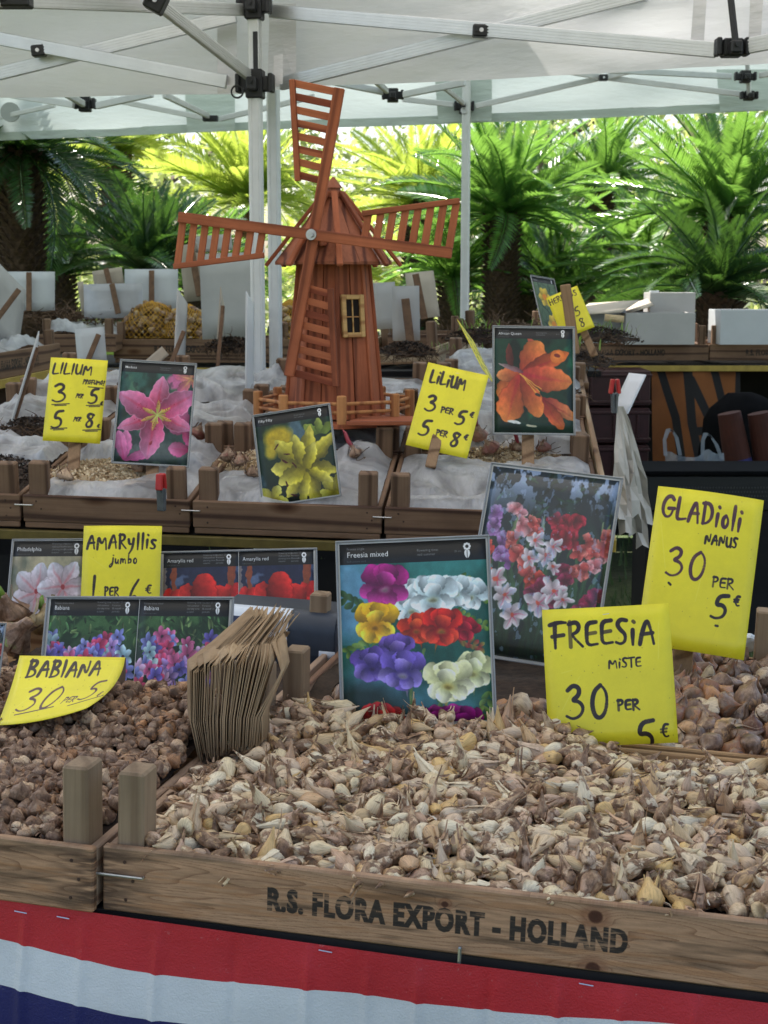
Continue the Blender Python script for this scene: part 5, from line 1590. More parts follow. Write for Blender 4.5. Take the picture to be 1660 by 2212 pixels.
# ------------------------------------------------------------ bulbs
BH = [(.25, (.09, .045, .028, 1)), (.42, (.20, .115, .07, 1)), (.55, (.30, .19, .125, 1)), (.7, (.42, .30, .21, 1))]
def skin_mat(name, stops, stripe=1.0, rough=.55, coat=0.0, husk=BH, cover=.5):
    m, nt, b = new_mat(name)
    oi = nt.nodes.new('ShaderNodeObjectInfo')
    at = nt.nodes.new('ShaderNodeAttribute'); at.attribute_name = 'tint'
    f = math_(nt, 'FRACT', math_(nt, 'ADD', oi.outputs['Random'], at.outputs['Fac']))
    at2 = nt.nodes.new('ShaderNodeAttribute'); at2.attribute_name = 'along'
    v = coords(nt, (90, 90, 90))
    n = N(nt, 'ShaderNodeTexNoise', Scale=1.0, Detail=6.0, Roughness=.65); nt.links.new(v, n.inputs['Vector'])
    r = ramp(nt, stops, f)
    n3 = N(nt, 'ShaderNodeTexNoise', Scale=.62, Detail=5.0, Roughness=.6, Distortion=.6); nt.links.new(v, n3.inputs['Vector'])
    hr = ramp(nt, husk, n.outputs[0])
    g = math_(nt, 'ADD', math_(nt, 'SUBTRACT', n3.outputs[0], cover), math_(nt, 'MULTIPLY', math_(nt, 'SUBTRACT', math_(nt, 'FRACT', math_(nt, 'MULTIPLY', f, 7.3)), .5), .30))
    g = math_(nt, 'ADD', g, math_(nt, 'MULTIPLY', math_(nt, 'ABSOLUTE', math_(nt, 'SUBTRACT', at2.outputs['Fac'], .35)), .22))
    mk = ramp(nt, [(.50, (0, 0, 0, 1)), (.56, (1, 1, 1, 1))], math_(nt, 'ADD', g, .5))
    rc = mixc(nt, mk.outputs[0], r.outputs[0], hr.outputs[0])
    # fibres running from base to tip, from the angle attribute
    at3 = nt.nodes.new('ShaderNodeAttribute'); at3.attribute_name = 'ang'
    cx = nt.nodes.new('ShaderNodeCombineXYZ')
    nt.links.new(math_(nt, 'MULTIPLY', at3.outputs['Fac'], 7.0), cx.inputs[0]); nt.links.new(math_(nt, 'MULTIPLY', at2.outputs['Fac'], 1.6), cx.inputs[1]); nt.links.new(math_(nt, 'MULTIPLY', f, 30.0), cx.inputs[2])
    n2 = N(nt, 'ShaderNodeTexNoise', Scale=3.0, Detail=4.0, Roughness=.6); nt.links.new(cx.outputs[0], n2.inputs['Vector'])
    k = ramp(nt, [(.35, (1 - .55 * stripe, 1 - .6 * stripe, 1 - .66 * stripe, 1)), (.55, (1, 1, 1, 1))], n2.outputs[0])
    c = mixc(nt, .8, rc, k.outputs[0], 'MULTIPLY')
    # dark root end
    rt = ramp(nt, [(.03, (.25, .2, .15, 1)), (.1, (1, 1, 1, 1))], at2.outputs['Fac'])
    c = mixc(nt, .7, c, rt.outputs[0], 'MULTIPLY')
    nt.links.new(c, b.inputs['Base Color'])
    b.inputs['Roughness'].default_value = rough
    b.inputs['Specular IOR Level'].default_value = .35
    b.inputs['Coat Weight'].default_value = coat; b.inputs['Coat Roughness'].default_value = .3
    bump(nt, b, n2.outputs[0], .45, .0014)
    return m

def bulb_shape(prof, L, bend, seed, nseg=12, lumpy=.08, flaps=2, flapk=1.0):
    """prof: radii from root to tip; returns arrays (co, faces, along, ang)"""
    rs = np.random.RandomState(seed)
    co = []; al = []; an = []; fs = []
    n = len(prof)
    ph = rs.rand() * 6
    for i, r in enumerate(prof):
        t = i / (n - 1)
        cx = bend * t * t
        for k in range(nseg):
            a = 2 * math.pi * k / nseg
            rr = r * (1 + lumpy * math.sin(a * 2 + ph) + lumpy * .8 * math.sin(a * 3 + ph * 1.7 + t * 3)) * (1 + lumpy * .5 * rs.randn())
            co.append((cx + rr * math.cos(a), rr * math.sin(a) * .92, L * t)); al.append(t); an.append(abs(1 - k / nseg * 2))
    for i in range(n - 1):
        for k in range(nseg):
            fs.append((i * nseg + k, i * nseg + (k + 1) % nseg, (i + 1) * nseg + (k + 1) % nseg, (i + 1) * nseg + k))
    fs.append(tuple(range(nseg - 1, -1, -1))); fs.append(tuple(range((n - 1) * nseg, n * nseg)))
    # loose papery husk flaps
    for q in range(flaps):
        a0 = rs.rand() * 6.28; w_ = .5 + rs.rand() * .5; t0 = .15 + rs.rand() * .3
        rows = 4; cols = 3; base = len(co)
        for i in range(rows):
            t = t0 + (.95 + .25 * rs.rand() - t0) * i / (rows - 1)
            r = np.interp(min(t, 1), np.linspace(0, 1, n), prof) * 1.08 + .0012 + .0035 * flapk * (i / (rows - 1)) ** 1.5 * (1 + rs.rand())
            ww = w_ * (1 - .55 * i / (rows - 1))
            for j in range(cols):
                a = a0 + (j / (cols - 1) - .5) * ww
                co.append((bend * t * t + r * math.cos(a), r * math.sin(a), L * t)); al.append(min(t, 1)); an.append((a % 6.28) / 6.28)
        for i in range(rows - 1):
            for j in range(cols - 1):
                fs.append((base + i * cols + j, base + i * cols + j + 1, base + (i + 1) * cols + j + 1, base + (i + 1) * cols + j))
    co = np.array(co); co[:, 2] -= L * .32
    return co, fs, np.array(al), np.array(an)

def mesh_from(name, co, fs, al, an, mat, tint=None):
    me = bpy.data.meshes.new(name)
    me.from_pydata([tuple(c) for c in co], [], fs)
    for nm, ar in (('along', al), ('ang', an), ('tint', tint)):
        if ar is None: continue
        a = me.attributes.new(nm, 'FLOAT', 'POINT'); a.data.foreach_set('value', np.asarray(ar, np.float32))
    me.polygons.foreach_set('use_smooth', [True] * len(me.polygons))
    me.materials.append(mat); me.update()
    return me

def scatter(shapes, mat, M, spots, name, label, cat, group, n_ind, flat=.45, scale=(.8, 1.15), seed=0, stuff_label=None, upright=.12):
    """spots: (x,y,z) in M's frame, nearest first. The first n_ind become objects, the others one mesh of loose bulbs"""
    rs = np.random.RandomState(seed)
    mes = [mesh_from(name, *s, mat) for s in shapes]
    CO = []; FS = []; AL = []; AN = []; TI = []; base = 0
    for i, (x, y, z) in enumerate(spots):
        k = rs.randint(len(shapes))
        s = rs.uniform(*scale)
        el = rs.randn() * flat if rs.rand() > upright else 1.3 + rs.randn() * .2
        az = rs.rand() * 6.283
        d = Vector((math.cos(az) * math.cos(el), math.sin(az) * math.cos(el), math.sin(el)))
        R = d.to_track_quat('Z', 'Y').to_matrix().to_4x4() @ Matrix.Rotation(rs.rand() * 6.28, 4, 'Z')
        T = M @ Matrix.Translation((x, y, z)) @ R @ Matrix.Diagonal((s * rs.uniform(.85, 1.15), s, s * rs.uniform(.85, 1.15), 1))
        if i < n_ind:
            o = bpy.data.objects.new(name, mes[k]); COL.objects.link(o); o.matrix_world = T
            tag(o, label, cat, group)
        else:
            co, fs, al, an = shapes[k]
            A = np.array(T)
            CO.append(co @ A[:3, :3].T + A[:3, 3]); FS += [tuple(base + q for q in f) for f in fs]
            AL.append(al); AN.append(an); TI.append(np.full(len(co), rs.rand())); base += len(co)
    if CO:
        me = mesh_from('loose_' + name + 's', np.concatenate(CO), FS, np.concatenate(AL), np.concatenate(AN), mat, np.concatenate(TI))
        o = bpy.data.objects.new('loose_' + name + 's', me); COL.objects.link(o)
        tag(o, stuff_label or label, cat + 's', group, 'stuff')

def pile(M, x0, x1, y0, y1, sp, h, seed, holes=(), layers=2, depth=.4):
    rs = np.random.RandomState(seed)
    top = []; low = []
    ny = int((y1 - y0) / (sp * .87)); nx = int((x1 - x0) / sp)
    for l in range(layers):
        for j in range(ny):
            for i in range(nx):
                x = x0 + (i + .5 + .5 * (j % 2) + .5 * l + rs.uniform(-.38, .38)) * sp
                y = y0 + (j + .5 + .33 * l + rs.uniform(-.38, .38)) * sp * .87
                if x > x1 or y > y1: continue
                if any(a <= x <= b and c <= y <= d for a, b, c, d in holes): continue
                z = h(x, y) - l * sp * depth + rs.uniform(-.42, .3) * sp
                (top if l == 0 else low).append((x, y, z))
    top.sort(key=lambda p: p[1]); return top, low

def bulbs():
    # pale freesia corms with long tails
    pale = skin_mat('freesia_skin', [(.0, (.62, .44, .24, 1)), (.2, (.80, .66, .42, 1)), (.4, (.64, .44, .28, 1)), (.6, (.84, .74, .53, 1)), (.8, (.56, .35, .24, 1)), (1.0, (.74, .50, .20, 1))], .65, .45, .08, husk=[(.28, (.055, .028, .018, 1)), (.42, (.19, .105, .058, 1)), (.54, (.34, .205, .12, 1)), (.68, (.54, .38, .23, 1))], cover=.57)
    shapes = []
    base = [.0032, .0080, .0102, .0102, .0090, .0072, .0053, .0037, .0024, .0014, .0008]
    for k in range(10):
        rs = np.random.RandomState(k)
        L = .048 + .016 * rs.rand()
        pr = np.array(base) * (.9 + .3 * rs.rand())
        if k % 3 == 0: pr = np.interp(np.linspace(0, 1, 11) ** 1.3, np.linspace(0, 1, 11), pr)
        if k % 5 == 4: L = .032; pr = pr * 1.05
        shapes.append(bulb_shape(list(pr), L, rs.uniform(-.016, .016), k, nseg=12, flaps=k % 3, flapk=.7))
    def h(x, y):
        r = min(1, y / .12); ed = min(1, max(0, (x + .0) / .06))
        return -.014 + .020 * r * ed + .013 * mnoise.noise(Vector((x * 7, y * 7, 0))) + .018 * max(0, min(1, (y - .38) / .14)) * ed * max(0, min(1, (.56 - x) / .06)) - .016 * max(0, min(1, (y - .46) / .1)) * max(0, min(1, (x - .56) / .06))
    top, low = pile(NEAR, .018, .815, .018, .565, .0250, h, 3, holes=((.012, .05, .01, .062), (.012, .052, .515, .58)), layers=2)
    allp = top + low
    fill = simple('husk_bed', (.035, .022, .014), .95, .5, 60, bmp=.6, dist=.004)
    def bed(M, x0, x1, y0, y1, h, dz, label, mat=fill, n=40, amp=.004):
        mb = MB()
        for j in range(n + 1):
            for i in range(n + 1):
                x = x0 + (x1 - x0) * i / n; y = y0 + (y1 - y0) * j / n
                mb.v.append((x, y, h(x, y) - dz + amp * mnoise.noise(Vector((x * 60, y * 60, 1)))))
        for j in range(n):
            for i in range(n):
                a = j * (n + 1) + i; mb.f.append((a, a + 1, a + n + 2, a + n + 1)); mb.mi.append(0)
        o = mb.build('husk_layer', mat, M=M, smooth=True)
        tag(o, label, 'husks', kind='stuff')
    bed(NEAR, .013, .817, .013, .572, h, .022, 'brown husks and crumbs deep between the pale bulbs')
    scatter(shapes, pale, NEAR, allp, 'freesia_bulb', 'small pale teardrop bulb with dry papery tail, in the stencilled front crate', 'bulb', 'pale teardrop bulbs in the front crate', 300, seed=5, flat=.3, upright=.06,
            stuff_label='more pale teardrop bulbs heaped towards the back of the front crate')
    # husks, roots and scraps on top
    hm = skin_mat('husk_skin', [(.0, (.14, .08, .045, 1)), (.4, (.34, .23, .15, 1)), (.8, (.55, .44, .31, 1)), (1, (.66, .6, .5, 1))], .8, .7)
    def husks(M, x0, x1, y0, y1, h, n, seed, label, s=(.007, .02), mat=hm, holes=()):
        rs = np.random.RandomState(seed); mb = MB(); tint = []
        for _ in range(n):
            x, y = rs.uniform(x0, x1), rs.uniform(y0, y1)
            if any(a <= x <= b and c <= y <= d for a, b, c, d in holes): continue
            z = h(x, y) + rs.uniform(.0, .012)
            a = rs.rand() * 6.28; L = rs.uniform(*s); w_ = L * rs.uniform(.12, .42)
            u = Vector((math.cos(a), math.sin(a), rs.uniform(-.3, .5))).normalized(); v = u.orthogonal().normalized(); v = (Matrix.Rotation(rs.rand() * 6.28, 3, u) @ v); nn = u.cross(v)
            b = len(mb.v)
            for i in range(4):
                t = i / 3
                wv = w_ * math.sin(math.pi * (t * .8 + .15))
                c = Vector((x, y, z)) + u * (t - .5) * L + nn * L * .25 * (t - .5) ** 2 * 4
                mb.v += [tuple(c - v * wv / 2 + nn * wv * .25), tuple(c), tuple(c + v * wv / 2 + nn * wv * .25)]
            for i in range(3):
                for j in range(2):
                    q = b + i * 3 + j; mb.f.append((q, q + 1, q + 4, q + 3)); mb.mi.append(0)
            tint += [rs.rand()] * 12
        me = mb.mesh('dry_husks', True)
        for nm in ('tint', 'along', 'ang'):
            at = me.attributes.new(nm, 'FLOAT', 'POINT'); at.data.foreach_set('value', np.array(tint if nm == 'tint' else [.5] * len(tint), np.float32))
        o = link('dry_husks', me, mat); o.matrix_world = M
        tag(o, label, 'husks', kind='stuff')
    husks(NEAR, .02, .81, .02, .565, h, 1100, 8, 'dry papery husks and root threads lying among the pale bulbs')
    # small brown corms, front left
    brown = skin_mat('babiana_skin', [(.0, (.34, .17, .08, 1)), (.3, (.46, .26, .14, 1)), (.6, (.56, .38, .24, 1)), (.85, (.64, .48, .32, 1)), (1, (.48, .22, .09, 1))], .85, .55, cover=.46)
    shapes2 = []
    for k in range(8):
        rs = np.random.RandomState(k + 50)
        pr = [.004, .0088, .0108, .0114, .0110, .0098, .0074, .0040, .0016, .0007]
        shapes2.append(bulb_shape([p * (.88 + .25 * rs.rand()) for p in pr], .0205 + .004 * rs.rand(), rs.uniform(-.003, .003), k + 60, nseg=11, lumpy=.09, flaps=k % 2, flapk=.6))
    def h2(x, y):
        return -.010 + .02 * min(1, y / .1) + .010 * mnoise.noise(Vector((x * 8, y * 8, 5))) + .030 * max(0, min(1, (y - .18) / .3))
    L0 = NEAR @ Matrix.Translation((-.836, .004, 0)) @ Matrix.Rotation(rad(-1.2), 4, 'Z')
    top, low = pile(L0, .33, .815, .016, .565, .0205, h2, 6, holes=((.775, .83, .01, .062),), layers=2)
    vis = sorted(top, key=lambda p: p[1] * .8 - p[0] * .6)
    rest = vis[300:] + low
    scatter(shapes2, brown, L0, vis[:300] + rest, 'babiana_corm', 'small round brown fibrous corm in the front left crate', 'corm', 'small brown corms in the front left crate', 300, seed=15, flat=.8,
            stuff_label='more small brown fibrous corms in the front left crate', upright=.3)
    bed(L0, .3, .817, .013, .572, h2, .018, 'brown crumbs under the small corms', simple('corm_bed', (.03, .017, .011), .95, .5, 60, bmp=.6, dist=.004))
    husks(L0, .33, .81, .02, .56, h2, 1500, 9, 'reddish brown husk flakes among the small corms', (.005, .014), skin_mat('corm_husk', [(.0, (.10, .05, .03, 1)), (.5, (.26, .14, .08, 1)), (1, (.42, .27, .18, 1))], .8, .7), holes=((.775, .83, .01, .062),))
    # larger corms in the crate behind
    glad = skin_mat('gladiolus_skin', [(.0, (.13, .05, .025, 1)), (.2, (.28, .12, .055, 1)), (.45, (.50, .25, .11, 1)), (.65, (.58, .38, .21, 1)), (.88, (.68, .56, .40, 1)), (1, (.46, .16, .07, 1))], .7, .38, .3)
    shapes3 = []
    for k in range(7):
        rs = np.random.RandomState(k + 90)
        pr = [.009, .019, .0235, .024, .022, .018, .0115, .0062, .003, .001]
        shapes3.append(bulb_shape([p * (.8 + .3 * rs.rand()) for p in pr], .038 + .009 * rs.rand(), rs.uniform(-.006, .006), k + 95, nseg=14, lumpy=.07, flaps=k % 3, flapk=.8))
    G0 = NEAR @ Matrix.Translation((.03, .60, 0))
    def h3(x, y): return -.020 + .030 * min(1, y / .2) + .012 * mnoise.noise(Vector((x * 6, y * 6, 9)))
    top, low = pile(G0, .06, .77, .02, .59, .038, h3, 12, holes=((.0, .06, .0, .062), (.72, .79, .54, .61), (.13, .46, .16, .5)), layers=2)
    def inview(p, M):
        q = M @ Vector(p); return True
    scatter(shapes3, glad, G0, top + low, 'gladiolus_corm', 'plump brown corm in the crate behind the pale bulbs', 'corm', 'plump brown corms in the second crate', 300, seed=25, flat=.7, upright=.3,
            stuff_label='more plump brown corms lying deeper in the second crate')
    bed(G0, .013, .777, .013, .602, h3, .022, 'brown crumbs under the plump corms')
    G1 = NEAR @ Matrix.Translation((.827, .60, 0))
    top, low = pile(G1, .03, .60, .02, .59, .036, h3, 13, layers=1, holes=((.0, .06, .54, .61),))
    bed(G1, .013, .617, .013, .602, h3, .022, 'brown crumbs under the light brown corms at the right edge')
    vis = [p for p in top]
    scatter(shapes3, glad, G1, vis, 'gladiolus_corm', 'light brown corm in the right edge crate of the second row', 'corm', 'light brown corms at the right edge', 0, seed=26, flat=.7, upright=.3,
            stuff_label='light brown corms filling the crate at the right edge')
    # big amaryllis bulbs, left
    am = skin_mat('amaryllis_skin', [(.0, (.12, .07, .04, 1)), (.35, (.22, .13, .075, 1)), (.6, (.30, .24, .12, 1)), (.8, (.36, .40, .16, 1)), (1, (.24, .15, .09, 1))], .9, .5, .1)
    am2 = skin_mat('amaryllis_green', [(.0, (.22, .28, .08, 1)), (.5, (.34, .42, .14, 1)), (1, (.26, .30, .10, 1))], .6, .4, .2)
    A0 = NEAR @ Matrix.Translation((-.83, .60, 0))
    gsh = leaf_mat('sprout', (.14, .26, .03, 1), (.24, .38, .06, 1), (.4, .6, .1, 1), .4, .25)
    rs = np.random.RandomState(4)
    bpr = [.012, .034, .042, .043, .038, .028, .018, .013, .011, .010]
    def nloc(px, py, z=.90):
        q = (A0.inverted() @ Wz(px, py, z)); return q.x, q.y
    spots = [(*nloc(22, 1388), .005, .95), (*nloc(28, 1335), .0, .8), (*nloc(92, 1340), -.01, .7), (*nloc(200, 1360), .0, .8), (*nloc(-40, 1350), 0, .8), (*nloc(150, 1325), 0, .7), (*nloc(-30, 1430), -.01, .9)]
    where = ['largest amaryllis bulb, green-striped, at the left edge behind the yellow curled sign', 'brown amaryllis bulb resting just above the curled yellow sign', 'amaryllis bulb with a short green tip beside the white flower card',
             'amaryllis bulb half hidden behind the double flower card', 'amaryllis bulb at the back left of its crate', 'small amaryllis bulb at the back of the crate near the price sign', 'amaryllis bulb at the extreme left edge']
    for k, (x, y, z, s) in enumerate(spots):
        co, fs, al, an = bulb_shape([p * s for p in bpr], .085 * s, rs.uniform(-.01, .01), k + 130, nseg=18, lumpy=.04, flaps=4, flapk=2.2)
        me = mesh_from('amaryllis_bulb', co, fs, al, an, am2 if k in (0,) else am)
        tilt = Matrix.Rotation(rs.uniform(-.7, .7), 4, 'X') @ Matrix.Rotation(rs.uniform(-.7, .7), 4, 'Y')
        root = empty('amaryllis_bulb', A0 @ Matrix.Translation((x, y, z)) @ tilt, where[k], 'bulb', 'big amaryllis bulbs behind the small corms')
        link('bulb_body', me, None, root)
        if k in (1, 2, 4):
            mb = MB(); mb.path([(0, 0, .05 * s), (0, 0, .075 * s), (.004, 0, .09 * s)], [.011 * s, .010 * s, .002], n=8); mb.build('green_tip', gsh, root, smooth=True)
    bed(A0, .3, .83, .013, .457, lambda x, y: -.03, .0, 'dark peat crumbs under the amaryllis bulbs', simple('peat', (.03, .018, .012), .97, .5, 60, bmp=.8, dist=.006))
# ------------------------------------------------------------ cards and signs
def print_mat(name, img, gloss=.0, rough=.5, dim=1.0, crinkle=0.0):
    m, nt, b = new_mat(name)
    ti = nt.nodes.new('ShaderNodeTexImage'); ti.image = img; ti.extension = 'EXTEND'
    uv = nt.nodes.new('ShaderNodeTexCoord'); nt.links.new(uv.outputs['UV'], ti.inputs[0])
    v = coords(nt, (60, 60, 60))
    n = N(nt, 'ShaderNodeTexNoise', Scale=1.0, Detail=5.0, Roughness=.6); nt.links.new(v, n.inputs['Vector'])
    r = ramp(nt, [(.3, (.94 * dim,) * 3 + (1,)), (.7, (dim,) * 3 + (1,))], n.outputs[0])
    nt.links.new(mixc(nt, 1.0, ti.outputs[0], r.outputs[0], 'MULTIPLY'), b.inputs['Base Color'])
    b.inputs['Roughness'].default_value = rough
    b.inputs['Coat Weight'].default_value = gloss; b.inputs['Coat Roughness'].default_value = .06
    v2 = coords(nt, (9, 9, 9))
    n2 = N(nt, 'ShaderNodeTexNoise', Scale=1.0, Detail=3.0); nt.links.new(v2, n2.inputs['Vector'])
    bp = nt.nodes.new('ShaderNodeBump'); bp.inputs['Strength'].default_value = .25 + crinkle; bp.inputs['Distance'].default_value = .004
    nt.links.new(n2.outputs[0], bp.inputs['Height'])
    nt.links.new(bp.outputs[0], b.inputs['Coat Normal'] if gloss else b.inputs['Normal'])
    return m

def quad_frame(TL, TR, BL):
    x = (TR - TL); y = (TL - BL); w, h = x.length, y.length
    x = x.normalized(); y = y.normalized()
    nrm = x.cross(y).normalized()
    e = math.pi / 2 - x.angle(y)
    x = Matrix.Rotation(-e / 2, 3, nrm) @ x
    y = nrm.cross(x)
    c = TL + (TR - TL) / 2 + (BL - TL) / 2
    return Matrix(((x.x, y.x, nrm.x, c.x), (x.y, y.y, nrm.y, c.y), (x.z, y.z, nrm.z, c.z), (0, 0, 0, 1))), w, h

def sheet(name, w, h, th, mats, parent, M=None, bend=0.0, bendv=0.0, nx=10, ny=10, inset=0, zoff=0.0, uvr=(0, 1, 0, 1)):
    """a slightly bowed sheet with thickness, printed on +Z; mats = (front, back/edge)"""
    co = []; fs = []; mi = []
    f = lambda u, v: bend * (1 - (2 * u - 1) ** 2) + bendv * (1 - (2 * v - 1) ** 2)
    for s in (1, 0):
        for j in range(ny + 1):
            for i in range(nx + 1):
                u, v = i / nx, j / ny
                co.append(((u - .5) * w, (v - .5) * h, f(u, v) + zoff + (th if s else 0)))
    n = (nx + 1) * (ny + 1)
    for j in range(ny):
        for i in range(nx):
            a = j * (nx + 1) + i
            fs.append((a, a + 1, a + nx + 2, a + nx + 1)); mi.append(0)
            fs.append((n + a, n + a + nx + 1, n + a + nx + 2, n + a + 1)); mi.append(1)
    ring = [i for i in range(nx)] + [j * (nx + 1) + nx for j in range(ny)] + [ny * (nx + 1) + i for i in range(nx, 0, -1)] + [j * (nx + 1) for j in range(ny, 0, -1)]
    for a, b in zip(ring, ring[1:] + ring[:1]):
        fs.append((b, a, n + a, n + b)); mi.append(1)
    me = bpy.data.meshes.new(name); me.from_pydata(co, [], fs); me.polygons.foreach_set('material_index', mi)
    me.polygons.foreach_set('use_smooth', [m_ == 0 for m_ in mi])
    uv = me.uv_layers.new(name='UVMap')
    for p in me.polygons:
        for li in p.loop_indices:
            k = me.loops[li].vertex_index % n
            uv.data[li].uv = (uvr[0] + (uvr[1] - uvr[0]) * (k % (nx + 1)) / nx, uvr[2] + (uvr[3] - uvr[2]) * (k // (nx + 1)) / ny)
    for m_ in mats: me.materials.append(m_)
    me.update()
    return link(name, me, None, parent, M)

def stake_part(root, p_top, p_bot, w=.022, th=.009, mat=None, yaw=0.0):
    Mx, L = bar_M(p_bot, p_top, (0, -1, 0))
    mb = MB(); mb.box((0, 0, 0), (L, w, th), ch=.002)
    o = mb.build('stake', mat or WD['stake'])
    o.parent = root
    o.matrix_parent_inverse = root.matrix_world.inverted()
    o.matrix_basis = Mx
    return o

def upd(): bpy.context.view_layer.update()

def card(kind, quad, Z, label, cat, img=None, stake=None, dim=1.0, bend=0.0, bendv=0.0, sleeve=True, gloss=.8, mat=None, group=None, name=None, zstake=None, crinkle=0.0, imgs=None, stw=.022):
    """quad: TL, TR, BL photo corners; Z: depths of the three; stake: (top px, bottom px, Z)"""
    Zs = Z if isinstance(Z, tuple) else (Z, Z, Z)
    TL, TR, BL = (W(*q, z) for q, z in zip(quad, Zs))
    M, w, h = quad_frame(TL, TR, BL)
    nm = name or ('price_sign' if kind == 'price' else 'flower_card' if kind == 'photo' else 'blank_board')
    root = empty(nm, M, label, cat, group)
    upd()
    if kind == 'price':
        sheet('paper', w, h, .0008, (print_mat('print_' + img.name, img, .12, .45, dim), MT['yellow_back']), root, bend=bend, bendv=bendv)
        mb = MB(); mb.tube((w * .48 - w / 2, h * .44, .0022 + bendv * .2), (w * .53 - w / 2, h * .445, .0022 + bendv * .2), .0005, n=4)
        mb.build('staple', WD['staple'], root)
    elif kind == 'photo':
        sheet('backing', w, h, .0012, (MT['card_white'], MT['card_white']), root, bend=bend, zoff=-.0014)
        ims = imgs or [img]; n = len(ims)
        for k, im in enumerate(ims):
            ww = w * .965 / n
            o = sheet('photo_print', ww - .001, h * .97, .0003, (print_mat('print_' + im.name, im, gloss * (1 if gloss > .9 else .25), .5, dim, crinkle), MT['card_white']), root, Matrix.Translation(((k - (n - 1) / 2) * ww, 0, 0)), bend=0 if n > 1 else bend)
        if sleeve:
            s = MB(); e = .0028 * (w / .2) ** .5
            for (cx, cy, sx, sy) in ((0, h / 2, w + e, e), (0, -h / 2, w + e, e), (-w / 2, 0, e, h - e - .0002), (w / 2, 0, e, h - e - .0002)):
                s.box((cx, cy, .0008), (sx, sy, .0032), ch=.0008)
            s.build('sleeve_edge', MT['sleeve'], root)
    else:
        sheet('board', w, h, .003, (mat, mat), root, bend=bend, bendv=bendv, nx=4, ny=4)
    if stake:
        (tx, ty), (bx, by), zz = stake
        za, zb = zz if isinstance(zz, tuple) else (zz, zz)
        stake_part(root, W(tx, ty, za), W(bx, by, zb), w=stw)
    return root

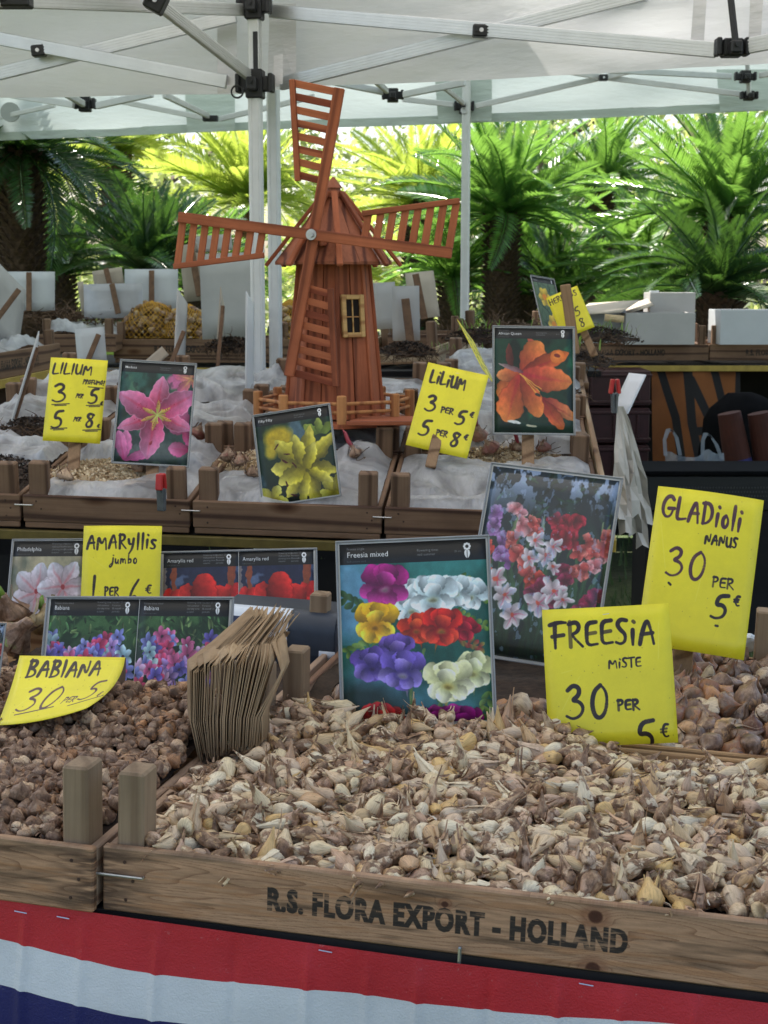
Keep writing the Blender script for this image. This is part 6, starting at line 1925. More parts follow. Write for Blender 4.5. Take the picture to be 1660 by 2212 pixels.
MT = {}
def signs():
    MT['yellow_back'] = simple('yellow_card', (.78, .68, .03), .5, .05, 30)
    MT['card_white'] = simple('card_white', (.62, .62, .6), .6, .06, 20)
    MT['sleeve'] = simple('plastic_sleeve', (.24, .25, .26), .2, .1, 40, coat=.4)
    MT['grey_board'] = simple('grey_board', (.40, .39, .38), .75, .06, 9, bmp=.05)
    MT['white_board'] = simple('white_board', (.48, .50, .52), .6, .05, 9, bmp=.05)
    MT['tan_board'] = simple('tan_board', (.36, .31, .25), .75, .08, 9, bmp=.05)
    MT['kraft'] = simple('kraft_board', (.16, .115, .085), .85, .12, 22)
    P = {k: img_price(k).image('price_' + k) for k in ('lilium_left', 'lilium_right', 'amaryllis', 'babiana', 'freesia', 'gladioli', 'narcissus')}
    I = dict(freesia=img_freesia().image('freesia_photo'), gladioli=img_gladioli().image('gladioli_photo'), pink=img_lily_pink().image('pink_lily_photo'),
             orange=img_lily_orange().image('orange_lily_photo'), yellow=img_lily_yellow().image('yellow_lily_photo'), red=img_amaryllis_red().image('red_amaryllis_photo'),
             white=img_amaryllis_white().image('white_amaryllis_photo'), bab1=img_babiana(5).image('babiana_photo'), bab2=img_babiana(6).image('babiana_photo_second'), daff=img_daffodil().image('daffodil_photo'))
    # front row
    card('photo', ((720, 1166), (1049, 1163), (745, 1566)), (2.37, 2.35, 2.33), 'tall photo card of mixed freesias in six colours, standing in the pale bulbs', 'photo card', I['freesia'], gloss=.35)
    card('price', ((1168, 1315), (1442, 1306), (1190, 1612)), (2.30, 2.27, 2.26), 'yellow handwritten sign for freesias, 30 for 5, stuck in the pale bulbs', 'price sign', P['freesia'], bendv=.008, bend=-.004)
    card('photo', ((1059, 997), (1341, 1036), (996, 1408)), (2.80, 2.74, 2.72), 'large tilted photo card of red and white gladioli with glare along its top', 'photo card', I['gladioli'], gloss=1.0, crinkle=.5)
    card('price', ((1421, 1049), (1649, 1082), (1376, 1390)), (2.66, 2.63, 2.60), 'tall yellow sign for gladioli on a thick stake at the right edge', 'price sign', P['gladioli'], stake=((1480, 1330), (1470, 1540), (2.645, 2.62)), bend=.008, stw=.034)
    card('price', ((176, 1131), (344, 1142), (180, 1325)), (3.02, 3.02, 2.98), 'yellow handwritten amaryllis sign behind the double purple flower card', 'price sign', P['amaryllis'], bend=.003)
    card('photo', ((24, 1163), (186, 1168), (14, 1380)), (3.06, 3.06, 2.98), 'photo card of pale pink-veined white amaryllis at the left edge', 'photo card', I['white'], gloss=.35)
    card('photo', ((344, 1186), (680, 1193), (350, 1345)), (3.08, 3.08, 3.04), 'wide sleeve holding two identical photos of red amaryllis', 'photo card', imgs=[I['red'], I['red']], gloss=.4)
    card('photo', ((98, 1280), (497, 1302), (86, 1560)), (2.50, 2.46, 2.44), 'wide sleeve with two photos of blue, pink and purple babiana flowers', 'photo card', imgs=[I['bab1'], I['bab2']], gloss=.4)
    card('board', ((232, 1420), (271, 1422), (232, 1545)), (2.37, 2.36, 2.36), 'brown card backing standing behind the right end of the curled yellow sign', 'board', mat=MT['kraft'])
    card('photo', ((-110, 1340), (6, 1352), (-118, 1500)), (2.35, 2.35, 2.3), 'edge of a photo card with pink flowers cut off by the left side', 'photo card', I['gladioli'])
    # curled babiana sign: a patch through nine points
    ctrl = [[(43, 1416, 2.30), (158, 1418, 2.31), (271, 1420, 2.33)], [(22, 1492, 2.24), (140, 1488, 2.235), (247, 1480, 2.26)], [(-6, 1566, 2.16), (88, 1556, 2.14), (186, 1530, 2.17)]]
    pts = [[W(*c) for c in r] for r in ctrl]
    def q3(a, b, c, t):   # quadratic through three points
        return a * (2 * (t - .5) * (t - 1)) + b * (-4 * t * (t - 1)) + c * (2 * t * (t - .5))
    root = empty('price_sign', Matrix.Translation(pts[1][1]), 'yellow handwritten babiana sign, 30 for 5, curling forward over the small brown corms', 'price sign'); upd()
    n = 14; co = []
    for j in range(n + 1):
        rr = [q3(pts[0][k], pts[1][k], pts[2][k], j / n) for k in range(3)]
        for i in range(n + 1): co.append(q3(rr[0], rr[1], rr[2], i / n) - pts[1][1])
    me = bpy.data.meshes.new('paper'); me.from_pydata([tuple(c) for c in co], [], [(j * (n + 1) + i, (j + 1) * (n + 1) + i, (j + 1) * (n + 1) + i + 1, j * (n + 1) + i + 1) for j in range(n) for i in range(n)])
    uv = me.uv_layers.new(name='UVMap')
    for p in me.polygons:
        for li in p.loop_indices:
            k = me.loops[li].vertex_index; uv.data[li].uv = ((k % (n + 1)) / n, 1 - (k // (n + 1)) / n)
    me.polygons.foreach_set('use_smooth', [True] * len(me.polygons))
    me.materials.append(print_mat('print_babiana', P['babiana'], .12, .45)); me.update()
    o = link('paper', me, None, root)
    so = o.modifiers.new('thick', 'SOLIDIFY'); so.thickness = .0008; so.offset = -1
    # lily row
    card('price', ((109, 771), (232, 780), (94, 951)), (3.66, 3.66, 3.62), 'yellow lily sign on a flat stake, left of the pink lily card', 'price sign', P['lilium_left'], stake=((165, 900), (158, 1032), (3.655, 3.6)), bend=.002, stw=.029)
    card('price', ((926, 783), (1057, 811), (876, 961)), (3.72, 3.70, 3.66), 'yellow lily sign tilted to the right of the windmill', 'price sign', P['lilium_right'], stake=((955, 900), (930, 1010), (3.70, 3.62)), bend=-.002, stw=.026)
    card('photo', ((263, 778), (427, 785), (240, 1001)), (3.60, 3.60, 3.56), 'photo card of a bright pink lily in the crate of wood shavings', 'photo card', I['pink'], stake=((331, 960), (329, 1040), (3.60, 3.56)), gloss=.35, stw=.03)
    card('photo', ((1066, 705), (1242, 706), (1064, 938)), (3.74, 3.74, 3.70), 'photo card of an orange trumpet lily on a square stake', 'photo card', I['orange'], stake=((1141, 900), (1141, 1010), (3.73, 3.7)), gloss=.3, stw=.030)
    card('photo', ((540, 895), (708, 877), (573, 1091)), (3.44, 3.42, 3.40), 'photo card of a double yellow lily in front of the windmill', 'photo card', I['yellow'], gloss=.3)
    card('price', ((1180, 644), (1247, 617), (1218, 733)), (4.42, 4.42, 4.4), 'small tilted yellow sign half behind a leaning wooden stake', 'price sign', P['narcissus'], bend=.002, stake=((1250, 690), (1285, 770), (4.43, 4.4)))
    card('photo', ((1138, 590), (1190, 606), (1186, 735)), (4.55, 4.60, 4.5), 'narrow angled daffodil card behind the small yellow sign', 'photo card', I['daff'], gloss=.6)
    # stake in front of it
    o = boxo('wooden_stake', (.030, .012, .20), (0, 0, 0), WD['stake'], None, ch=.003)
    o.matrix_world = Matrix.Translation(W(1232, 690, 4.36)) @ Matrix.Rotation(rad(-9), 4, 'Y')
    tag(o, 'weathered flat stake leaning across the small yellow sign', 'stake')
    # yellow sign seen almost edge-on
    card('price', ((1002, 716), (1016, 722), (1050, 815)), (4.05, 4.28, 3.98), 'yellow sign turned almost edge-on beside the orange lily card', 'price sign', P['lilium_left'], dim=1.0)

def bag_bundle():
    m, nt, b = new_mat('kraft_paper')
    v = coords(nt, (30, 30, 30))
    n = N(nt, 'ShaderNodeTexNoise', Scale=1.0, Detail=6.0, Roughness=.65); nt.links.new(v, n.inputs['Vector'])
    v2 = coords(nt, (8, 8, 500)); n2 = N(nt, 'ShaderNodeTexNoise', Scale=1.0, Detail=2.0); nt.links.new(v2, n2.inputs['Vector'])
    oi = nt.nodes.new('ShaderNodeObjectInfo')
    r = ramp(nt, [(.25, (.24, .155, .085, 1)), (.75, (.42, .30, .18, 1))], math_(nt, 'ADD', math_(nt, 'MULTIPLY', n.outputs[0], .6), math_(nt, 'MULTIPLY', oi.outputs['Random'], .4)))
    nt.links.new(r.outputs[0], b.inputs['Base Color']); b.inputs['Roughness'].default_value = .8; b.inputs['Specular IOR Level'].default_value = .25
    bump(nt, b, n2.outputs[0], .25, .0006)
    c0 = W(490, 1630, 2.16)
    root = empty('paper_bag_bundle', Matrix.Translation(c0), 'thick fan of brown kraft paper bags standing between the two front crates', 'paper bags'); upd()
    rs = np.random.RandomState(11)
    n = 54
    for i in range(n):
        t = i / (n - 1)
        j = rs.randn() * .9
        bot = (428 + 132 * t + j, 1640 - 28 * t + (10 if .22 < t < .34 else 0) + rs.randn() * 5)
        low = (424 + 142 * t + j - (14 * math.exp(-((t - .0) / .2) ** 2)), 1560 - 10 * t)
        mid = (409 + 196 * t ** .95 + j, 1452 - 10 * t - 14 * math.sin(t * math.pi) + rs.randn() * 5)
        up = (462 + 138 * t, 1412 - 26 * t + rs.randn() * 1.5)
        top = (541 + 84 * t ** .9 + rs.randn() * 4, 1330 + rs.randn() * 4 + (10 if .38 < t < .5 else 0) + rs.rand() * 7 + (0 if t < .42 else 4))
        if t > .9: mid = (609 + j, 1447 + (1 - t) * 30); 
        if i == n - 1: bot = (566, 1605); top = (612, 1385)
        line = [bot, low, (mid[0] - (mid[0] - low[0]) * .12, mid[1] + 16), mid, ((mid[0] + up[0]) / 2 + 1, (mid[1] + up[1]) / 2 - 2), up, top]
        Zf = [2.13, 2.14, 2.145, 2.15, 2.19, 2.23, 2.33]
        mb = MB()
        dep = .06
        K = 4
        for (x, y), z in zip(line, Zf):
            a = W(x, y, z) - c0
            pw = W(x, y, z); dv = Vector((pw.x, pw.y, 0)).normalized() * dep + RX * (-.004 + .016 * t) + Vector((0, 0, .002 * rs.randn()))
            for k in range(K + 1):
                mb.v.append(tuple(a + dv * (k / K) + RX * (.0006 * math.sin(k * 2.2 + i))))
        for a in range(len(line) - 1):
            for k in range(K):
                q = a * (K + 1) + k
                mb.f.append((q, q + K + 1, q + K + 2, q + 1)); mb.mi.append(0)
        o = mb.build('bag', m, root, smooth=True)
        so = o.modifiers.new('thick', 'SOLIDIFY'); so.thickness = .0008; so.offset = 0

def case():
    """blue-grey case with a pale label"""
    Z = 2.86
    c = W(615, 1404, Z)
    M = frame(c, RX, RY)
    root = empty('carry_case', M, 'dark blue-grey plastic case with a white label strip behind the paper bags', 'case')
    body = simple('case_plastic', (.028, .038, .058), .42, .12, 60, bmp=.15)
    ledge = simple('case_ledge', (.07, .075, .08), .5, .1, 50)
    lab = simple('case_label', (.60, .66, .74), .3, .04, 20, coat=.4)
    navy = simple('case_label_navy', (.02, .035, .09), .35, .1, 20)
    s = Z / F_
    w, h, d = 262 * s, 196 * s, .13
    mb = MB()     # body with a rounded top front edge
    prof = [(-d / 2, -h / 2), (-d / 2, h * .18), (-d / 2 + .004, h * .33), (-d / 2 + .012, h * .42), (-d / 2 + .025, h * .48), (-d / 2 + .045, h / 2), (d / 2, h / 2), (d / 2, -h / 2)]
    n = len(prof)
    for sx in (-1, 1):
        for y, z in prof: mb.v.append((sx * w / 2, y, z))
    for i in range(n):
        mb.f.append((i, (i + 1) % n, n + (i + 1) % n, n + i)); mb.mi.append(0)
    mb.f += [tuple(range(n - 1, -1, -1)), tuple(range(n, 2 * n))]; mb.mi += [0, 0]
    mb.build('body', body, root)
    boxo('base_ledge', (w * 1.0, .02, .018), (0, -d / 2 - .004, -h / 2 + .012), ledge, root, ch=.004)
    # curved label over the left half: strips following the profile
    def wrap(x0, x1, i0, z0t, z1t, mat, name, off=.0012):
        P2 = [(-d / 2, h * .05), (-d / 2, h * .18), (-d / 2 + .004, h * .33), (-d / 2 + .012, h * .42), (-d / 2 + .025, h * .48), (-d / 2 + .045, h / 2)]
        L = [0]
        for a, b in zip(P2[:-1], P2[1:]): L.append(L[-1] + math.dist(a, b))
        def at(t):
            q = t * L[-1]
            for i in range(len(L) - 1):
                if q <= L[i + 1] + 1e-9:
                    f = (q - L[i]) / (L[i + 1] - L[i]); return (P2[i][0] + (P2[i + 1][0] - P2[i][0]) * f, P2[i][1] + (P2[i + 1][1] - P2[i][1]) * f)
            return P2[-1]
        mb = MB(); k = 12
        for i in range(k + 1):
            y, z = at(z0t + (z1t - z0t) * i / k)
            for x in (x0, x1): mb.v.append((x, y - off, z + off))
        for i in range(k): mb.f.append((2 * i, 2 * i + 1, 2 * i + 3, 2 * i + 2)); mb.mi.append(0)
        return mb.build(name, mat, root, smooth=True)
    wrap(-w * .5, w * .10, 0, .0, .98, lab, 'label')
    wrap(-w * .5, -w * .02, 0, .38, .62, navy, 'label_band', .002)
    wrap(w * .13, w * .49, 0, -.0, .97, simple('case_lid', (.034, .045, .066), .4, .1, 60), 'lid', .0024)
    tx = Cv(60, 40, (200, 205, 215)); tx.text('Fa', .15, .8, .5, (20, 24, 40), .01)
    sheet('sticker', .03, .018, .0003, (print_mat('case_sticker', tx.image('case_sticker')), MT['card_white']), root, Matrix.Translation((w * .44, -d / 2 - .006, h * .08)) @ Matrix.Rotation(rad(90), 4, 'X'), nx=2, ny=2)
    tx = Cv(60, 30, (165, 175, 190)); tx.text('SY', .2, .8, .6, (20, 24, 40), .01)
    sheet('sticker', .026, .014, .0003, (print_mat('case_sticker_left', tx.image('case_sticker_left')), MT['card_white']), root, Matrix.Translation((-w * .44, -d / 2 - .004, h * .10)) @ Matrix.Rotation(rad(90), 4, 'X'), nx=2, ny=2)
# ------------------------------------------------------------ toy windmill
def windmill():
    wd = wood('mill_cedar', (.37, .115, .055, 1), (.20, .06, .03, 1), axis=2, stain=.45, rough=.78, knots=False)
    wdx = wood('mill_cedar_bar', (.39, .122, .058, 1), (.22, .065, .033, 1), axis=0, stain=.6, rough=.78, knots=False)
    wds = wood('mill_slat', (.45, .145, .068, 1), (.22, .055, .028, 1), axis=0, stain=.5, rough=.78, knots=False)
    roofm = wood('mill_roof', (.34, .115, .06, 1), (.12, .034, .02, 1), axis=2, stain=.4, rough=.6, knots=False)
    pale = wood('mill_window_pine', (.56, .36, .15, 1), (.38, .2, .08, 1), axis=0, stain=.2, knots=False)
    fence = wood('mill_fence_pine', (.48, .22, .085, 1), (.3, .12, .05, 1), axis=2, stain=.3, knots=False)
    dark = simple('mill_inside', (.01, .006, .005), .9, .2, 30)
    steel = simple('mill_bolt', (.5, .5, .52), .3, .1, 60, metallic=.9)
    Z = 4.02
    base = W(723, 898, Z)
    YAW = rad(-15.5)
    root = empty('toy_windmill', Matrix.Translation(base) @ Matrix.Rotation(YAW, 4, 'Z'), 'red-brown wooden toy windmill with four lattice sails and a small yellow window', 'windmill')
    H = .402; R0 = .129; R1 = .091
    A = [rad(-90 + 22.5 + 45 * k) for k in range(8)]            # corner azimuths; a face looks to -Y
    def V(r, a, z): return Vector((r * math.cos(a), r * math.sin(a), z))
    c225 = math.cos(rad(22.5))
    for k in range(8):
        a0, a1 = A[k], A[(k + 1) % 8]
        # two planks per face
        for s in range(2):
            f0, f1 = s * .5 + (.012 if s else 0), s * .5 + .5 - (0 if s else .012)
            out = []
            for z, r in ((0, R0), (H, R1)):
                p, q = V(r, a0, z), V(r, a1, z)
                n = (p + q).xy.normalized().to_3d()
                dn = n * (.0015 * (1 if (k + s) % 2 else -1))
                out.append((p.lerp(q, f0) + dn, p.lerp(q, f1) + dn, p.lerp(q, f1) - n * .008, p.lerp(q, f0) - n * .008))
            mb = MB(); vs = list(out[0]) + list(out[1])
            mb.add(vs, [(0, 1, 5, 4), (1, 2, 6, 5), (2, 3, 7, 6), (3, 0, 4, 7), (0, 3, 2, 1), (4, 5, 6, 7)])
            mb.build('plank', wd, root)
        Mx, L = bar_M(V(R0 + .001, a0, .001), V(R1 + .001, a0, H), V(1, a0, 0))
        mb = MB(); mb.box((0, 0, 0), (L, .011, .009), ch=.0015); mb.build('corner_batten', wdx, root, Mx)
    # roof
    ze, za = H - .004, H + .165
    Re, Ra = .152, .020
    for k in range(8):
        a0, a1 = A[k], A[(k + 1) % 8]
        for s in range(2):
            f0, f1 = s * .5 + (.006 if s else 0), s * .5 + .5
            p0, q0, p1, q1 = V(Re, a0, ze), V(Re, a1, ze), V(Ra, a0, za), V(Ra, a1, za)
            up = Vector((0, 0, .006))
            b0, b1, t0, t1 = p0.lerp(q0, f0), p0.lerp(q0, f1), p1.lerp(q1, f0), p1.lerp(q1, f1)
            j = up * (.25 if s else 0)
            mb = MB(); mb.add([b0 + j, b1 + j, t1 + j, t0 + j, b0 - up, b1 - up, t1 - up, t0 - up], [(0, 1, 2, 3), (7, 6, 5, 4), (0, 4, 5, 1), (1, 5, 6, 2), (2, 6, 7, 3), (3, 7, 4, 0)])
            mb.build('roof_board', roofm, root)
        lo = V(Re + .024, a0, ze - .019); hi = V(Ra + .004, a0, za + .004)
        Mx, L = bar_M(lo + Vector((0, 0, .010)), hi + Vector((0, 0, .006)), (0, 0, 1))
        mb = MB(); mb.box((0, 0, 0), (L, .016, .010), ch=.002); mb.build('roof_batten', wdx, root, Mx)
    mb = MB(); mb.tube((0, 0, za - .004), (0, 0, za + .010), .027, n=20); mb.tube((0, 0, za + .010), (0, 0, za + .020), .020, .018, n=20); mb.tube((0, 0, za + .020), (0, 0, za + .048), .024, .003, n=20)
    mb.build('cap', roofm, root)
    # window on the face looking right-front
    ang = A[1] - rad(22.5) + rad(45) - rad(90)     # centre azimuth of that face
    fa = rad(-45)
    zc = .262
    rin = (R0 + (R1 - R0) * zc / H) * c225
    lean = math.atan2((R0 - R1) * c225, H)
    Mw = Matrix.Translation(Vector((math.cos(fa) * (rin + .004), math.sin(fa) * (rin + .004), zc))) @ Matrix.Rotation(fa + rad(90), 4, 'Z') @ Matrix.Rotation(-lean, 4, 'X')
    win = MB(); win.box((0, .002, 0), (.046, .006, .092)); wo = win.build('window', dark, root, Mw)
    for nm, size, c in (('window_frame', (.012, .011, .108), (-.026, -.004, 0)), ('window_frame', (.012, .011, .108), (.026, -.004, 0)), ('window_frame', (.040, .011, .012), (0, -.004, .048)), ('window_frame', (.040, .011, .012), (0, -.004, -.048))):
        boxo(nm, size, c, pale, wo, ch=.0015)
    boxo('glazing_bar', (.003, .005, .084), (0, -.002, 0), pale, wo, ch=.0005); boxo('glazing_bar', (.040, .0045, .003), (0, -.0025, -.002), pale, wo, ch=.0005)
    # axle
    hz = H + .062
    yh = -(.165)
    mb = MB(); mb.box((0, -.128, hz - .010), (.034, .05, .034), ch=.003); mb.tube((0, -.10, hz), (0, yh - .006, hz), .008, n=10); mb.build('axle_block', roofm, root)
    # sails
    roll = rad(-11.0)     # clockwise as seen from the front
    hub = empty('sail_cross', Matrix.Identity(4)); hub.parent = root; hub.matrix_local = Matrix.Translation((0, yh, hz)) @ Matrix.Rotation(-roll, 4, 'Y')
    AL = .358
    boxo('sail_arm', (AL * 2, .012, .027), (0, -.013, 0), wdx, hub, rot=(0, rad(-3.5), 0), ch=.002)
    boxo('sail_arm', (AL * 2, .012, .027), (0, 0, 0), wdx, hub, rot=(0, rad(90), 0), ch=.002)
    for k in range(4):
        Mk = Matrix.Rotation(-rad(90) * k - (rad(3.5) if k % 2 == 0 else 0), 4, 'Y')
        yo = -.013 if k % 2 == 0 else 0.0     # arm along +X for k=0
        # arm direction u = +X, lattice side v = +Z
        def P(u, v): return Mk @ Vector((u, yo, v))
        u0, u1 = .125, AL
        v0, v1 = .066, .125
        a = Mk @ Vector((u0 - .004, yo + .004, v0)); b = Mk @ Vector((u1 + .001, yo + .004, v1))
        Mx, L = bar_M(a, b, (0, -1, 0))
        mb = MB(); mb.box((0, 0, 0), (L, .014, .013), ch=.0015); mb.build('sail_rail', wdx, hub, Mx)
        for i in range(8):
            u = u0 + .008 + (u1 - u0 - .018) * i / 7; v = v0 + (v1 - v0) * (u - u0) / (u1 - u0)
            a = Mk @ Vector((u, yo + .007, .010)); b = Mk @ Vector((u + .003, yo + .007, v))
            Mx, L = bar_M(a, b, (0, -1, 0))
            mb = MB(); mb.box((0, 0, 0), (L, .018, .006), ch=.001); mb.build('slat', wds, hub, Mx)
    mb = MB(); mb.tube((0, -.019, 0), (0, -.022, 0), .0135, n=20); mb.tube((0, -.022, 0), (0, -.029, 0), .0075, n=6); mb.build('bolt', steel, hub)
    # base and fence
    Rf = .200
    mb = MB()
    vs = [V(Rf + .014, A[k], -.004) for k in range(8)] + [V(Rf + .014, A[k], -.016) for k in range(8)]
    mb.add(vs, [tuple(range(8)), tuple(range(15, 7, -1))] + [(i, 8 + i, 8 + (i + 1) % 8, (i + 1) % 8) for i in range(8)])
    mb.build('base', wd, root)
    for i in range(5):
        boxo('base_slat', (.20, .024, .010), (.20, -.21 + i * .034, .004), wdx, root, rot=(0, 0, rad(18)), ch=.002)
    for k in range(8):
        p = V(Rf, A[k], 0)
        mb = MB(); mb.path([p + Vector((0, 0, -.004)), p + Vector((0, 0, .064)), p + Vector((0, 0, .067))], [.0125, .0125, .010], n=14); mb.build('fence_post', fence, root, smooth=False)
        q = V(Rf, A[(k + 1) % 8], 0)
        for z in (.024, .046):
            mb = MB(); mb.tube(p + Vector((0, 0, z)), q + Vector((0, 0, z)), .0048, n=8); mb.build('fence_rail', fence, root)
# ------------------------------------------------------------ netting, shavings, far tables, odds and ends
def netting_mat():
    m, nt, b = new_mat('white_netting')
    v = coords(nt, (12, 12, 12))
    n = N(nt, 'ShaderNodeTexNoise', Scale=1.0, Detail=6.0, Roughness=.6); nt.links.new(v, n.inputs['Vector'])
    r = ramp(nt, [(.3, (.56, .57, .60, 1)), (.7, (.80, .81, .83, 1))], n.outputs[0])
    nt.links.new(r.outputs[0], b.inputs['Base Color']); b.inputs['Roughness'].default_value = .34
    b.inputs['Specular IOR Level'].default_value = .6
    v2 = coords(nt, (12, 5, 8)); n2 = N(nt, 'ShaderNodeTexNoise', Scale=1.0, Detail=3.0, Distortion=1.0); nt.links.new(v2, n2.inputs['Vector'])
    wv = N(nt, 'ShaderNodeTexNoise', Scale=1.0, Detail=2.0, Distortion=2.5); nt.links.new(coords(nt, (40, 9, 20)), wv.inputs['Vector']); rg = ramp(nt, [(.40, (0, 0, 0, 1)), (.5, (1, 1, 1, 1)), (.60, (0, 0, 0, 1))], wv.outputs[0]); bump(nt, b, rg.outputs[0], .5, .0045)
    tr = nt.nodes.new('ShaderNodeBsdfTranslucent'); tr.inputs[0].default_value = (.7, .7, .72, 1)
    tp = nt.nodes.new('ShaderNodeBsdfTransparent')
    m1 = nt.nodes.new('ShaderNodeMixShader'); m1.inputs[0].default_value = .28
    nt.links.new(b.outputs[0], m1.inputs[1]); nt.links.new(tr.outputs[0], m1.inputs[2])
    m2 = nt.nodes.new('ShaderNodeMixShader')
    k = ramp(nt, [(.36, (.20, .20, .20, 1)), (.68, (.66, .66, .66, 1))], n2.outputs[0])
    nt.links.new(k.outputs[0], m2.inputs[0])
    nt.links.new(m1.outputs[0], m2.inputs[1]); nt.links.new(tp.outputs[0], m2.inputs[2])
    nt.links.new(m2.outputs[0], nt.nodes['Material Output'].inputs[0])
    return m

def netting(M, x0, x1, y0, y1, mat, label, seed=0, hole=None, over=.02, hgt=.03, n=(80, 64), name='netting', group='white netting lining the lily crates', front=-.008, under=True):
    """crumpled cloth lining a crate; hole = (cx, cy, rx, ry) sinks to show what lies inside"""
    nx, ny = n
    mb = MB(); inside = []
    for j in range(ny + 1):
        for i in range(nx + 1):
            u, v = i / nx, j / ny
            x = x0 + (x1 - x0) * u; y = y0 + (y1 - y0) * v
            p = Vector((x * 6 + seed * 7.7, y * 6, seed * 3.1))
            w1 = mnoise.noise(p * .7); w2 = mnoise.noise(p * 1.7 + Vector((w1 * 2, 0, 4)))
            if hole: fa = math.atan2((y - hole[1]) / hole[3], (x - hole[0]) / hole[2]) * 2.2; fr = math.hypot((x - hole[0]) / hole[2], (y - hole[1]) / hole[3])
            else: th_ = seed * 1.9; fa = (p.x * math.cos(th_) + p.y * math.sin(th_)) * .9; fr = (p.y * math.cos(th_) - p.x * math.sin(th_)) * .35
            z = hgt * (.30 + .9 * w1)
            for fq, am, wd_ in ((.9, .024, 2.2), (2.1, .014, 2.4), (4.6, .005, 2.6)):
                z += am * max(0, 1 - abs(mnoise.noise(Vector((fa * fq + w1 * 1.8, fr * .16 * fq + w2 * .35, seed + fq)))) * wd_) ** 2
            k = 1.0
            if hole:
                cx, cy, rx, ry = hole
                d = math.hypot((x - cx) / rx, (y - cy) / ry) + .25 * w1
                k = max(0, min(1, (d - .85) / .5)); k = k * k * (3 - 2 * k)
                z = -.016 * (1 - k) + z * k + (.010 if y > cy else -.006) * math.exp(-((d - 1.35) / .3) ** 2)
                if y < cy: z = min(z, .006 + .3 * z)
            e = min(u, 1 - u, v * 1.2, (1 - v)) * 12
            z = z * min(1, .3 + .7 * e) + (front if e < 1 else 0) * (1 - min(1, e))
            mb.v.append((x, y, z))
    for j in range(ny):
        for i in range(nx):
            a = j * (nx + 1) + i; mb.f.append((a, a + 1, a + nx + 2, a + nx + 1)); mb.mi.append(0)
    o = mb.build(name, mat, M=M, smooth=True)
    if under:
        b2 = MB(); k = 14
        for j in range(k + 1):
            for i in range(k + 1): b2.v.append((x0 + .01 + (x1 - x0 - .02) * i / k, y0 + .01 + (y1 - y0 - .02) * j / k, -.030 + .012 * mnoise.noise(Vector((i * .7, j * .7, seed)))))
        for j in range(k):
            for i in range(k): a = j * (k + 1) + i; b2.f.append((a, a + 1, a + k + 2, a + k + 1)); b2.mi.append(0)
        tag(b2.build('peat_bed', simple('peat_bed', (.035, .022, .015), .97, .5, 50, bmp=.8, dist=.006), M=M), 'dark peat lying under the ' + label.split(' ', 1)[1], 'peat', kind='stuff')
    return tag(o, label, 'netting', group)

def flakes(M, cx, cy, rx, ry, z0, n, mat, label, seed, s=(.006, .016), dome=.012, cat='wood shavings', name='wood_shavings'):
    rs = np.random.RandomState(seed); mb = MB()
    for j in range(13):
        for i in range(25): pass
    ring = 28
    b = len(mb.v); mb.v.append((cx, cy, z0 + dome * .7)); 
    for r in (.4, .8, 1.08):
        for i in range(ring):
            a = 2 * math.pi * i / ring
            mb.v.append((cx + rx * r * math.cos(a), cy + ry * r * math.sin(a), z0 + dome * (.7 - r * .8) + .003 * rs.randn()))
    for i in range(ring): mb.f.append((0, 1 + i, 1 + (i + 1) % ring)); mb.mi.append(0)
    for r in range(2):
        for i in range(ring):
            mb.f.append((1 + r * ring + i, 1 + (r + 1) * ring + i, 1 + (r + 1) * ring + (i + 1) % ring, 1 + r * ring + (i + 1) % ring)); mb.mi.append(0)
    for _ in range(n):
        a = rs.rand() * 6.28; q = rs.rand() ** .5 * (1 + .12 * rs.randn())
        x, y = cx + rx * q * math.cos(a), cy + ry * q * math.sin(a)
        z = z0 + dome * (1 - q * q) + rs.uniform(0, .009)
        L = rs.uniform(*s); w_ = L * rs.uniform(.25, .6)
        u = Vector((rs.randn(), rs.randn(), rs.randn() * .5)).normalized(); v = u.orthogonal().normalized(); v = Matrix.Rotation(rs.rand() * 6.28, 3, u) @ v
        nn = u.cross(v); c = Vector((x, y, z)); mb_ = nn * L * .18
        mb.add([c - u * L / 2 - v * w_ / 2 + mb_, c + v * -w_ / 2, c + u * L / 2 - v * w_ / 2 + mb_, c + u * L / 2 + v * w_ / 2 + mb_, c + v * w_ / 2, c - u * L / 2 + v * w_ / 2 + mb_], [(0, 1, 4, 5), (1, 2, 3, 4)])
    o = mb.build(name, mat, M=M)
    return tag(o, label, cat, kind='stuff')

def scrap_mat(name, a, b_, c):
    m, nt, b = new_mat(name)
    g = nt.nodes.new('ShaderNodeNewGeometry')
    r = ramp(nt, [(.0, a), (.5, b_), (1, c)], g.outputs['Random Per Island'])
    nt.links.new(r.outputs[0], b.inputs['Base Color']); b.inputs['Roughness'].default_value = .8
    return m

def roots(M, cx, cy, rx, ry, z0, n, mat, label, seed, L=.05, r=.0016, name='roots', cat='roots', hgt=.04):
    rs = np.random.RandomState(seed); mb = MB()
    for _ in range(n):
        a = rs.rand() * 6.28; q = rs.rand() ** .5
        p = Vector((cx + rx * q * math.cos(a), cy + ry * q * math.sin(a), z0 + rs.rand() * hgt * (1 - q * .6)))
        d = Vector((rs.randn(), rs.randn(), rs.randn() * .4)).normalized(); pts = [p]
        for k in range(4):
            d = (d + Vector((rs.randn(), rs.randn(), rs.randn() * .6 - .1)) * .6).normalized(); p = p + d * L / 4; pts.append(p)
        mb.path(pts, [r, r, r * .8, r * .6, r * .3], n=3)
    o = mb.build(name, mat, M=M)
    return tag(o, label, cat, kind='stuff')

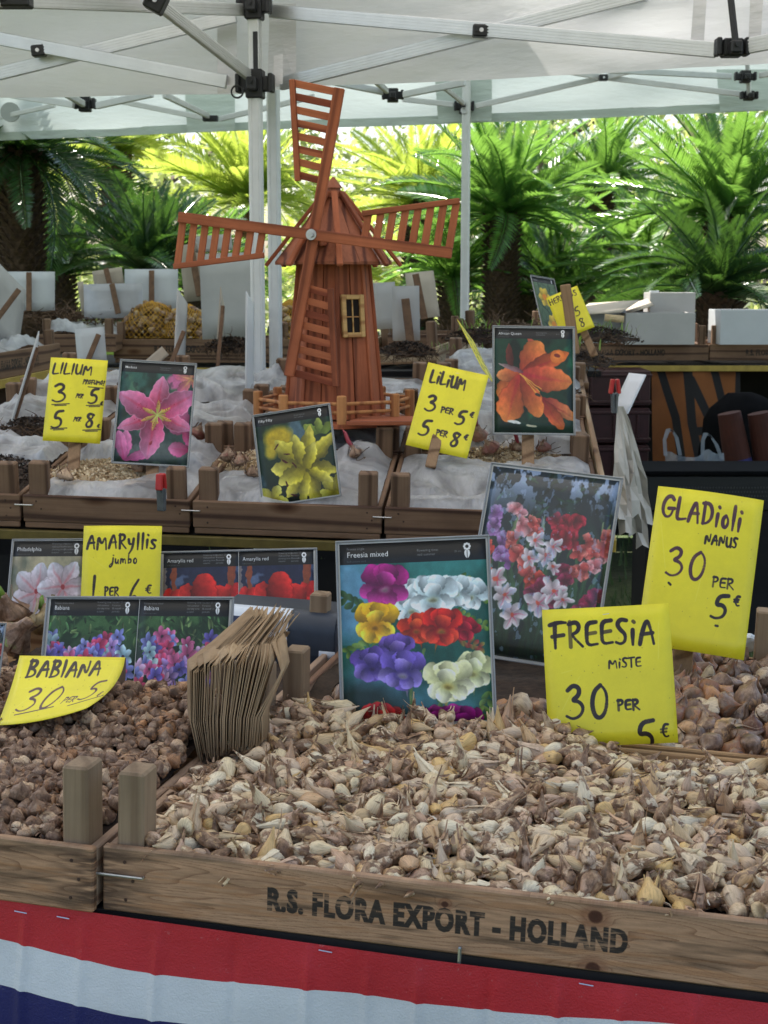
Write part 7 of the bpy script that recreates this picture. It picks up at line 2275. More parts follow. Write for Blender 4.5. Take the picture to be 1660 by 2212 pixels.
def lily_tier():
    net = netting_mat()
    H2 = .062
    shav = scrap_mat('shavings', (.30, .20, .11, 1), (.55, .42, .26, 1), (.74, .64, .46, 1))
    peat = scrap_mat('peat_crumbs', (.012, .008, .006, 1), (.03, .018, .012, 1), (.06, .035, .022, 1))
    rootm = simple('root_brown', (.10, .06, .036), .9, .4, 60)
    soil = simple('peat_dark', (.02, .013, .009), .97, .5, 50, bmp=.8, dist=.006)
    xs = [(-380, 36), (42, 411), (418, 829), (835, 1302)]
    X = [(midx(a), midx(b)) for a, b in xs]
    upd()
    Mi = MID.inverted()
    def loc(px, py, Z=3.6):      # photo point -> tier coordinates (on the tier plane)
        o = Vector((0, 0, EYE)); d = W(px, py, 1.0) - o
        n = MID.to_3x3() @ Vector((0, 0, 1)); t = (M0 - o).dot(n) / d.dot(n)
        q = Mi @ (o + d * t); return q.x, q.y
    holes = {}
    for k, (px, py, rx, ry) in {1: (222, 1018, .125, .12), 2: (600, 995, .15, .11), 3: (1090, 978, .14, .11)}.items():
        x, y = loc(px, py); holes[k] = (x, y, rx, ry)
    labs = ['white netting bunched over the peat at the left end of the lily row', 'white netting round the wood shavings under the pink lily', 'white netting either side of the yellow double lily card', 'white netting spread in the crate under the orange lily']
    for k in range(1, 4):
        a, b = X[k]
        netting(MID, a + .012, b - .012, .012, .49, net, labs[k], seed=k, hole=holes.get(k))
    a, b = X[0]
    netting(MID, b - .30, b - .012, .26, .49, net, labs[0], seed=9)
    flakes(MID, b - .13, .20, .14, .17, -.012, 2400, peat, 'dark crumbly peat in the crate at the left end of the lily row', 31, (.004, .012), .03, 'peat', 'peat')
    names = {1: 'pale wood shavings round the stake of the left lily sign', 2: 'wood shavings and roots beside the yellow lily card', 3: 'wood shavings under the orange lily card'}
    for k, h in holes.items():
        flakes(MID, h[0], h[1], h[2] * .95, h[3] * .95, -.008, 2000, shav, names[k], 40 + k, (.005, .013), .016)
    # lily bulbs: scaly, dark red or brown
    red = skin_mat('lily_bulb_red', [(0, (.06, .015, .015, 1)), (.4, (.17, .05, .04, 1)), (.7, (.26, .10, .07, 1)), (1, (.36, .2, .13, 1))], .5, .45, .2)
    tan = skin_mat('lily_bulb_tan', [(0, (.2, .09, .05, 1)), (.5, (.42, .28, .17, 1)), (1, (.55, .42, .3, 1))], .5, .5, .1)
    shoot = simple('red_shoot', (.30, .03, .05), .4, .2, 60, coat=.3)
    green = leaf_mat('green_shoot', (.10, .20, .03, 1), (.22, .32, .06, 1), (.4, .6, .1, 1), .4, .25)
    def lilybulb(px, py, s, mat, label, sh=None, dz=.0, seed=0):
        x, y = loc(px, py); dz += .012
        root = empty('lily_bulb', MID @ Matrix.Translation((x, y, dz)) @ Matrix.Rotation(seed * 1.3, 4, 'Z') @ Matrix.Rotation(.5 * math.sin(seed), 4, 'X'), label, 'bulb', 'lily bulbs in the shavings')
        co, fs, al, an = bulb_shape([p * s for p in (.006, .018, .023, .024, .021, .016, .010, .005, .002)], .038 * s, .004, seed + 200, nseg=14, lumpy=.1, flaps=6, flapk=1.5)
        me = mesh_from('bulb_body', co, fs, al, an, mat); link('bulb_body', me, None, root)
        if sh:
            mb = MB(); mb.path([(0, 0, .015 * s), (.006, -.004, .045 * s), (.003, -.006, .075 * s), (.008, -.006, .085 * s)], [.006 * s, .007 * s, .005 * s, .001], n=8); mb.build('shoot', sh, root, smooth=True)
        rb = MB(); rs = np.random.RandomState(seed)
        for _ in range(9):
            p = Vector((0, 0, -.008)); d = Vector((rs.randn(), rs.randn(), .2)).normalized(); pts = [p]
            for k in range(4): d = (d + Vector(rs.randn(3)) * .4).normalized(); p = p + d * .011; pts.append(p)
            rb.path(pts, [.001] * 5, n=3)
        rb.build('root_hairs', rootm, root)
    lilybulb(300, 1026, .9, tan, 'tan lily bulb with a pink shoot lying below the pink lily card', shoot, .008, 1)
    lilybulb(140, 1044, .85, tan, 'pale scaly lily bulb at the left rim of the shavings', None, .004, 2)
    lilybulb(265, 1000, .8, red, 'dark red lily bulb on the shavings behind the stake', None, .012, 3)
    lilybulb(425, 965, 1.0, red, 'red-brown lily bulb between the pink and yellow lily cards', None, .02, 4)
    lilybulb(495, 1010, .9, red, 'wiry-rooted red lily bulb left of the yellow lily card', None, .012, 5)
    lilybulb(520, 1018, .85, red, 'red lily bulb touching the yellow lily card', None, .012, 6)
    lilybulb(545, 1040, .7, tan, 'orange-tan lily bulb at the lower left corner of the yellow lily card', None, .006, 7)
    lilybulb(770, 1000, .8, red, 'purple lily bulb right of the yellow lily card', shoot, .01, 8)
    lilybulb(1030, 968, 1.2, red, 'large dark lily bulb with a long red shoot below the right lily sign', shoot, .02, 9)
    lilybulb(990, 985, .9, red, 'dark lily bulb under the tilted lily sign', None, .012, 10)
    lilybulb(1060, 990, 1.0, red, 'round dark lily bulb at the front of the shavings on the right', None, .012, 11)
    lilybulb(1118, 985, .8, red, 'lily bulb with a bright red upright shoot left of the square stake', shoot, .01, 12)
    lilybulb(1175, 985, .8, red, 'lily bulb with a red tip right of the square stake', None, .008, 13)
    # second and third rows: netting mounds, peat, roots
    for r, (y0, D) in enumerate(((.515, .46), (.99, .48), (1.485, .45))):
        for c, (a, b) in enumerate(((-300, 40), (52, 425), (432, 840), (850, 1300))):
            if r == 2 and c < 3: continue
            x0, x1 = midx(a) + .02 * r, midx(b) + .02 * r
            lab = (('netting over peat in the second row at the left edge', 'crumpled netting behind the pink lily card', 'netting round the base of the windmill', 'netting behind the tilted lily sign and the orange lily'),
                   ('netting in the third row at the left', 'netting under the leaning blank boards', 'netting behind the windmill', 'netting with sprouting roots in the third row'), ('', '', '', 'netting showing between the matted roots in the rearmost crate'))[r][c]
            netting(MID, x0 + .012, x1 - .012, y0 + .012, y0 + D - .012, net, lab, seed=20 + r * 4 + c, hgt=.015 if c == 2 else .03, n=(56, 44), group='netting on the rear rows of the tier')
    for k, (px, py, rx, ry, lab) in enumerate(((75, 950, .10, .06, 'dark peat heap left of the left lily sign'), (500, 765, .10, .05, 'dark roots behind the leaning white board'), (1200, 868, .08, .04, 'dark root tangle behind the orange lily card'),
                                               (1245, 795, .13, .06, 'root clump with green sprouts right of the orange lily card'), (1290, 742, .15, .06, 'matted roots at the far right end of the tier'), (1030, 745, .12, .05, 'brown roots beside the rear tent pole'), (880, 775, .10, .05, 'brown roots right of the windmill'))):
        x, y = loc(px, py)
        roots(MID, x, y, rx, ry, .012, 150, rootm, lab, 60 + k, L=.06, r=.0016, hgt=.035)
        o = flakes(MID, x, y, rx * .9, ry * .9, .022, 500, peat, 'dark crumbs under the ' + lab.split(' ', 1)[1], 80 + k, (.005, .014), .03, 'peat', 'peat')
    def blades(px, py, n, hh, label, seed, spread=.05):
        x, y = loc(px, py); rs = np.random.RandomState(seed); mb = MB()
        for _ in range(n):
            p = Vector((x + rs.randn() * spread, y + rs.randn() * spread * .5, .03)); a = rs.rand() * 6.28
            d = Vector((math.cos(a) * .35, math.sin(a) * .35, 1)).normalized(); s = Vector((-math.sin(a), math.cos(a), 0)) * hh * .035
            h_ = hh * rs.uniform(.5, 1.1)
            q = p + d * h_ * .6; t = q + (d + Vector((math.cos(a), math.sin(a), -.3)) * .5).normalized() * h_ * .45
            mb.add([p - s, p + s, q + s, q - s, t], [(0, 1, 2, 3), (3, 2, 4)])
        tag(mb.build('sprouts', green, M=MID), label, 'shoots', kind='stuff')
    blades(1265, 735, 90, .05, 'thin grassy green shoots on the matted roots at the right', 1, .07)
    blades(1215, 775, 60, .085, 'taller green leaves right of the orange lily card', 2, .03)
    blades(985, 772, 14, .03, 'short green tips on the netting left of the edge-on yellow sign', 3, .05)
    blades(1030, 735, 30, .06, 'green shoots beside the foot of the rear tent pole', 4, .05)
    # side rail of the tier at the right, running back
    xr = X[3][1] + .004
    boxo('side_rail', (1.9, .014, .075), (0, 0, 0), WD['light'], ch=.002).matrix_world = MID @ Matrix.Translation((xr + .008, .965, -.03)) @ Matrix.Rotation(rad(90), 4, 'Z')
    tag(bpy.data.objects['side_rail'], 'pale wooden rail along the right end of the lily tier', 'rail')
    yb = simple('yellow_strip', (.40, .28, .05), .5, .2, 20)
    o = boxo('edge_strip', (1.9, .010, .03), (0, 0, 0), yb, ch=.002); o.matrix_world = MID @ Matrix.Translation((xr + .022, .965, -.075)) @ Matrix.Rotation(rad(90), 4, 'Z')
    tag(o, 'yellow strip under the rail at the right end of the tier', 'rail')
    # windmill's neighbours: leaning boards on stakes
    def clamp(M, label, s=1.0):
        root = empty('spring_clamp', M, label, 'clamp')
        redm = simple('clamp_red', (.42, .02, .02), .4, .15, 60); gm = simple('clamp_metal', (.12, .13, .14), .45, .2, 60, metallic=.6)
        for sx in (-1, 1):
            boxo('handle', (.009 * s, .016 * s, .036 * s), (sx * .008 * s, 0, .026 * s), redm, root, rot=(0, rad(-8 * sx), 0), ch=.002)
            boxo('jaw', (.006 * s, .018 * s, .05 * s), (sx * .004 * s, 0, -.014 * s), gm, root, rot=(0, rad(3 * sx), 0), ch=.002)
        mb = MB(); mb.tube((-.01 * s, 0, .006 * s), (.01 * s, 0, .006 * s), .004 * s, n=10); mb.build('spring', gm, root)
    clamp(Matrix.Translation(W(349, 1066, 3.36)) @ Matrix.Rotation(rad(70), 4, 'Z'), 'red-handled clamp on the rim below the pink lily card', 1.0)
    clamp(Matrix.Translation(W(1328, 858, 3.72)) @ Matrix.Rotation(rad(8), 4, 'Z'), 'red-handled clamp holding white paper bags at the right end of the tier', 1.0)

def boards():
    g, w_, t_ = MT['grey_board'], MT['white_board'], MT['tan_board']
    kb = simple('stake_brown', (.15, .085, .05), .8, .3, 40, bmp=.3)
    def bb(q, Z, label, mat, st=None, stw=.03):
        r = card('board', q, Z, label, 'board', mat=mat, group='blank boards on stakes')
        if st:
            (a, b, zz) = st
            o = stake_part(r, W(*a, zz), W(*b, zz), w=stw, mat=kb)
        return r
    bb(((16, 587), (119, 587), (16, 672)), 7.3, 'white board at the far left with a brown stake down its middle', w_, ((63, 588), (63, 672), 7.27), .026)
    bb(((199, 586), (263, 577), (206, 625)), 7.5, 'small tilted tan board above the grey photo back', t_, ((229, 580), (240, 622), 7.47), .026)
    bb(((270, 582), (385, 581), (270, 668)), 7.45, 'white board with brown stake right of the small tan one', w_, ((328, 584), (328, 665), 7.42), .026)
    bb(((178, 609), (305, 617), (186, 683)), 7.2, 'grey see-through back of a photo card in a sleeve', simple('photo_back', (.36, .36, .38), .3, .14, 10, coat=.5), ((242, 613), (256, 678), 7.17), .026)
    bb(((165, 610), (178, 609), (180, 680)), 7.22, 'tan board edge beside the grey photo back', t_)
    bb(((0, 618), (70, 615), (-50, 720)), (6.2, 6.5, 6.0), 'grey board leaning at the left edge of the far table', g, ((42, 625), (-14, 700), 6.1), .022)
    bb(((-20, 585), (12, 590), (-20, 640)), 6.9, 'white board cut off by the left edge of the far table', w_)
    bb(((429, 548), (551, 546), (440, 732)), 6.6, 'tall white board standing left of the tent pole', g)
    bb(((384, 530), (424, 527), (402, 652)), 6.9, 'narrow leaning tan board behind the left windmill sail', t_, ((412, 530), (432, 640), 6.87), .03)
    bb(((420, 511), (500, 505), (423, 546)), 6.9, 'grey board top seen through the left windmill sail', g)
    bb(((163, 712), (226, 705), (168, 790)), 5.3, 'small white board behind the left lily sign', w_, ((214, 722), (190, 780), 5.27), .018)
    bb(((300, 785), (352, 754), (318, 800)), 4.75, 'tan card lying askew behind the pink lily card', t_)
    bb(((395, 662), (415, 667), (362, 800)), (4.9, 5.0, 4.7), 'narrow white board leaning right above the pink lily card', g, ((398, 715), (368, 790), 4.68), .014)
    bb(((476, 655), (487, 656), (466, 745)), (5.0, 5.2, 4.9), 'board turned edge-on between pink lily card and tent pole', t_, ((482, 660), (468, 826), 4.88), .012)
    bb(((541, 665), (556, 668), (520, 880)), (4.5, 4.6, 4.3), 'long pale board leaning against the tent pole behind the windmill', w_)
    bb(((75, 745), (84, 748), (4, 968)), (4.0, 4.3, 3.9), 'pale board seen edge-on leaning at the left edge', w_, ((80, 750), (14, 960), 4.05), .014)
    bb(((804, 612), (853, 609), (812, 712)), 5.7, 'grey board right of the windmill', g)
    bb(((850, 620), (909, 616), (846, 738)), 5.5, 'grey board leaning to the left behind the brown stake right of the windmill', g, ((876, 645), (888, 748), 5.46), .03)
    bb(((873, 591), (935, 586), (890, 690)), (5.9, 5.9, 5.8), 'tan board with a diagonal stake left of the rear tent pole', t_, ((898, 592), (918, 690), 5.8), .026)

def far_tables():
    net = netting_mat()
    upd()
    sten = img_stencil('R.S. FLORA EXPORT - HOLLAND', .83, .084, .19, .60, .030, 'stencil_far')
    rail = simple('yellow_table_edge', (.36, .25, .05), .55, .25, 18)
    dk = simple('far_dark', (.012, .010, .010), .9, .3, 12)
    redc = simple('red_plastic', (.035, .008, .010), .5, .2, 30)
    def tabl(O, ang, L, D, label):
        M = Matrix.Translation(O) @ Matrix.Rotation(ang, 4, 'Z')
        r = empty('far_table', M, label, 'table')
        boxo('table_top', (L, D, .02), (L / 2, D / 2, -.0115), dk, r); boxo('edge_strip', (L, .012, .03), (L / 2, -.008, -.02), rail, r)
        for x in (.05, L - .05):
            for y in (.06, D - .06): boxo('leg', (.04, .04, O[2] - .022), (x, y, -.022 - (O[2] - .022) / 2), dk, r)
        boxo('shade_sheet', (L, .01, O[2] - .05), (L / 2, D + .01, -.035 - (O[2] - .05) / 2), dk, r)  # dark sheet added at the back so the space below stays in shade
        return M
    # right
    O = W(1140, 744, 8.0); O = Vector((O.x, O.y, O.z))
    MR = Matrix.Translation((O.x - .33, O.y, O.z)) @ Matrix.Rotation(rad(0.5), 4, 'Z')
    x1 = (W(1533, 744, 8.0) - MR.translation).x
    for k, lb in enumerate(('stencilled crate under the white cartons on the far right table', 'stencilled crate at the right edge of the far right table')):
        crate(MR @ Matrix.Translation((x1 - .83 + .835 * k, 0, 0)), .83, .6, .084, lb, 'crates on the far tables', key='mid', pkey='midpost', textimg=sten, post=.034, ph=.09, th=.014)
    crate(MR @ Matrix.Translation((x1 - .83, .62, 0)), .83, .5, .084, 'crate behind the cartons on the far right table', 'crates on the far tables', key='mid', pkey='midpost', post=.034, ph=.14, th=.014)
    crate(MR @ Matrix.Translation((x1 + .005, .62, 0)), .83, .5, .084, 'rear crate at the right edge of the far right table', 'crates on the far tables', key='mid', pkey='midpost', post=.034, ph=.14, th=.014)
    tabl((MR.translation.x + x1 - 1.7, O.y + .0, O.z - .105), 0, 3.4, 1.15, 'far right table with a yellow edge, dark sheet added behind it for shade')
    # cartons
    g, w_, t_ = MT['grey_board'], MT['white_board'], MT['tan_board']
    def slab(q, Z, label, mat, name='carton_panel', cat='board'):
        return card('board', q, Z, label, cat, mat=mat, group='cartons on the far right table', name='blank_board')
    def carton(px0, px1, py0, py1, Z, d, mat, label, open_=False):
        a, b = W(px0, py0, Z), W(px1, py1, Z)
        w, h = b.x - a.x, a.z - b.z
        r = empty('carton', Matrix.Translation(((a.x + b.x) / 2, a.y, b.z)), label, 'carton', 'cartons on the far right table')
        th = .004
        boxo('front_panel', (w, th, h), (0, 0, h / 2), mat, r); boxo('back_panel', (w, th, h), (0, d, h / 2), mat, r)
        for s in (-1, 1): boxo('side_panel', (th, d - th - .001, h), (s * (w / 2 - th / 2), d / 2, h / 2), mat, r)
        if open_:
            boxo('flap', (w * .96, h * .55, th), (0, -.03 - h * .16, h + .01), mat, r, rot=(rad(25), 0, 0))
        return r
    carton(1352, 1503, 676, 745, 7.9, .3, g, 'large pale grey carton in the middle of the far right table')
    carton(1405, 1503, 632, 676, 8.2, .2, g, 'smaller grey carton standing on the back of the large one')
    carton(1250, 1352, 668, 742, 8.05, .25, w_, 'white carton half hidden left of the large grey one')
    carton(1558, 1760, 670, 745, 7.9, .3, w_, 'white carton at the right edge of the far right table')
    slab(((1262, 654), (1352, 655), (1262, 676)), (8.3, 8.1, 8.0), 'brownish grey carton flap folded over the white carton', t_)
    slab(((1350, 662), (1404, 644), (1352, 680)), (8.3, 8.3, 8.05), 'tan carton flap beside the smaller grey carton', t_)
    slab(((1403, 629), (1424, 627), (1403, 640)), 8.35, 'small bright white tab above the grey cartons', w_)
    lb = Cv(80, 40, (196, 170, 130)); lb.text('Narcissus', .1, .45, .2, (110, 90, 60)); lb.text('bulbs', .35, .8, .18, (110, 90, 60))
    r = card('board', ((1307, 677), (1349, 683), (1306, 693)), 7.75, 'small tan label on the white carton', 'label', mat=t_, name='label_card')
    sheet('label_print', .098, .036, .0005, (print_mat('label_print', lb.image('label_print')), t_), r, Matrix.Translation((0, 0, .0035)), nx=2, ny=2)
    # things between cartons: white bottles neck / bundle
    # red crates stack
    upd()
    for k in range(4):
        z1 = W(0, 800 + 82 * k, 7.7).z; z0 = W(0, 800 + 82 * (k + 1) - 3, 7.7).z
        c = W(1330, 800, 7.7)
        r = empty('plastic_crate', Matrix.Translation((c.x, c.y + .17, z0)), ('topmost', 'second', 'third', 'lowest')[k] + ' dark red plastic crate of the stack below the far right table', 'plastic crate', 'red plastic crates')
        h = z1 - z0
        boxo('crate_body', (.36, .33, h * .98), (0, 0, h / 2), redc, r, ch=.006)
        for zz in (.12, .86): boxo('rim', (.375, .345, h * .08), (0, 0, h * zz), redc, r, ch=.003)
        for x in (-.12, 0, .12): boxo('rib', (.014, .012, h * .62), (x, -.17, h * .49), redc, r, ch=.002)
        boxo('handle_slot', (.012, .10, h * .12), (.182, 0, h * .7), dk, r, ch=.002)
    # orange banner with dark painted letters
    cv = Cv(220, 260, (176, 104, 44), seed=3); cv.blotch((140, 78, 34), 4, 5, .5, .3, .6)
    K = (34, 30, 30)
    for pts, w in (([(.08, -.05), (.26, .45), (.34, .98)], .09), ([(.40, .02), (.44, .5), (.54, .90)], .10), ([(.43, .10), (.68, .52), (.92, .82)], .10), ([(.46, .58), (.85, .56)], .09), ([(.70, .0), (.86, .5)], .09), ([(1.0, .02), (.98, .4)], .1)):
        cv.stroke(pts, w, K)
    bm = print_mat('banner_print', cv.image('banner_print'), 0, .85, .45)
    mb = MB()
    tl, tr, bl, br = W(1408, 796, 8.03), W(1600, 796, 8.03), W(1412, 1030, 8.0), W(1600, 1030, 8.0)
    n = 16; uvs = []
    for j in range(n + 1):
        for i in range(n + 1):
            u, v = i / n, j / n
            p = tl.lerp(tr, u).lerp(bl.lerp(br, u), v); mb.v.append((p.x, p.y + .015 * math.sin(u * 9 + v * 2), p.z)); uvs.append((u, 1 - v))
    for j in range(n):
        for i in range(n):
            a = j * (n + 1) + i; mb.f.append((a, a + n + 1, a + n + 2, a + 1)); mb.mi.append(0)
    me = mb.mesh('banner', True); uv = me.uv_layers.new(name='UVMap')
    for p in me.polygons:
        for li in p.loop_indices: uv.data[li].uv = uvs[me.loops[li].vertex_index]
    tag(link('banner', me, bm), 'orange cloth banner with big dark painted letters under the far right table', 'banner')
    # dark bundle in front of the banner
    bk = simple('black_bag', (.004, .004, .005), .9, .4, 12, bmp=.4, spec=.08)
    mb = MB()
    n = 20
    for j in range(13):
        for i in range(n):
            a = 2 * math.pi * i / n; t = j / 12
            r = (math.sin(math.pi * min(1, t * .9 + .1)) ** .5) * (.21 + .03 * mnoise.noise(Vector((math.cos(a) * 2, math.sin(a) * 2, t * 5))))
            mb.v.append((r * math.cos(a), r * .6 * math.sin(a), t * .56))
    for j in range(12):
        for i in range(n): mb.f.append((j * n + i, j * n + (i + 1) % n, (j + 1) * n + (i + 1) % n, (j + 1) * n + i)); mb.mi.append(0)
    o = mb.build('black_sack', bk, smooth=True); q = W(1600, 1040, 7.6); o.matrix_world = Matrix.Translation((q.x + .10, q.y, q.z + .0)) @ Matrix.Rotation(rad(-22), 4, 'Y') @ Matrix.Diagonal((1.1, 1, .85, 1))
    tag(o, 'black sack leaning in front of the orange banner', 'sack')
    og = simple('orange_cloth', (.05, .011, .005), .8, .2, 20); bl_ = simple('band_blue', (.02, .02, .12), .7, .1, 20); wh = simple('band_white', (.5, .5, .5), .7, .1, 20); rd = simple('band_red', (.35, .02, .02), .7, .1, 20)
    for k, (px, lab) in enumerate(((1600, 'rolled orange cloth with blue, white and red bands, left of its pair'), (1664, 'rolled orange cloth with blue, white and red bands cut by the right edge'))):
        q = W(px, 1028, 7.1); r = empty('rolled_cloth', Matrix.Translation(q) @ Matrix.Rotation(rad(-12), 4, 'Y'), lab, 'cloth roll')
        for nm, z0, z1, mt in (('red_band', 0, .028, rd), ('white_band', .028, .055, wh), ('blue_band', .055, .082, bl_), ('roll', .082, .30, og)):
            mb = MB(); mb.tube((0, 0, z0), (0, 0, z1), .068 - z0 * .05, .068 - z1 * .05, n=20); mb.build(nm, mt, r)
    # black crate in front
    q = W(1400, 1098, 6.4); q2 = W(1700, 1098, 6.4)
    r = empty('black_crate', Matrix.Translation(q), 'long black perforated crate on the ground behind the tall yellow sign', 'plastic crate')
    L = q2.x - q.x
    boxo('crate_body', (L, .35, .15), (L / 2, .2, .06), simple('black_plastic', (.010, .010, .011), .5, .2, 30), r, ch=.006)
    boxo('rim', (L + .02, .37, .02), (L / 2, .2, .145), bk, r, ch=.004)
    mb = MB()
    for j in range(4):
        for i in range(40):
            mb.box((L * .1 + i * .0125 + (j % 2) * .006, .0235, .03 + j * .018), (.006, .003, .007))
    mb.build('perforations', simple('hole_grey', (.05, .05, .052), .8, .1, 30), r)['kind'] = 'stuff'
    z0 = q.z
    boxo('crate_under', (L, .34, q.z - .02), (L / 2, .2, -q.z / 2 - .008), dk, r, ch=.004)
    # thin carrier bag
    pm, nt, b = new_mat('carrier_bag_plastic'); b.inputs['Base Color'].default_value = (.30, .34, .38, 1); b.inputs['Roughness'].default_value = .3; b.inputs['Alpha'].default_value = .5
    v = coords(nt, (14, 14, 14)); nn = N(nt, 'ShaderNodeTexNoise', Scale=1.0, Detail=4.0); nt.links.new(v, nn.inputs['Vector']); bump(nt, b, nn.outputs[0], .8, .02)
    mb = MB()
    c = W(1500, 990, 6.95)
    nx, ny = 16, 8
    for j in range(ny + 1):
        for i in range(nx + 1):
            u, v_ = i / nx, j / ny
            top_ = 978 + 10 * math.sin(u * math.pi) - 6 * math.exp(-((u - .1) / .08) ** 2) - 16 * math.exp(-((u - .72) / .1) ** 2)
            p = W(1436 + 128 * u + 6 * v_, top_ + (1034 - top_) * v_, 6.95 - .05 * math.sin(u * math.pi) + .015 * math.sin(u * 21 + v_ * 4)) - c
            mb.v.append(tuple(p))
    for j in range(ny):
        for i in range(nx):
            q_ = j * (nx + 1) + i; mb.f.append((q_, q_ + nx + 1, q_ + nx + 2, q_ + 1)); mb.mi.append(0)
    for loop in ([(1438, 984), (1436, 950), (1443, 930), (1452, 928), (1462, 945), (1470, 984)], [(1518, 984), (1519, 950), (1524, 938), (1533, 938), (1548, 960), (1560, 992)]):
        bs = len(mb.v)
        for k_, (x, y) in enumerate(loop):
            for w_ in (-4, 4): mb.v.append(tuple(W(x + w_, y + abs(w_) * (1 if 1 < k_ < 4 else 0) * (1 if w_ > 0 else -1) * .8, 6.94) - c))
        for k_ in range(len(loop) - 1): mb.f.append((bs + 2 * k_, bs + 2 * k_ + 1, bs + 2 * k_ + 3, bs + 2 * k_ + 2)); mb.mi.append(0)
    o = mb.build('carrier_bag', pm, M=Matrix.Translation(c), smooth=True); tag(o, 'thin white plastic carrier bag with upright handles in front of the orange banner', 'bag')
    # white paper bags hanging from the clamp
    wp = simple('white_paper', (.52, .48, .43), .75, .12, 16, bmp=.3)
    root = empty('white_bag_bundle', Matrix.Translation(W(1335, 880, 3.75)), 'bundle of white paper bags hanging from the clamp at the right end of the tier', 'paper bags'); upd()
    c = root.matrix_world.translation.copy()
    rs = np.random.RandomState(5)
    for k in range(8):
        x0 = 1336 + k * 1.2; xb = (1338, 1352, 1366, 1347, 1376, 1362, 1388, 1396)[k]; yb = (1120, 1150, 1110, 1090, 1160, 1075, 1180, 1130)[k]
        mb = MB(); n = 8
        for j in range(n + 1):
            t = j / n; x = x0 + (xb - x0) * t ** .7; y = 878 + (yb - 878) * t; ww = 5 + 25 * min(1, t * 1.3)
            for i, s in enumerate((-.5, 0, .5)):
                z = 3.74 + .02 * k * t + (.022 * math.sin(j * 1.3 + k) if i == 1 else .008 * rs.randn()) * t
                mb.v.append(tuple(W(x + s * ww * (1 + .12 * rs.randn()), y + (6 * rs.randn() if j == n else 0), z) - c))
        for j in range(n):
            for i in range(2):
                a = j * 3 + i; mb.f.append((a, a + 3, a + 4, a + 1)); mb.mi.append(0)
        o = mb.build('bag', wp, root, smooth=False); so = o.modifiers.new('thick', 'SOLIDIFY'); so.thickness = .0015
    cl = card('board', ((1352, 800), (1378, 820), (1340, 880)), (4.0, 3.95, 3.95), 'white paper bag poking out past the right end of the tier', 'paper bag', mat=simple('white_sheet', (.66, .69, .75), .6, .06, 12), name='white_bag')
    mb = MB(); q = W(1618, 1388, 2.85)
    for i in range(40):
        v_ = Vector(rs.randn(3)).normalized() * (.016 + .006 * rs.rand()); mb.v.append((v_.x * 1.2, v_.y, v_.z))
    bm2 = bmesh.new(); [bm2.verts.new(v_) for v_ in mb.v]; bmesh.ops.convex_hull(bm2, input=bm2.verts); me = bpy.data.meshes.new('crumpled_paper'); bm2.to_mesh(me); bm2.free()
    o = link('crumpled_paper', me, simple('white_tissue', (.62, .68, .74), .6, .1, 30, bmp=.5)); o.matrix_world = Matrix.Translation(q); tag(o, 'crumpled scrap of white paper beside the post at the right edge', 'paper')
    # ---------------- left
    O = W(245, 733, 7.1)
    ML = Matrix.Translation(O) @ Matrix.Rotation(rad(-1), 4, 'Z')
    crate(ML, .83, .55, .088, 'stencilled crate carrying the yellow net bag, far left table', 'crates on the far tables', key='mid', pkey='midpost', textimg=sten, post=.034, ph=.07, th=.014, lip=True)
    crate(ML @ Matrix.Translation((.84, .0, 0)), .83, .55, .088, 'crate behind the windmill on the far left table', 'crates on the far tables', key='mid', pkey='midpost', textimg=sten, post=.034, ph=.07, th=.014)
    O2 = W(84, 722, 6.9)
    crate(Matrix.Translation(O2), .345, .5, .08, 'short crate left of the stencilled one on the far left table', 'crates on the far tables', key='mid', pkey='midpost', post=.034, ph=.06, th=.014)
    a, b = W(-60, 772, 5.6), W(130, 741, 6.4)
    crate(frame(a, (b - a).normalized(), Vector((-.6, 1, 0))), (b - a).length, .55, .10, 'angled crate with faded lettering at the far left edge', 'crates on the far tables', key='mid', pkey='midpost', textimg=sten, post=.034, ph=.05, th=.014)
    tabl((O.x - .95, O.y - .02, O.z - .125), 0, 3.0, 1.15, 'far left table behind the lily tier')
    MA = frame(a + Vector((0, -.012, -.118)), (b - a).normalized(), Vector((-.6, 1, 0)))
    r = empty('far_table', MA, 'angled table end at the left edge with a yellow edge strip', 'table'); upd()
    boxo('edge_strip', ((b - a).length, .012, .034), ((b - a).length / 2, -.004, 0), rail, r); boxo('table_top', ((b - a).length, .6, .02), ((b - a).length / 2, .31, .0), dk, r)
    for k in range(2):
        q = W(60 + 95 * k, 870, 6.15 + .25 * k)
        rr = empty('plastic_crate', Matrix.Translation((q.x - .1, q.y + .2, a.z - .55)), ('left', 'right')[k] + ' dark red plastic crate under the angled table at the left edge', 'plastic crate', 'red plastic crates')
        for j in range(2):
            boxo('crate_body', (.34, .3, .19), (0, 0, .10 + .2 * j), redc, rr, ch=.006); boxo('rim', (.355, .315, .02), (0, 0, .19 + .2 * j), redc, rr, ch=.003)
        boxo('leg', (.05, .05, a.z - .55), (0, 0, -(a.z - .55) / 2), dk, rr)
    for (M_, x0, x1, y0, y1, lb, sd_) in ((Matrix.Translation(O2), .015, .33, .015, .48, 'netting in the short crate on the far left table', 51), (frame(a, (b - a).normalized(), Vector((-.6, 1, 0))), .02, (b - a).length - .02, .02, .5, 'netting in the angled crate at the far left edge', 52),
                                         (ML, .02, .36, .25, .53, 'netting behind the yellow net bag', 53), (MR, x1 * 0 + .3, .62, .02, .5, 'netting behind the matted roots on the far right table', 54)):
        netting(M_, x0, x1, y0, y1, net, lb, seed=sd_, n=(40, 30), hgt=.05, group='netting on the far tables')
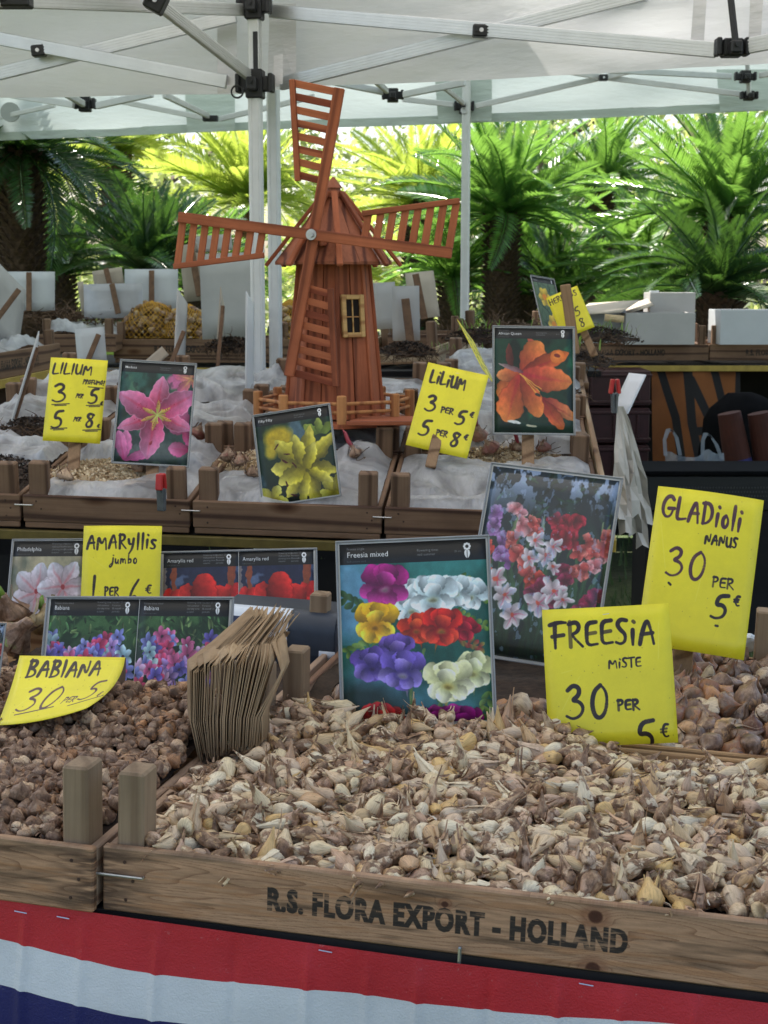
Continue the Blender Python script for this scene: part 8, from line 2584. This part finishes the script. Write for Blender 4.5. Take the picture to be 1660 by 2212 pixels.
    # net bags of bulbs
    tanb = skin_mat('far_bulb_skin', [(0, (.10, .055, .02, 1)), (.4, (.26, .15, .05, 1)), (.8, (.42, .28, .12, 1)), (1, (.5, .38, .2, 1))], .5, .6)
    ynet = simple('yellow_net', (.55, .30, .03), .6, .15, 60)
    def netbag(c, rx, ry, rz, label, seed):
        root = empty('net_bag', Matrix.Translation(c), label, 'net bag', 'yellow net bags of bulbs'); rs = np.random.RandomState(seed)
        s = bulb_shape([.006, .017, .021, .020, .015, .008, .003], .032, .003, 7, nseg=8, flaps=0)
        CO = []; FS = []; AL = []; AN = []; TI = []; base = 0
        for _ in range(190):
            d = Vector(rs.randn(3)).normalized(); d.z = abs(d.z)
            p = Vector((d.x * rx, d.y * ry, d.z * rz)) * (.72 + .25 * rs.rand())
            T = np.array(Matrix.Translation(p) @ Vector(rs.randn(3)).to_track_quat('Z', 'Y').to_matrix().to_4x4())
            CO.append(s[0] @ T[:3, :3].T + T[:3, 3]); FS += [tuple(base + q for q in f) for f in s[1]]; AL.append(s[2]); AN.append(s[3]); TI.append(np.full(len(s[0]), rs.rand())); base += len(s[0])
        o = link('bulbs', mesh_from('bulbs', np.concatenate(CO), FS, np.concatenate(AL), np.concatenate(AN), tanb, np.concatenate(TI)), None, root); o['kind'] = 'stuff'
        nb = MB(); NU, NV = 64, 18
        def P(i, j):
            a = 2 * math.pi * i / NU; e = math.pi / 2 * j / NV
            k = 1.0 + .05 * mnoise.noise(Vector((math.cos(a) * 3, math.sin(a) * 3, e * 4 + seed)))
            return Vector((rx * k * math.cos(a) * math.cos(e), ry * k * math.sin(a) * math.cos(e), rz * k * math.sin(e)))
        for i in range(NU):
            for j in range(NV):
                if (i + j) % 2: continue
                for di in (-1, 1):
                    if j < NV: nb.tube(P(i, j), P(i + di, j + 1), .0013, n=3, cap=False)
                    nb.tube(P(i, j), P(i + di, j - 1) if j else P(i + di, 0), .0013, n=3, cap=False)
        nb.build('net', ynet, root)
        return root
    c1 = ML @ Vector((.13, .22, -.03))
    netbag(W(328, 728, 7.25), .15, .11, .165, 'yellow net bag full of brown bulbs on the far left table', 1)
    netbag(W(405, 728, 7.2), .11, .10, .150, 'second yellow net bag slumped against the tall white board', 2)
    netbag(W(628, 730, 7.2), .085, .1, .175, 'yellow net bag showing between the tent poles and the windmill', 3)
    rootm = simple('root_brown', (.10, .06, .036), .9, .4, 60)
    roots(Matrix.Translation(O2), .02, .45, .28, .12, .06, 260, rootm, 'twiggy roots below the white board at the far left', 91, L=.12, r=.003)
    roots(ML @ Matrix.Translation((1.65, .3, 0)), .35, .1, .3, .12, .03, 240, rootm, 'twiggy roots in the crate beside the rear tent pole', 92, L=.12, r=.003)
    # angled crate right of the windmill
    a, b = W(1008, 724, 5.6), W(905, 752, 5.0)
    a2 = W(850, 728, 5.6)
    crate(Matrix.Translation(W(838, 722, 5.75)), .30, .45, .07, 'crate right of the windmill under the leaning grey boards', 'crates on the far tables', key='mid', pkey='midpost', post=.03, ph=.05, th=.012)
    crate(frame(W(948, 748, 5.3), (W(1040, 715, 5.9) - W(948, 748, 5.3)).normalized(), Vector((-.5, 1, 0))), .62, .4, .06, 'pale angled crate beside the foot of the rear tent pole', 'crates on the far tables', key='light', pkey='midpost', post=.03, ph=.075, th=.012)
    upd()
    st = empty('stand', Matrix.Translation((W(860, 745, 5.6).x, 5.4, 0)), 'low stand carrying the angled crates behind the windmill', 'stand')
    zz = W(900, 752, 5.3).z - .085
    boxo('stand_top', (.95, .9, .02), (.22, .30, zz), dk, st)
    for x in (-.2, .62):
        for y in (-.1, .7): boxo('leg', (.04, .04, zz - .012), (x, y, (zz - .012) / 2), dk, st)

# ------------------------------------------------------------ build
ground()
planting()
tents()
build_crates()
signs()
bag_bundle()
case()
windmill()
boards()
lily_tier()
far_tables()
bulbs()
